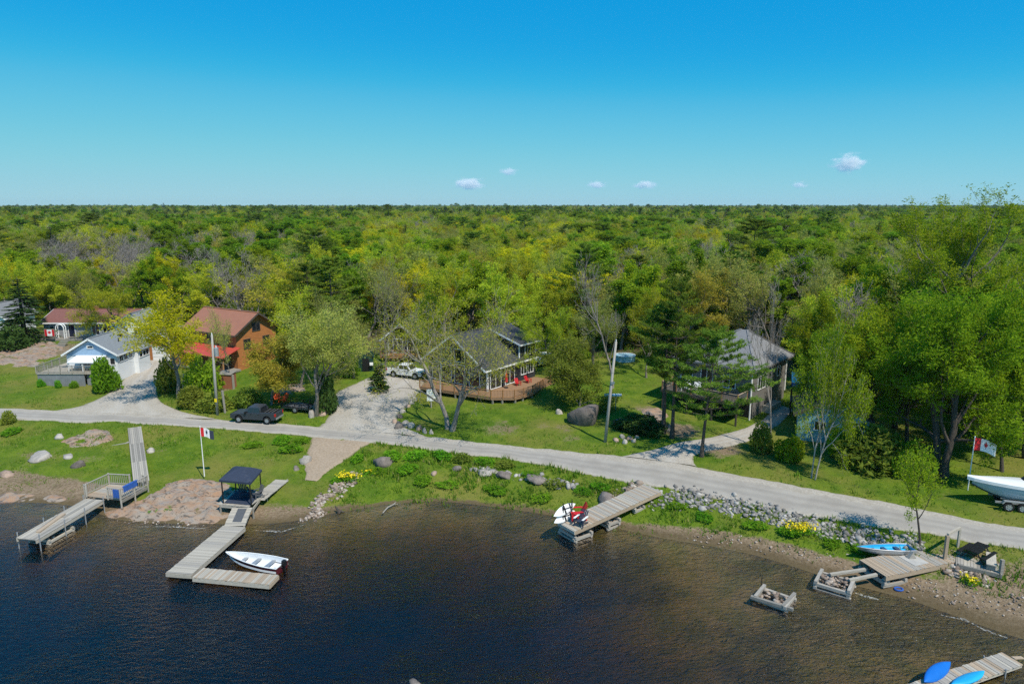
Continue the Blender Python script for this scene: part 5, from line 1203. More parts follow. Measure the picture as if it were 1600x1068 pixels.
wire(T0, T1, .7, 'upper power line running left from the transformer pole'); wire(T1, T2, 1.0, 'upper power line between the two utility poles'); wire(T2, T3, 1.2, 'upper power line running right from the leaning pole')
wire(T0 - V3((0, 0, 3)), P1 + V3((.08, -.1, h1-3.0)), .7, 'lower cable running left from the transformer pole'); wire(P1 + V3((.08, -.1, h1-3.0)), P2 + V3((tx*.7, -.05, h2*.7)), 1.1, 'lower cable between the two utility poles', .007); wire(P2 + V3((tx*.7, -.05, h2*.7)), T3 - V3((0, 0, 2.2)), 1.1, 'lower cable running right from the leaning pole', .007)
def flag(base, top_py, w_, h_, label, red_frac, emblem, rz, droop, fly='white'):
    p = base; H = z_over(p, top_py)-p.z; o = thing('flagpole', p, 0, label, 'flag')
    MB().tube([(0, 0, -.2), (0, 0, H)], [.045, .03], 8).build('pole', M['white'], o); MB().tube([(0, 0, H), (0, 0, H+.1)], .05, 8).build('finial', M['white'], o)
    n = 14
    def pt(u, v): x = u*w_; return (x*math.cos(rz), x*math.sin(rz) + .12*math.sin(u*7)*u, H-.05-v*h_ - droop*u*u*w_ - .04*math.sin(u*9)*u)
    cloth = None
    for u0, u1, mk in ((0, red_frac, 'red'), (red_frac, 1-red_frac, 'white'), (1-red_frac, 1, fly)):
        m = MB(); m.grid([[pt(u0+(u1-u0)*i/8, j/8) for i in range(9)] for j in range(9)])
        q = m.build('cloth', M[mk], o); sd = q.modifiers.new('thick', 'SOLIDIFY'); sd.thickness = .012
        if mk == 'white': cloth = q
    pts = leaf_poly(.36, (0, 0), lambda x, z: (x, z)); m = MB()
    for off in (-.03, .03): m.add([V3(pt(.5 + a*.36*h_/w_*1.2, .5 - b*1.0)) + V3((-math.sin(rz)*off, math.cos(rz)*off, 0)) for a, b in pts], [tuple(range(len(pts)))])
    m.build('emblem', M[emblem], cloth); return o
flag(G(320, 749) + V3((0, 0, .5)), 667, 1.05, .8, 'white flagpole with a faded red and white flag behind the gazebo', .26, 'navy_cloth', .15, .35, 'navy_cloth')
flag(G(1512, 766), 683, 1.75, 1.0, 'thin flagpole with a red and white maple leaf flag near the motorboat', .3, 'red', -.1, .3, 'white')
p = G(674, 637); s_ = thing('yard_sign', p, math.radians(8), 'white yard sign on a post before the charcoal cottage', 'sign')
hz_ = z_over(p, 608)-p.z; MB().box(-.48, .48, -.03, .03, hz_-1.35, hz_).build('board', M['white'], s_, bevel=.01); MB().box(-.06, .06, .03, .13, -.2, hz_-.1).build('post', M['wood_grey'], s_)
p = G(957, 640); s_ = thing('tube_mailbox', p, 0, 'white tubular box on a thin post behind the leaning pole', 'mailbox'); hz_ = z_over(p, 617)-p.z
MB().tube([(-.95, 0, hz_), (.95, .0, hz_)], .17, 12).build('tube', M['alu_white'], s_, bevel=.02); MB().box(.3, .38, -.04, .04, -.2, hz_-.15).build('post', M['galv'], s_)
# ---------------------------------------------------------------- vehicles
def wheel(par, c, r=.4, w=.27, axis='y'):
    c = V3(c); ax = V3((0, 1, 0))
    prof = [(-.5, .62), (-.5, .9), (-.38, 1.0), (.38, 1.0), (.5, .9), (.5, .62)]; n = 20; m = MB()
    m.grid([[(c.x + r*q*math.cos(t), c.y + w*a, c.z + r*q*math.sin(t)) for t in np.linspace(0, 2*math.pi, n+1)[:-1]] for a, q in prof], True)
    o = m.build('wheel', M['rubber'], par)
    m = MB(); s = 1 if c.y > 0 else -1
    for q0, q1, y0, y1 in ((.64, .5, .46, .38), (.5, .0, .38, .30)):
        m.grid([[(c.x + r*q*math.cos(t), c.y + s*w*a, c.z + r*q*math.sin(t)) for t in np.linspace(0, 2*math.pi, n+1)[:-1]] for a, q in ((y0, q0), (y1, max(q1, .02)))], True)
    for k in range(6):
        a = k*math.pi/3; m.bar((c.x, c.y + s*w*.42, c.z), (c.x + r*.6*math.cos(a), c.y + s*w*.46, c.z + r*.6*math.sin(a)), .07, .03, (0, 1, 0))
    m.build('rim', M['galv'], o); return o
def pickup(loc, rz, paint, label, cover='black'):
    """nose towards -x; 5.9 m long"""
    T = thing('pickup_truck', loc, rz, label, 'pickup')
    r = .40; xf, xr = -1.85, 1.78; arch = lambda x: [(x + .54*math.cos(a), .42 + .54*math.sin(a)) for a in np.linspace(math.pi, 0, 9)]
    low = [(-2.86, .50)] + arch(xf) + arch(xr) + [(2.88, .52)]
    top = [(2.93, .80), (2.90, 1.30), (2.84, 1.33), (1.05, 1.33), (.95, 1.26), (-1.0, 1.22), (-1.45, 1.18), (-2.65, 1.10), (-2.86, 1.0), (-2.93, .75)]
    pr = low + top
    m = MB(); hw = .99; n = len(pr); secs = [(-hw+.03, .97), (-hw, 1.0), (hw, 1.0), (hw-.03, .97)]
    m.prism([(x, -hw, z) for x, z in pr], (0, 2*hw, 0)); m.build('body', M[paint], T, bevel=.045)
    MB().box(-2.6, 2.6, -.8, .8, .36, .75).build('underbody', M['rubber'], T)
    b0 = [(-1.12, -.93), (1.02, -.93), (1.02, .93), (-1.12, .93)]; t0 = [(-.55, -.78), (.92, -.78), (.92, .78), (-.55, .78)]
    m = MB(); vs = [V3((x, y, 1.2)) for x, y in b0] + [V3((x, y, 1.92)) for x, y in t0]; m.add(vs, [(3, 2, 1, 0), (4, 5, 6, 7), (0, 1, 5, 4), (1, 2, 6, 5), (2, 3, 7, 6), (3, 0, 4, 7)])
    cabo = m.build('cab', M[paint], T, bevel=.05)
    def pane(face, u0, u1, v0, v1, off=.012):
        a, b, c_, d = [vs[i] for i in face]; f = lambda u, v: (a.lerp(b, u)).lerp(d.lerp(c_, u), v); nn = (b-a).cross(d-a).normalized()
        q = [f(u0, v0), f(u1, v0), f(u1, v1), f(u0, v1)]; mm = MB(); mm.prism([x + nn*off for x in q], nn*.012); mm.build('window', M['glass'], cabo)
    pane((0, 1, 5, 4), .13, .50, .12, .86); pane((0, 1, 5, 4), .54, .93, .12, .86); pane((2, 3, 7, 6), .07, .46, .12, .86); pane((2, 3, 7, 6), .50, .87, .12, .86)
    pane((3, 0, 4, 7), .06, .94, .08, .92); pane((1, 2, 6, 5), .1, .9, .15, .85)
    for s in (-1, 1): MB().box(.92, 1.04, s*.9-.04, s*.9+.04, 1.22, 1.62).build('pillar', M[paint], cabo)
    MB().box(1.12, 2.82, -.86, .86, 1.335, 1.355).build('bed_cover', M[cover], T)
    for x_ in (1.5, 2.0, 2.4): MB().box(x_-.015, x_+.015, -.84, .84, 1.356, 1.372).build('cover_seam', M['galv' if cover == 'black' else 'black'], T)
    for x_ in (xf, xr):
        for s in (-1, 1): wheel(T, (x_, s*.86, r), r)
    MB().box(-2.98, -2.9, -.9, .9, .5, .72).build('bumper', M['black'], T, bevel=.02); MB().box(2.92, 3.0, -.9, .9, .52, .72).build('bumper', M['galv'], T, bevel=.02)
    MB().box(-2.95, -2.88, -.6, .6, .76, 1.02).build('grille', M['black'], T)
    for s in (-1, 1):
        MB().box(-2.93, -2.72, s*.8-.17, s*.8+.17, .84, 1.04).build('headlight', M['glass'], T, bevel=.02); MB().box(2.78, 2.94, s*.91-.085, s*.91+.085, .92, 1.26).build('tail_light', M['tail_red'], T)
        MB().box(-.95, -.72, s*1.10-.11, s*1.10+.11, 1.22, 1.42).build('mirror', M['black'], T, bevel=.03)
        for x_ in (-.2, .75): MB().box(x_-.08, x_+.08, s*1.0-.015, s*1.0+.015, 1.08, 1.12).build('door_handle', M['black'], T)
    T.scale = (.88, .88, .9); return T
p = G(402, 658); pickup(p + V3((0, 0, .05)), math.radians(-9), 'truck_paint', 'dark grey pickup parked on the near edge of the road')
p = G(634, 589); pickup(p + V3((0.2, 0, .05)), math.radians(158), 'white_paint', 'white pickup nosed in beside the charcoal cottage')
p = G(852, 578); pickup(p + V3((0, 2.5, .05)), math.radians(20), 'white_paint', 'white pickup mostly hidden behind the charcoal cottage')
# utility trailer
p = G(468, 641); t_ = thing('utility_trailer', p, math.radians(-16), 'black mesh-sided utility trailer beneath the olive twin-stemmed tree', 'trailer')
poly_deck(t_, [(-1.7, -.85, .5), (1.7, -.85, .5), (1.7, .85, .5), (-1.7, .85, .5)], .08, 'wood_old', 'bed')
for y_ in (-.85, .85):
    MB().bar((-1.7, y_, .95), (1.7, y_, .95), .05, .05).build('side_rail', M['black'], t_); MB().bar((-1.7, y_, .55), (1.7, y_, .55), .06, .1).build('side_rail', M['black'], t_)
    for x_ in (-1.7, -.85, 0, .85, 1.7): MB().box(x_-.03, x_+.03, y_-.03, y_+.03, .45, .95).build('stake', M['black'], t_)
    wheel(t_, (.1, y_*1.16, .33), .33, .2)
MB().bar((-1.7, 0, .45), (-2.9, 0, .45), .09, .09).build('tongue', M['black'], t_)
m = MB(); m.bar((1.7, -.85, .5), (1.95, -.85, 1.7), .05, .05); m.bar((1.7, .85, .5), (1.95, .85, 1.7), .05, .05)
for i in range(7): t = i/6; m.bar((1.7+.25*t, -.85, .5+1.2*t), (1.7+.25*t, .85, .5+1.2*t), .03, .03)
m.build('ramp_gate', M['black'], t_)
m = MB(); m.grid([[(-1.5 + 2.9*i/8, -.7 + 1.4*j/8, .52 + .42*math.sin(math.pi*i/8)*math.sin(math.pi*j/8) + .04*math.sin(i*2.1+j)) for i in range(9)] for j in range(9)]); m.build('tarp_load', M['mat_grey'], t_, True)
# ---------------------------------------------------------------- boats
def hull_rows(L, B, D, bow=2.4, n=18, rake=.5, inset=0.0, keel=.0, flare=.82):
    rows = []
    for i in range(n+1):
        t = i/n; b = (B/2)*(1 - t**bow)**.8*(.9+.1*min(1, t*4)) - inset; b = max(b, .0 if inset == 0 else .001); sh = D*(1 + .22*t*t) - (0 if inset == 0 else .0)
        kz = keel + inset*1.2 + max(0, (t-.6)/.4)**2.2*D*.75; x = t*L + rake*0; xs = x + rake*(t**3)*.4
        rows.append([(xs if k in (0, 6) else x, y, z) for k, (y, z) in enumerate([(-b, sh), (-b*.97, (sh+kz)*.55), (-b*flare, kz + (sh-kz)*.16), (0, kz), (b*flare, kz + (sh-kz)*.16), (b*.97, (sh+kz)*.55), (b, sh)])])
    return rows
def open_boat(name, loc, rz, L, B, D, outer, inner, label, seats=(.25, .5, .72), seat_m=None, motor=True, trim=None, stripe=None, cat='boat'):
    T = thing(name, loc, rz, label, cat); m = MB(); R = hull_rows(L, B, D); m.grid(R); m.add([R[0][i] for i in range(7)], [tuple(range(7))])
    hu = m.build('hull', M[outer], T, True); hu.data.polygons[len(hu.data.polygons)-1].use_smooth = False
    m = MB(); Ri = hull_rows(L*.985, B, D, inset=.05, keel=.06); m.grid([[V3(p_) + V3((.02, 0, 0)) for p_ in r] for r in Ri]); m.add([V3(Ri[0][i]) + V3((.02, 0, 0)) for i in range(7)], [tuple(range(7))]); m.build('interior', M[inner], T, True)
    m = MB()
    for k in (0, 6): m.tube([V3(r[k]) + V3((0, 0, .005)) for r in R], .035, 6)
    m.bar(R[0][0], R[0][6], .06, .06); m.build('gunwale', M[trim or outer], T)
    if stripe:
        m = MB()
        for k, s in ((1, -1), (5, 1)): m.grid([[V3(r[k]) + V3((0, s*.012, .06)) for r in R[:-1]], [V3(r[k]) + V3((0, s*.012, -.10)) for r in R[:-1]]])
        m.build('stripe', M[stripe], hu)
    for t in seats:
        r = Ri[int(t*18)]; w_ = abs(r[1][1]); MB().box(t*L-.14, t*L+.14, -w_+.01, w_-.01, D*.58, D*.64).build('seat', M[seat_m or inner], T)
    if motor:
        o = MB().box(-.34, -.04, -.14, .14, D*.85, D*.85+.42).build('outboard_motor', M['black'], T, bevel=.05)
        MB().box(-.24, -.12, -.06, .06, -.35, D*.86).build('leg', M['black'], o); MB().bar((-.05, 0, D*1.1), (.45, .1, D*1.2), .04, .04).build('tiller', M['black'], o); MB().box(-.06, .03, -.16, .16, D*.7, D*1.02).build('clamp', M['steel'], o)
    return T
a_, b_ = W(441, 889, .1), W(351, 872, .1); d_ = b_-a_
open_boat('fishing_boat', V3((a_.x, a_.y, -.12)), math.atan2(d_.y, d_.x), 4.5, 1.55, .62, 'maroon', 'alu_white', 'white and maroon fishing boat moored inside the floating dock', seat_m='galv', trim='white', stripe='white')
a_, b_ = G(1424, 864), G(1354, 874); d_ = b_-a_
q_ = open_boat('rowboat', V3((a_.x, a_.y, hz(a_.x, a_.y)+.02)), math.atan2(d_.y, d_.x), 3.7, 1.3, .42, 'galv', 'cyan_boat', 'bright blue rowboat pulled up behind the right dock', seat_m='gel_navy', motor=False, trim='steel'); q_.rotation_euler.x = .08
def kayak(name, loc, rz, L, B, D, mk, label, roll=0, cockpit=True, pitch=0, cat='kayak'):
    T = thing(name, loc, rz, label, cat); T.rotation_euler = (roll, pitch, rz); m = MB(); n = 20; rows = []
    for i in range(n+1):
        t = -1 + 2*i/n; b = max(.004, (1-abs(t)**2.3)); x = t*L/2; up = .14*abs(t)**3*D
        rows.append([(x, B/2*b*math.cos(a), D*.5 + up + (D*.5*(b**.5))*math.sin(a)*(.8 if math.sin(a) > 0 else 1)) for a in np.linspace(0, 2*math.pi, 13)[:-1]])
    m.grid(rows, True); m.build('hull', M[mk], T, True)
    if cockpit:
        m = MB(); ring = [(.45*math.cos(a), B*.30*math.sin(a), D*.93) for a in np.linspace(0, 2*math.pi, 17)]; m.tube(ring, .03, 6, False); m.build('cockpit_rim', M['black'], T); m = MB(); m.add([V3(q)*1.0 + V3((0, 0, -.015)) for q in ring[:-1]], [tuple(range(16))]); m.build('seat', M['black'], T)
    return T
a_ = W(1461, 1052, .35); kayak('kayak', a_, math.radians(34), 2.9, .74, .36, 'blue_deep', 'deep blue kayak lying on the left side of the corner dock', roll=.5, cockpit=False)
a_ = W(1513, 1064, .42); kayak('kayak', a_, math.radians(24), 2.7, .72, .32, 'cyan_boat', 'bright cyan kayak lying on the near side of the corner dock', roll=-.2, cockpit=False)
# motor cruiser on its trailer
a_ = G(1515, 783); BR = math.radians(163); LB = 7.8
T = thing('motorboat', a_, 0, 'white and pale blue motorboat on a trailer at the right edge', 'boat'); KX = V3((7.2, -2.4, .75)); T.location = a_ + KX + V3((.2, 0, 0)); T.rotation_euler = (0, math.radians(1.5), BR)
R = hull_rows(LB, 2.6, 1.25, 2.6, 22, .9, flare=.7); m = MB(); m.grid(R); m.add([R[0][i] for i in range(7)], [tuple(range(7))]); hu = m.build('hull', M['gel_teal'], T, True)
m = MB(); m.grid([[V3(r[k]) + V3((0, (-.012 if k < 3 else .012), -.02)) for k in ks] for r in R[:-1] for ks in ((2, 3),)]); 
m = MB()
for s, ks in ((-1, (2, 3)), (1, (4, 3))): m.grid([[V3(r[ks[0]]) + V3((0, s*.012, 0)) for r in R], [V3(r[ks[1]]) + V3((0, 0, -.012)) for r in R]])
m.build('bottom', M['gel_navy'], hu)
m = MB()
for k, s in ((0, -1), (6, 1)): m.grid([[V3(r[k]) + V3((0, s*.02, .02)) for r in R], [V3(r[k]) + V3((0, s*.02, -.22)) for r in R]])
m.build('topside_band', M['gel_white'], hu)
m = MB(); m.grid([[V3(r[0]), V3((r[3][0] if False else r[0][0], r[0][1]*.5, r[0][2]+.12)), V3((r[0][0], 0, r[0][2]+.16)), V3((r[6][0], r[6][1]*.5, r[6][2]+.12)), V3(r[6])] for r in R[9:]]); m.build('foredeck', M['gel_white'], T, True)
m = MB()
for k, s in ((0, -1), (6, 1)): m.grid([[V3(r[k]) + V3((0, 0, .015)) for r in R[:10]], [V3(r[k]) + V3((0, -s*.34, .05)) for r in R[:10]]])
m.build('side_deck', M['gel_white'], T, True); MB().box(.2, 3.5, -.95, .95, .65, .72).build('cockpit_floor', M['mat_grey'], T)
for x_, y_ in ((.6, -.45), (.6, .45), (2.4, -.5), (2.4, .5)): MB().box(x_-.3, x_+.3, y_-.35, y_+.35, .72, 1.25).box(x_-.35, x_-.22, y_-.35, y_+.35, 1.25, 1.6).build('seat', M['gel_white'], T, bevel=.04)
m = MB()
for s in (-1, 1): m.add([V3((3.4, s*1.05, 1.35)), V3((4.4, s*.72, 1.48)), V3((3.9, s*.62, 1.86)), V3((3.2, s*.92, 1.80))], [(0, 1, 2, 3)])
m.add([V3((4.4, -.72, 1.48)), V3((4.4, .72, 1.48)), V3((3.9, .62, 1.86)), V3((3.9, -.62, 1.86))], [(0, 1, 2, 3)]); m.build('windshield', M['glass_blue'], T)
m = MB(); m.tube([(3.2, -.92, 1.82), (3.9, -.62, 1.88), (3.9, .62, 1.88), (3.2, .92, 1.82)], .025, 6); m.build('windshield_frame', M['steel'], T)
tr = thing('boat_trailer', T.location - V3((0, 0, .75)) + V3((7.6*math.cos(BR), 7.6*math.sin(BR), 0)), BR + math.pi, 'twin-axle galvanised trailer under the motorboat', 'trailer')
for s in (-1, 1):
    MB().bar((1.2, s*.75, .55), (5.6, s*.75, .55), .1, .14).build('side_beam', M['galv'], tr); MB().bar((5.6, s*.75, .55), (8.4, 0, .55), .1, .14).build('tongue_beam', M['galv'], tr)
    MB().bar((1.6, s*.5, .80), (5.6, s*.5, .80), .14, .1).build('bunk', M['wood_old'], tr)
    for x_ in (2.9, 2.0): wheel(tr, (x_, s*1.08, .36), .36, .22)
    MB().prism([(x-2.1, s*1.08-.14, z) for x, z in ((3.6, .60), (3.75, .84), (5.35, .84), (5.5, .60), (5.4, .60), (5.3, .78), (3.8, .78), (3.7, .60))], (0, .28, 0)).build('fender', M['galv'], tr)
for x_ in (2.0, 2.9, 5.0): MB().bar((x_, -1.0, .5), (x_, 1.0, .5), .1, .1).build('cross_beam', M['galv'], tr)
MB().bar((7.3, 0, .55), (7.3, 0, 1.25), .1, .1).build('winch_post', M['galv'], tr)
# ---------------------------------------------------------------- docks
def offs(o, *pts): return [V3(p_) - o for p_ in pts]
def mid(a, b): return (V3(a)+V3(b))/2
def stilt(par, x, y, z, mm='galv', r=.045):
    g = hz(x + par.location.x, y + par.location.y) - par.location.z; MB().tube([(x, y, g-.3), (x, y, z)], r, 6).build('pile', M[mm], par)
# left dock: boardwalk ramp, railed platform, long pier on a crib
o = V3((-38, 57, 0)); K = thing('railed_dock', o, 0, 'old grey dock at the left with boardwalk ramp and railed platform', 'dock')
a_, b_ = offs(o, W(210, 667, 2.3), W(221, 752, 1.25)); planks(K, a_, b_, 1.25, ['wood_grey', 'wood_pale', 'wood_old'], .16, long=True, seed=3, seglen=4.2)
for s in (-.6, .6): MB().bar(a_ + V3((s, 0, -.17)), b_ + V3((s, 0, -.17)), .08, .2).build('joist', M['wood_old'], K)
for t in (.2, .5, .8):
    for s in (-.6, .6): q = a_.lerp(b_, t); stilt(K, q.x+s, q.y, q.z-.08, 'wood_old', .09)
c1, c2, c3, c4 = offs(o, W(133, 774, 1.2), W(171, 756, 1.2), W(231, 759, 1.2), W(189, 781, 1.2))
planks(K, mid(c1, c4), mid(c2, c3), (c1-c4).length*.98, ['wood_warm', 'wood_pale', 'wood_grey'], .15, seed=4)
for a0, b0 in ((c1, c2), (c4, c3), (mid(c1, c4), mid(c2, c3))): MB().bar(a0 - V3((0, 0, .16)), b0 - V3((0, 0, .16)), .08, .22).build('joist', M['wood_old'], K)
railing(K, [c1.lerp(c4, .05) + V3((0, 0, 0)), c1, c2, c2.lerp(c3, .55)], .95, 'wood_pale', 'wood_grey', 'wood_grey', .17); railing(K, [c4.lerp(c1, .35), c4, c3, c3.lerp(c2, .12)], .95, 'wood_pale', 'wood_grey', 'wood_grey', .17)
for q in (c1, c4, c3, c2, mid(c4, c3)): stilt(K, q.x, q.y, q.z-.05, 'wood_grey', .07)
MB().bar(c4.lerp(c3, .12) + V3((0, 0, 1.0)), c4.lerp(c3, .62) + V3((0, 0, 1.0)), .2, .06).bar(c4.lerp(c3, .12) + V3((.06, -.09, .78)), c4.lerp(c3, .62) + V3((.06, -.09, .78)), .03, .44).build('hanging_mat', M['cloth_blue'], K)
MB().box(-.28, .28, -.03, .03, -.7, 0).build('hanging_towel', M['cloth_blue'], K, loc=c4.lerp(c1, .1) + V3((0, -.09, .92)), rot=(0, 0, math.atan2((c1-c4).y, (c1-c4).x)))
e1, e2 = offs(o, mid(W(134, 774, 1.12), W(162, 785, 1.12)), mid(W(22, 838, .95), W(60, 845, .95))); pw = 1.75
planks(K, e1, e2, pw, ['wood_grey', 'wood_pale', 'wood_grey', 'wood_old'], .17, long=True, seed=5, seglen=3.8)
dd = (e2-e1).normalized(); ss = dd.cross(V3((0, 0, 1))).normalized()
for s in (-pw/2+.06, pw/2-.06): MB().bar(e1 + ss*s - V3((0, 0, .18)), e2 + ss*s - V3((0, 0, .18)), .08, .24).build('joist', M['wood_pale'], K)
MB().bar(e1.lerp(e2, .42) + ss*.35 + V3((0, 0, .06)), e1.lerp(e2, .86) + ss*-.1 + V3((0, 0, .06)), .3, .1).build('loose_timber', M['wood_warm'], K); MB().bar(e1.lerp(e2, .45) + ss*.75 + V3((0, 0, .03)), e1.lerp(e2, .8) + ss*.3 + V3((0, 0, .03)), .15, .06).build('loose_timber', M['wood_grey'], K)
for t in (.02, .32, .62, .97):
    for s in (-pw/2-.05, pw/2+.05): q = e1.lerp(e2, t) + ss*s; stilt(K, q.x, q.y, q.z+.35)
q = e1.lerp(e2, .66); crib(K, V3((q.x, q.y, -.95)) + ss*.1, 2.2, 1.6, 1.6, math.atan2(dd.y, dd.x), 'wood_pale', .17, seed=2)
# side plank leaning by the ramp
a_, b_ = W(168, 696, 1.5), W(202, 690, 1.75); g_ = thing('plank_walk', a_, 0, 'short plank walk joining the boardwalk ramp from the left', 'boardwalk'); planks(g_, V3(), b_-a_, .5, ['wood_grey'], .16, long=True, seed=1); 
for t in (.1, .8): q = (b_-a_)*t; stilt(g_, q.x, q.y, q.z-.04, 'wood_old', .06)
# middle dock: walkway, gazebo platform, gangway, L-shaped float
o = V3((-22, 53, 0)); K = thing('gazebo_dock', o, 0, 'pale wooden dock with gazebo platform, gangway and L-shaped float', 'dock')
a_, b_ = offs(o, W(441, 749, .95), W(402, 780, 1.05)); planks(K, a_, b_, 1.25, ['wood_pale', 'wood_grey', 'wood_pale'], .15, seed=6)
for s in (-.5, .5): MB().bar(a_ + V3((s*.8, s*.6, -.14)), b_ + V3((s*.8, s*.6, -.14)), .07, .2).build('joist', M['wood_old'], K)
for t in (.35, .75): q = a_.lerp(b_, t); stilt(K, q.x+.35, q.y-.25, q.z+.02, 'galv'); stilt(K, q.x-.35, q.y+.25, q.z-.05, 'galv')
f1, f2, f3, f4 = offs(o, W(344, 787, 1.12), W(395, 792, 1.12), W(413, 769, 1.12), W(367, 764, 1.12))
planks(K, mid(f1, f4), mid(f2, f3), (f1-f4).length, ['wood_pale', 'wood_grey'], .15, seed=7)
for a0, b0 in ((f1, f2), (f2, f3), (f3, f4), (f4, f1)): MB().bar(a0 - V3((0, 0, .16)), b0 - V3((0, 0, .16)), .08, .22).build('joist', M['wood_pale'], K)
for q in (f1, f2, f3, f4): stilt(K, q.x, q.y, q.z-.06, 'wood_old', .08)
cc = (f1+f2+f3+f4)/4; vs_ = [cc.lerp(q, .80) + V3((0, 0, .012)) for q in (f1, f2, f3, f4)]; vs_[0] = cc.lerp(f1, .84) + V3((0, 0, .012)); MB().slab([v_ + V3((0, 0, .02)) for v_ in vs_], .012).build('platform_shade', M['navy_cloth'], K)  # dark sheet standing in for the canopy's shadow on the boards
g1, g2 = offs(o, W(378, 793, 1.08), W(366, 821, .42)); planks(K, g1, g2, 1.6, ['wood_pale', 'wood_grey'], .15, seed=8)
for s in (-.75, .75): MB().bar(g1 + V3((s, 0, -.12)), g2 + V3((s, 0, -.12)), .06, .16).build('joist', M['wood_pale'], K)
MB().slab([g1.lerp(g2, .05) + V3((x_, 0, .02)) for x_ in (-.28, .42)] + [g1.lerp(g2, .8) + V3((x_, 0, .02)) for x_ in (.42, -.28)], .015).build('gangway_mat', M['mat_grey'], K)
h1_, h2_ = offs(o, mid(W(350, 820, .42), W(382, 823, .42)), mid(W(262, 893, .42), W(297, 897, .42))); planks(K, h1_, h2_, 1.85, ['wood_pale', 'wood_pale', 'wood_grey'], .15, seed=9, jit=.006)
dd = (h2_-h1_).normalized(); ss = dd.cross(V3((0, 0, 1))).normalized()
for s in (-.9, .9): MB().bar(h1_ + ss*s - V3((0, 0, .19)), h2_ + ss*s - V3((0, 0, .19)), .06, .28).build('float_side', M['wood_pale'], K)
MB().bar(h1_ - V3((0, 0, .25)), h2_ - V3((0, 0, .25)), 1.6, .36).build('float_drum', M['black'], K); MB().bar(h2_ + ss*.95 + dd*.04 - V3((0, 0, .17)), h2_ - ss*.95 + dd*.04 - V3((0, 0, .17)), .05, .26).build('float_side', M['wood_pale'], K)
l1, l2 = offs(o, mid(W(300, 898, .40), W(313, 887, .40)) + V3((.15, -.1, 0)), mid(W(434, 897, .40), W(421, 913, .40))); planks(K, l1, l2, 1.25, ['wood_pale', 'wood_warm', 'wood_pale'], .15, seed=10, jit=.006)
dd = (l2-l1).normalized(); ss = dd.cross(V3((0, 0, 1))).normalized()
for s in (-.6, .6): MB().bar(l1 + ss*s - V3((0, 0, .19)), l2 + ss*s - V3((0, 0, .19)), .06, .28).build('float_side', M['wood_pale'], K)
MB().bar(l2 + ss*.62 + dd*.03 - V3((0, 0, .18)), l2 - ss*.62 + dd*.03 - V3((0, 0, .18)), .05, .28).build('float_side', M['wood_warm'], K); MB().bar(l1 - V3((0, 0, .25)), l2 - V3((0, 0, .25)), 1.0, .36).build('float_drum', M['black'], K)
# gazebo
gz = thing('gazebo', o + cc + V3((0, 0, .03)), 0, 'navy canopy gazebo on slim posts over the dock platform', 'gazebo'); cn = [cc.lerp(q, .86)-cc for q in (f1, f2, f3, f4)]; Hc = 2.05
for q in cn: MB().box(q.x-.04, q.x+.04, q.y-.04, q.y+.04, -.02, Hc).build('post', M['black'], gz)
for i in range(4): MB().bar(cn[i] + V3((0, 0, Hc-.05)), cn[(i+1) % 4] + V3((0, 0, Hc-.05)), .05, .06).build('beam', M['black'], gz)
m = MB(); N = 8; rows = []
for i in range(N+1):
    u = i/N; r = []
    for j in range(N+1):
        v = j/N; q = (cn[0]*1.12).lerp(cn[1]*1.12, u).lerp((cn[3]*1.12).lerp(cn[2]*1.12, u), v); e = max(abs(2*u-1), abs(2*v-1)); r.append(q + V3((0, 0, Hc + .62*(1-e**1.6) - .04)))
    rows.append(r)
m.grid(rows); q_ = m.build('canopy', M['navy_cloth'], gz); sd = q_.modifiers.new('thick', 'SOLIDIFY'); sd.thickness = .02
for i in range(4): MB().bar(cn[i]*1.12 + V3((0, 0, Hc-.10)), cn[(i+1) % 4]*1.12 + V3((0, 0, Hc-.10)), .02, .16).build('valance', M['navy_cloth'], gz)
def adirondack(loc, rz, mk, label, s=1.0, mk2=None):
    T = thing('lounge_chair', loc, rz, label, 'chair'); T.scale = (s, s, s); mk2 = mk2 or mk
    MB().prism([(-.28, -.35, .36), (.28, -.35, .36), (.28, -.35, .39), (-.28, -.35, .39)], (0, .62, -.10)).build('seat', M[mk], T)
    for i in range(5): x = -.22 + .11*i; MB().bar((x, .22, .26), (x*1.25, .58, 1.02 - .04*abs(i-2)), .095, .02, (0, 1, 0)).build('back_slat', M[mk], T)
    for x in (-.34, .34):
        MB().box(x-.07, x+.07, -.42, .40, .58, .61).build('armrest', M[mk2], T); MB().box(x-.03, x+.03, -.38, -.28, 0, .58).build('leg', M[mk], T); MB().bar((x*.9, -.3, .34), (x*.9, .55, .05), .03, .1).build('leg', M[mk], T)
    return T
b0 = o + cc + V3((0, 0, .035)); adirondack(b0 + V3((-.05, .35, 0)), math.radians(30), 'navy_cloth', 'dark lounge chair on the left under the gazebo'); adirondack(b0 + V3((1.15, .1, 0)), math.radians(-40), 'mat_grey', 'dark chair on the right under the gazebo', .95)
t_ = thing('side_table', b0 + V3((.62, .35, 0)), 0, 'small dark table between the chairs under the gazebo', 'table'); MB().tube([(0, 0, .46), (0, 0, .50)], .24, 12).build('top', M['black'], t_)
for a in (0, 2.1, 4.2): MB().bar((.16*math.cos(a), .16*math.sin(a), .46), (.2*math.cos(a), .2*math.sin(a), 0), .03, .03).build('leg', M['black'], t_)
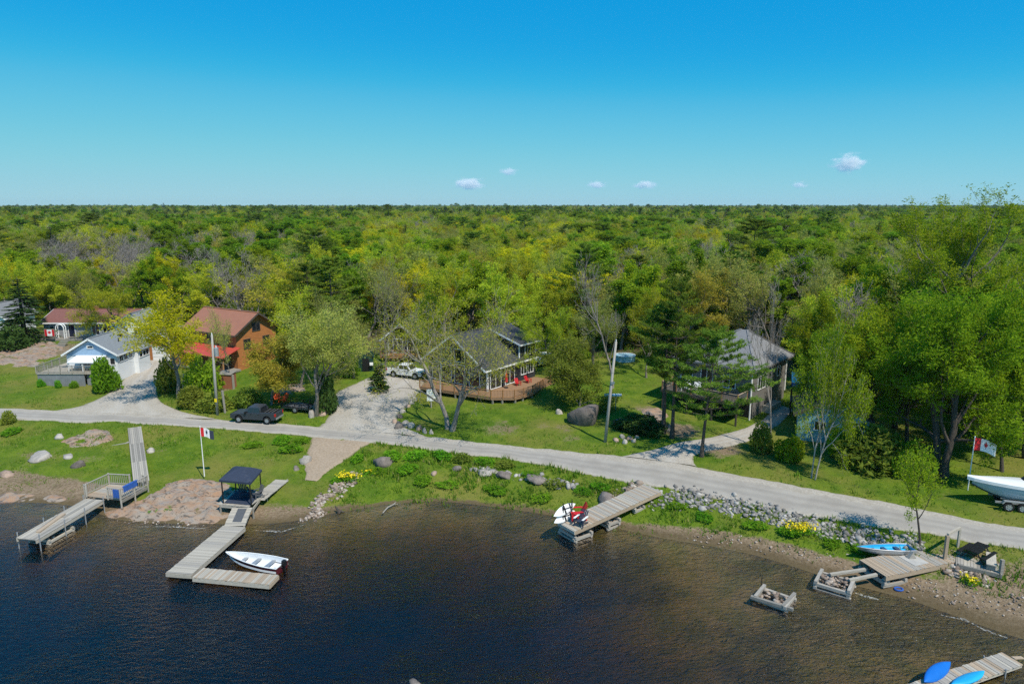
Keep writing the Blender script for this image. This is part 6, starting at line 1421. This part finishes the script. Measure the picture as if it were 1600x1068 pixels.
# centre dock
o = V3((8, 51, 0)); K = thing('crib_dock', o, 0, 'weathered dock on three timber cribs in the centre of the bay', 'dock')
a_, b_ = offs(o, mid(W(1004, 758, 1.75), W(1035, 765, 1.75)), mid(W(870, 818, 1.0), W(901, 826, 1.0))); k_ = a_.lerp(b_, .32); k_.z -= .02; wd = 1.95
planks(K, a_, k_, wd, ['wood_pale', 'wood_grey', 'wood_warm'], .15, seed=11); planks(K, k_, b_, wd, ['wood_grey', 'wood_pale', 'wood_warm'], .15, seed=12)
dd = (b_-a_).normalized(); ss = dd.cross(V3((0, 0, 1))).normalized(); rz_ = math.atan2(dd.y, dd.x)
for s in (-wd/2+.05, wd/2-.05):
    MB().bar(a_ + ss*s - V3((0, 0, .19)), k_ + ss*s - V3((0, 0, .19)), .1, .26).build('joist', M['wood_warm'], K); MB().bar(k_ + ss*s - V3((0, 0, .19)), b_ + ss*s - V3((0, 0, .19)), .1, .26).build('joist', M['wood_warm'], K)
MB().bar(b_ + ss*wd/2 + dd*.04 - V3((0, 0, .14)), b_ - ss*wd/2 + dd*.04 - V3((0, 0, .14)), .08, .24).build('end_beam', M['wood_pale'], K)
for t, L_ in ((.9, 1.6), (.56, 1.1), (.26, 1.0)):
    q = a_.lerp(b_, t); g0 = hz(q.x+o.x, q.y+o.y)-.1; crib(K, V3((q.x, q.y, g0)), L_, wd*.86, max(.3, q.z-.36-g0), rz_, 'wood_grey', .19, seed=int(t*100))
DC, DD, DS = o + b_, dd, ss
r_ = thing('board_rack', DC - DD*.55 + DS*.55 + V3((0, 0, .05)), rz_, 'dark upright rack for paddle boards at the end of the centre dock', 'rack')
for x_ in (-.45, .45): MB().box(x_-.03, x_+.03, -.03, .03, 0, 1.55).build('post', M['black'], r_)
for z_ in (.45, 1.05): MB().bar((-.5, .0, z_), (.5, 0, z_), .05, .05).build('arm', M['black'], r_)
DP = DC - DD*.45 + DS*.62
for k, (zz_, lab, L_) in enumerate(((.98, 'upper white paddle board on the rack of the centre dock', 2.3), (.42, 'lower white paddle board on the rack of the centre dock', 2.2))):
    q_ = kayak('paddle_board', DP + V3((-.15, -.05, zz_)), math.radians(38), L_, .74, .12, 'white', lab, roll=math.radians(72), cockpit=False, pitch=math.radians(-10), cat='paddle board'); MB().box(-.06, .06, -.33, .33, -.01, .135).build('strap', M['black'], q_); MB().box(.5, .62, -.29, .29, .0, .13).build('stripe', M['navy_cloth'], q_)
adirondack(DC - DD*1.25 + DS*.25 + V3((0, 0, .06)), rz_ + math.radians(60), 'red', 'red lounge chair at the end of the centre dock', 1.3); adirondack(DC - DD*.9 - DS*.6 + V3((0, 0, .04)), rz_ + math.radians(110), 'navy_cloth', 'navy and white lounge chair at the end of the centre dock', 1.05, 'white')
# right dock
o = V3((32, 44, 0)); K = thing('timber_dock', o, 0, 'brown timber dock at the right with a post frame and crib', 'dock')
a_, b_ = offs(o, mid(W(1454, 858, 1.15), W(1510, 866, 1.15)), mid(W(1343, 880, 1.05), W(1384, 893, 1.05))); wd = 2.3; planks(K, a_, b_, wd, ['wood_warm', 'wood_warm', 'wood_grey'], .17, seed=13)
dd = (b_-a_).normalized(); ss = dd.cross(V3((0, 0, 1))).normalized(); rz_ = math.atan2(dd.y, dd.x)
for s in (-wd/2+.05, wd/2-.05): MB().bar(a_ + ss*s - V3((0, 0, .2)), b_ + ss*s - V3((0, 0, .2)), .12, .28).build('joist', M['wood_warm'], K)
q = a_.lerp(b_, .86); g0 = hz(q.x+o.x, q.y+o.y)-.1; crib(K, V3((q.x, q.y, g0)), 1.7, wd*.86, max(.5, q.z-.38-g0), rz_, 'wood_grey', .2, seed=31)
q = a_.lerp(b_, .48); MB().slab([q + dd*x_ + ss*y_ + V3((0, 0, .035)) for x_, y_ in ((-.6, -.75), (.6, -.75), (.6, .6), (-.6, .6))], .02).build('pale_mat', M['concrete'], K); MB().prism([q + V3((-.25, 0, .04)), q + V3((.25, 0, .04)), q + V3((0, 0, .55))], ss*.25).build('cleat_block', M['wood_grey'], K)
pa, pb = offs(o, W(1476, 872, 1.15), W(1496, 856, 1.3)); MB().box(pa.x-.1, pa.x+.1, pa.y-.1, pa.y+.1, pa.z-.3, pa.z+1.7).build('frame_post', M['wood_warm'], K); MB().box(pb.x-.07, pb.x+.07, pb.y-.07, pb.y+.07, pb.z-.4, pa.z+1.62).build('frame_post', M['wood_pale'], K)
MB().bar(pa + V3((0, 0, 1.78)), V3((pb.x, pb.y, pa.z+1.70)), .14, .16).build('frame_beam', M['wood_pale'], K)
s1 = offs(o, W(1481, 858, 1.3), W(1501, 848, 1.3), W(1519, 853, 1.3), W(1498, 863, 1.3)); planks(K, mid(s1[0], s1[3]), mid(s1[1], s1[2]), 1.4, ['wood_warm', 'wood_pale'], .15, seed=14)
for a0, b0, w_ in ((W(1297, 897, .62), W(1352, 889, .85), .2), (W(1327, 906, .62), W(1370, 897, .85), .2)): MB().bar(V3(a0)-o, V3(b0)-o, w_, .16).build('bridge_beam', M['wood_pale'], K)
p1, p2 = offs(o, mid(W(1480, 874, 1.2), W(1512, 864, 1.2)), mid(W(1537, 893, 1.2), W(1588, 876, 1.2))); pt_ = thing('stone_patio', o + mid(p1, p2), 0, 'low timber-edged patio on stones at the right', 'patio'); q0 = mid(p1, p2); planks(pt_, p1-q0, p2-q0, 2.2, ['wood_grey', 'wood_old', 'wood_pale'], .19, seed=15); d3 = (p2-p1).normalized(); s3 = d3.cross(V3((0, 0, 1))).normalized()
for s in (-1.12, 1.12): MB().bar(p1-q0 + s3*s - V3((0, 0, .15)), p2-q0 + s3*s - V3((0, 0, .15)), .16, .26).build('edge_timber', M['wood_old'], pt_)
for t in (0, 1): MB().bar((p1-q0).lerp(p2-q0, t) + s3*1.2 - V3((0, 0, .15)), (p1-q0).lerp(p2-q0, t) - s3*1.2 - V3((0, 0, .15)), .16, .26).build('edge_timber', M['wood_old'], pt_)
fp = p2-q0 + s3*1.0; MB().box(fp.x-.1, fp.x+.1, fp.y-.1, fp.y+.1, -.6, .95).build('corner_post', M['wood_old'], pt_)
bn = thing('low_bench', o + p2 + s3*.1 - d3*.55 + V3((0, 0, .02)), math.atan2(s3.y, s3.x), 'low wooden bench at the end of the right patio', 'bench'); MB().box(-1.0, 1.0, -.28, .28, .38, .44).build('seat', M['wood_pale'], bn)
for x_ in (-.8, .8): MB().box(x_-.05, x_+.05, -.25, .25, 0, .38).build('leg', M['wood_grey'], bn)
tb = thing('picnic_table', o + p1.lerp(p2, .45) - s3*.55 + V3((0, 0, .02)), rz_ + .3, 'dark picnic table on the right patio', 'table')
for i in range(5): MB().box(-.95, .95, -.4+.16*i, -.26+.16*i, .70, .74).build('top_board', M['black'], tb)
for y_ in (-.75, .75): MB().box(-.95, .95, y_-.13, y_+.13, .42, .46).build('bench_board', M['black'], tb)
for x_ in (-.7, .7):
    for s in (-1, 1): MB().bar((x_, s*.22, .7), (x_, s*.7, 0), .08, .05).build('leg', M['black'], tb)
    MB().bar((x_, -.85, .40), (x_, .85, .40), .08, .05).build('cross_bar', M['black'], tb)
for (c_, L_, w_, H_, rz2, sd_, lab) in (((1210, 934), 1.9, 1.5, .7, -.68, 41, 'broken timber crib standing alone in the water'), ((1304, 914), 2.0, 1.7, .75, -.62, 42, 'stone-filled timber crib joined by beams to the right dock')):
    g = W(c_[0], c_[1], .15); q = thing('timber_crib', V3((g.x, g.y, hz(g.x, g.y)-.05)), rz2, lab, 'crib'); crib(q, V3(), L_, w_, H_+.1, 0, 'wood_grey', .2, seed=sd_)
    if sd_ == 41: MB().bar((-1.2, -.9, H_*.9), (1.4, -.75, H_*.95), .2, .18).bar((.8, -.9, H_), (.95, 1.0, H_*1.1), .2, .18).build('loose_timber', M['wood_old'], q); MB().tube([(-1.1, .7, 0), (-1.1, .72, 1.5)], .025, 5).build('iron_rod', M['rubber'], q)
# corner dock bottom right
o = W(1510, 1050, .38); K = thing('corner_dock', o, 0, 'narrow plank dock in the bottom right corner', 'dock'); a_, b_ = offs(o, mid(W(1569, 1023, .38), W(1595, 1032, .38)), W(1425, 1082, .38)); b_ = b_ + (b_-a_)*.25; planks(K, a_, b_, 1.15, ['wood_pale', 'wood_warm', 'wood_grey'], .2, seed=16); dd = (b_-a_).normalized(); ss = dd.cross(V3((0, 0, 1))).normalized()
for s in (-.5, .5): MB().bar(a_ + ss*s - V3((0, 0, .13)), b_ + ss*s - V3((0, 0, .13)), .07, .18).build('joist', M['wood_pale'], K)
for t in (.15, .5, .85):
    for s in (-.6, .6): q = a_.lerp(b_, t) + ss*s; stilt(K, q.x, q.y, .12)
MB().bar(a_ - dd*.05, a_ - dd*.9 + ss*.0 + V3((0, 0, -.2)), .22, .05).build('gang_board', M['wood_warm'], K)
# ---------------------------------------------------------------- small things on the land
for k, (bx, by, r_) in enumerate(((433, 628, .3), (443, 629, -.5))): adirondack(G(bx, by), r_, 'orange', 'orange lounge chair %s behind the dark pickup' % ('on the left' if k == 0 else 'on the right'), 1.05)
Em = Matrix.Translation(E0) @ Matrix.Rotation(ER, 4, 'Z')
for k, x_ in enumerate((-6.6, -5.4)): adirondack(Em @ V3((x_, -1.6, 2.56)), ER + .2, 'white', 'white chair on the deck of the grey house, %s of two' % ('left' if k == 0 else 'right'), 1.1)
Dm = Matrix.Translation(D0) @ Matrix.Rotation(DR, 4, 'Z')
for k, (x_, y_, r_) in enumerate(((1.1, 4.4, 1.2), (1.3, 6.2, 1.5))): adirondack(Dm @ V3((x_, y_, outer[0].z+.01)), DR + r_, 'red', 'red chair on the cedar deck, %s of two' % ('nearer' if k == 0 else 'farther'), .82)
q = Dm @ V3((.75, 2.6, outer[0].z+.01)); um = thing('closed_parasol', q, 0, 'closed red parasol on the cedar deck', 'parasol'); MB().tube([(0, 0, 0), (0, 0, 2.3)], .03, 6).build('pole', M['steel'], um); MB().tube([(0, 0, .75), (0, 0, 1.2), (0, 0, 2.2)], [.2, .17, .03], 8).build('cover', M['red'], um); MB().tube([(0, 0, 0), (0, 0, .08)], .25, 10).build('base', M['black'], um)
g_ = G(604, 795); m = MB(); m.tube([W(598, 801, .02), W(606, 792, .12), W(614, 788, .15), W(619, 784, .3)], [.05, .06, .05, .03], 6); m.tube([W(613, 788, .15), W(622, 787, .1)], [.04, .02], 5); tag(m.build('driftwood_branch', M['wood_old']), 'bent driftwood branch at the edge of the bay', 'driftwood')
p = W(530, 801, 0); q = thing('driftwood_stump', p, 0, 'dark driftwood snag standing in the shallows by the rubble', 'driftwood'); MB().tube([(0, 0, -.3), (-.05, 0, .2), (-.22, .02, .45), (-.3, 0, .62)], [.16, .13, .08, .03], 7).build('trunk', M['bark_dark'], q); MB().tube([(0, 0, .1), (.2, .05, .16), (.42, 0, .08)], [.11, .08, .02], 6).build('limb', M['bark_dark'], q)
a_ = G(1404, 921); tag(MB().tube([(0.26*math.cos(t), .2*math.sin(t), .05) for t in np.linspace(0, 6.28, 15)], .06, 6, False).build('blue_tube', M['cloth_blue'], loc=a_), 'small blue ring lying on the mud by the right dock', 'ring')
# ---------------------------------------------------------------- grass, reeds, flowers, foam
def grass_mat():
    m, nt, out = new_mat('grass_blades'); a = attr_n(nt, 'leaf'); c = mixc(nt, ramp(nt, a, 0, .75), (0.050, 0.120, 0.010), (0.125, 0.205, 0.020)); c = mixc(nt, ramp(nt, a, .82, 1), c, (0.25, 0.22, 0.085))
    d = nd(nt, 'BsdfDiffuse'); t = nd(nt, 'BsdfTranslucent'); mx = nd(nt, 'AddShader'); nt.links.new(c, d.inputs[0]); nt.links.new(mixc(nt, 1.0, c, (.6, .6, .5), 'MULTIPLY'), t.inputs[0])
    nt.links.new(d.outputs[0], mx.inputs[0]); nt.links.new(t.outputs[0], mx.inputs[1]); nt.links.new(mx.outputs[0], out.inputs[0]); return m
GM = grass_mat(); ng_ = np.random.RandomState(9); strips_xy = [strip_poly(k) for k in strip_geo]; road_c = strip_geo['road'][0].mean(1)
def blades(C, h, w, lean, sh):
    n = len(C); a = ng_.uniform(0, 6.28, n); d = np.stack([np.cos(a), np.sin(a), np.zeros(n)], 1); b = ng_.uniform(0, 6.28, n)
    tip = C + np.stack([np.cos(b)*lean*h, np.sin(b)*lean*h, h], 1); V = np.stack([C - d*w[:, None] - [0, 0, .05], C + d*w[:, None] - [0, 0, .05], tip], 1).reshape(-1, 3)
    return V, np.arange(3*n).reshape(n, 3), sh
def scatter(name, n, xr, yr, hfun, label, keep, w0=.03):
    x = ng_.uniform(*xr, n); y = ng_.uniform(*yr, n); P = np.stack([x, y], 1); z = heights(x, y); k = keep(x, y, z)
    for sp in strips_xy: k &= ~in_poly(P, sp)
    x, y, z = x[k], y[k], z[k]; h = hfun(x, y, z); ok = h > .02; x, y, z, h = x[ok], y[ok], z[ok], h[ok]; rep = 4
    C = np.repeat(np.stack([x, y, z], 1), rep, 0) + np.concatenate([ng_.randn(len(x)*rep, 2)*.10, np.zeros((len(x)*rep, 1))], 1); hh = np.repeat(h, rep)*ng_.uniform(.5, 1.2, len(x)*rep)
    V, F, s = blades(C, hh, w0 + .06*hh, .45, np.clip(np.repeat(ng_.uniform(0, 1, len(x)), rep)**1.3 + ng_.uniform(-.12, .12, len(x)*rep), 0, 1)); tag(link(name, fast_mesh(name, V, F, [GM], {'leaf': ('FACE', s)})), label, 'grass', kind='stuff')
road_y = lambda x: np.interp(x, road_c[:, 0], road_c[:, 1])
clump = lambda x, y: (np.sin(x*.8+1)*np.sin(y*.9+2) + np.sin(x*2.1)*np.sin(y*1.7+1)*.6)
zt_f = lambda x: np.interp(x, [-60, -45, -40, -30, -20, -16, -12, -8, 2, 8, 12, 18, 30, 45], [.35, .4, .45, .4, .4, .2, -.02, -.04, -.04, .03, .15, .33, .4, .4])
def bank_h(x, y, z):
    wild = np.interp(x, [-60, -34, -30, -16, -14, 0, 6, 12, 45], [.16, .14, .10, .12, .32, .34, .30, .26, .26]); return wild*(.75 + .5*clump(x, y))*np.where(road_y(x) - y < 7, 1.25, .9)
scatter('bank_grass', 46000, (-62, 46), (40, 76), bank_h, 'rough grass and weeds on the bank between road and lake', lambda x, y, z: (y < road_y(x)) & (z > zt_f(x) + ng_.normal(0, .12, len(x))) & (y > 40))
scatter('lawn_grass', 42000, (-75, 62), (50, 108), lambda x, y, z: .10 + .07*np.clip(clump(x, y), -1, 1), 'mown lawn grass around the houses behind the road', lambda x, y, z: (y > road_y(x)) & (y < front_y(x) + 2), .025)
scatter('verge_grass', 9000, (-62, 48), (40, 80), lambda x, y, z: .22 + .10*clump(x, y), 'taller grass along the verges of the road', lambda x, y, z: np.abs(y - road_y(x)) < 5.2, .03)
scatter('forest_weeds', 9000, (-80, 70), (56, 116), lambda x, y, z: .5 + .25*clump(x, y), 'tall weeds along the forest edge behind the lawns', lambda x, y, z: np.abs(y - front_y(x)) < 3.5, .04)
def flowers(base, w_px, h_px, label, seed, n=150):
    p = G(*base); s = px_scale(p); npr = np.random.RandomState(seed); w_, h_ = w_px/s/2, h_px/s; t = thing('flower_clump', p, 0, label, 'flowers')
    C = npr.randn(n*2, 3)*[w_*.5, .35, .06] + [0, 0, h_*.45]; v, f, sh = leaves(npr, C, .13); link('foliage', fast_mesh('foliage', v, f, [LEAF['shrub']], {'leaf': ('FACE', sh)}), t)
    C = npr.randn(n, 3)*[w_*.5, .32, .10] + [0, 0, h_*.8]; v, f, sh = leaves(npr, C, .10, 1.2); link('blossoms', fast_mesh('blossoms', v, f, [M['flower_yellow']], {'leaf': ('FACE', sh)}), t)
flowers((545, 752), 34, 14, 'yellow flowers at the top of the pinkish rubble', 1); flowers((575, 742), 30, 8, 'faint yellow flowers in the bank grass right of the rubble', 4, 40); flowers((1250, 836), 56, 20, 'big clump of yellow flowers below the grey rock band', 2, 240); flowers((1514, 911), 24, 12, 'small clump of yellow flowers beside the right patio', 3, 70)
WS = [shrub_meshes(80, 'shrub', n=500, size=.16), shrub_meshes(81, 'shrub', n=520, size=.13), shrub_meshes(82, 'brush', n=420, size=.16)]
WEEDS = [(455,705,40,22,0),(440,690,44,14,0),(470,692,26,18,0),(615,714,40,20,0),(650,716,44,24,1),(690,715,40,22,0),(722,720,36,22,2),(758,724,40,20,1),(636,735,44,18,0),(590,738,34,16,1),(560,720,30,22,0),(790,728,40,16,2),(660,752,44,14,0),(700,758,50,12,1),(830,745,40,14,0),(870,757,44,14,2),(910,768,40,14,1),(530,752,30,14,0),(940,762,40,14,0),(960,770,30,12,2),(1350,862,50,16,0),(1300,850,40,16,0),(1180,822,44,14,0),(1100,808,44,12,0),(1060,792,36,14,0),(20,676,40,14,0),(395,697,40,12,1),(265,795,26,10,0),(240,800,20,9,1),(775,765,50,10,0),(850,778,50,10,1),(1230,833,40,12,0)]
for k, (bx, by, w_, h_, q) in enumerate(WEEDS):
    p = G(bx, by); s = px_scale(p); put_tree('weed_clump', WS[q], p, (w_/s/2, w_/s/2*.8, h_/s*.55), k*1.7, 'leafy weed clump growing on the bank between road and lake', 'weeds', 'weed clumps on the bank', ('stem', 'foliage'))
def foam(path, w_, label, seed):
    m, nt, out = (MATS['foam'], None, None) if 'foam' in MATS else new_mat('foam')
    if nt:
        pos = nt.nodes.new('ShaderNodeNewGeometry').outputs['Position']; n = noise_n(nt, pos, 6, 4, .7); d = nd(nt, 'BsdfDiffuse', i_0=(.75, .75, .72, 1)); tr = nd(nt, 'BsdfTransparent'); mx = nd(nt, 'MixShader'); nt.links.new(math_n(nt, 'MULTIPLY', ramp(nt, n, .42, .68), .55), mx.inputs[0]); nt.links.new(tr.outputs[0], mx.inputs[1]); nt.links.new(d.outputs[0], mx.inputs[2]); nt.links.new(mx.outputs[0], out.inputs[0])
    rg = random.Random(seed); pts = [W(x, y, .012) for x, y in path]; a, b = [], []
    for i in range(len(pts)-1):
        for j in range(8):
            q = pts[i].lerp(pts[i+1], j/8); h = w_*rg.uniform(.3, 1)*math.sin(math.pi*min(.98, max(.06, (i+j/8)/(len(pts)-1)))); a.append(q + V3((0, h/2 + rg.gauss(0, .04), 0))); b.append(q - V3((0, h/2, 0)))
    mb = MB(); mb.grid([a, b]); tag(mb.build('foam_line', m), label, 'foam', kind='stuff')
foam([(1118, 853), (1150, 858), (1180, 862), (1222, 872)], .5, 'white foam line along the right mud flat', 1); foam([(1470, 960), (1510, 968), (1535, 982), (1580, 998)], .5, 'white foam line by the beach at the right edge', 2); foam([(1335, 925), (1355, 932), (1375, 936)], .5, 'patch of foam beside the stone-filled crib', 3)
foam([(200, 822), (260, 822), (330, 826)], .22, 'thin foam line along the bedrock slab', 5); foam([(400, 828), (440, 830), (480, 818)], .4, 'pale foam at the little beach right of the gangway', 6)
# ---------------------------------------------------------------- clouds
def cloud_mat(seed):
    m, nt, out = new_mat('cloud'); tc = nt.nodes.new('ShaderNodeTexCoord').outputs['Object']
    v = nt.nodes.new('ShaderNodeVectorMath'); v.operation = 'ADD'; nt.links.new(tc, v.inputs[0]); v.inputs[1].default_value = (seed*3.1, seed*1.7, 0)
    n = noise_n(nt, v.outputs[0], 2.4, 5, .62); ln = nt.nodes.new('ShaderNodeVectorMath'); ln.operation = 'LENGTH'; nt.links.new(tc, ln.inputs[0])
    d = math_n(nt, 'SUBTRACT', math_n(nt, 'ADD', math_n(nt, 'MULTIPLY', n, 2.0), -.38), ln.outputs['Value']); d = ramp(nt, d, -.05, .55)
    pv = nd(nt, 'VolumePrincipled', i_Anisotropy=0.0); pv.inputs['Color'].default_value = (1, .985, .95, 1); nt.links.new(math_n(nt, 'MULTIPLY', d, .022), pv.inputs['Density'])
    pv.inputs['Emission Strength'].default_value = 0.0
    nt.links.new(pv.outputs[0], out.inputs['Volume']); return m
for k, (px, py, w_, h_, lab) in enumerate(((1326, 256, 58, 34, 'largest white cumulus cloud, high at the right'), (733, 287, 62, 22, 'long low white cloud left of the centre'), (795, 268, 34, 14, 'small white cloud above the long low one'), (931, 289, 40, 14, 'faint white cloud right of the centre'), (1008, 289, 44, 16, 'small bright cloud between the centre and the large cumulus'), (1249, 289, 28, 13, 'tiny white cloud below and left of the large cumulus'))):
    D_ = 7000.0; s = FPX/D_; b = (534-py)/FPX; z = CAMZ + D_*(-sP + b*cP)/(cP + b*sP); x = (px-800)/FPX*(D_*cP - (z-CAMZ)*sP)
    v, f = ICO2; o_ = link('cloud', fast_mesh('cloud', v, f, [cloud_mat(k+1)]), None, (x, D_, z), (0, 0, k), (w_/s*.6, w_/s*.6, h_/s*.62)); tag(o_, lab, 'cloud')

# ---------------------------------------------------------------- the air between
m, nt, out = new_mat('haze')
pv = nd(nt, 'VolumePrincipled', i_Density=0.00005, i_Anisotropy=0.2); pv.inputs['Color'].default_value = (0.80, 0.90, 1.0, 1)
nt.links.new(pv.outputs[0], out.inputs['Volume'])
tag(MB().box(-4600, 4600, -400, 4600, -9, 46).build('haze', m), 'thin summer haze over the lake and forest', 'haze', kind='stuff')
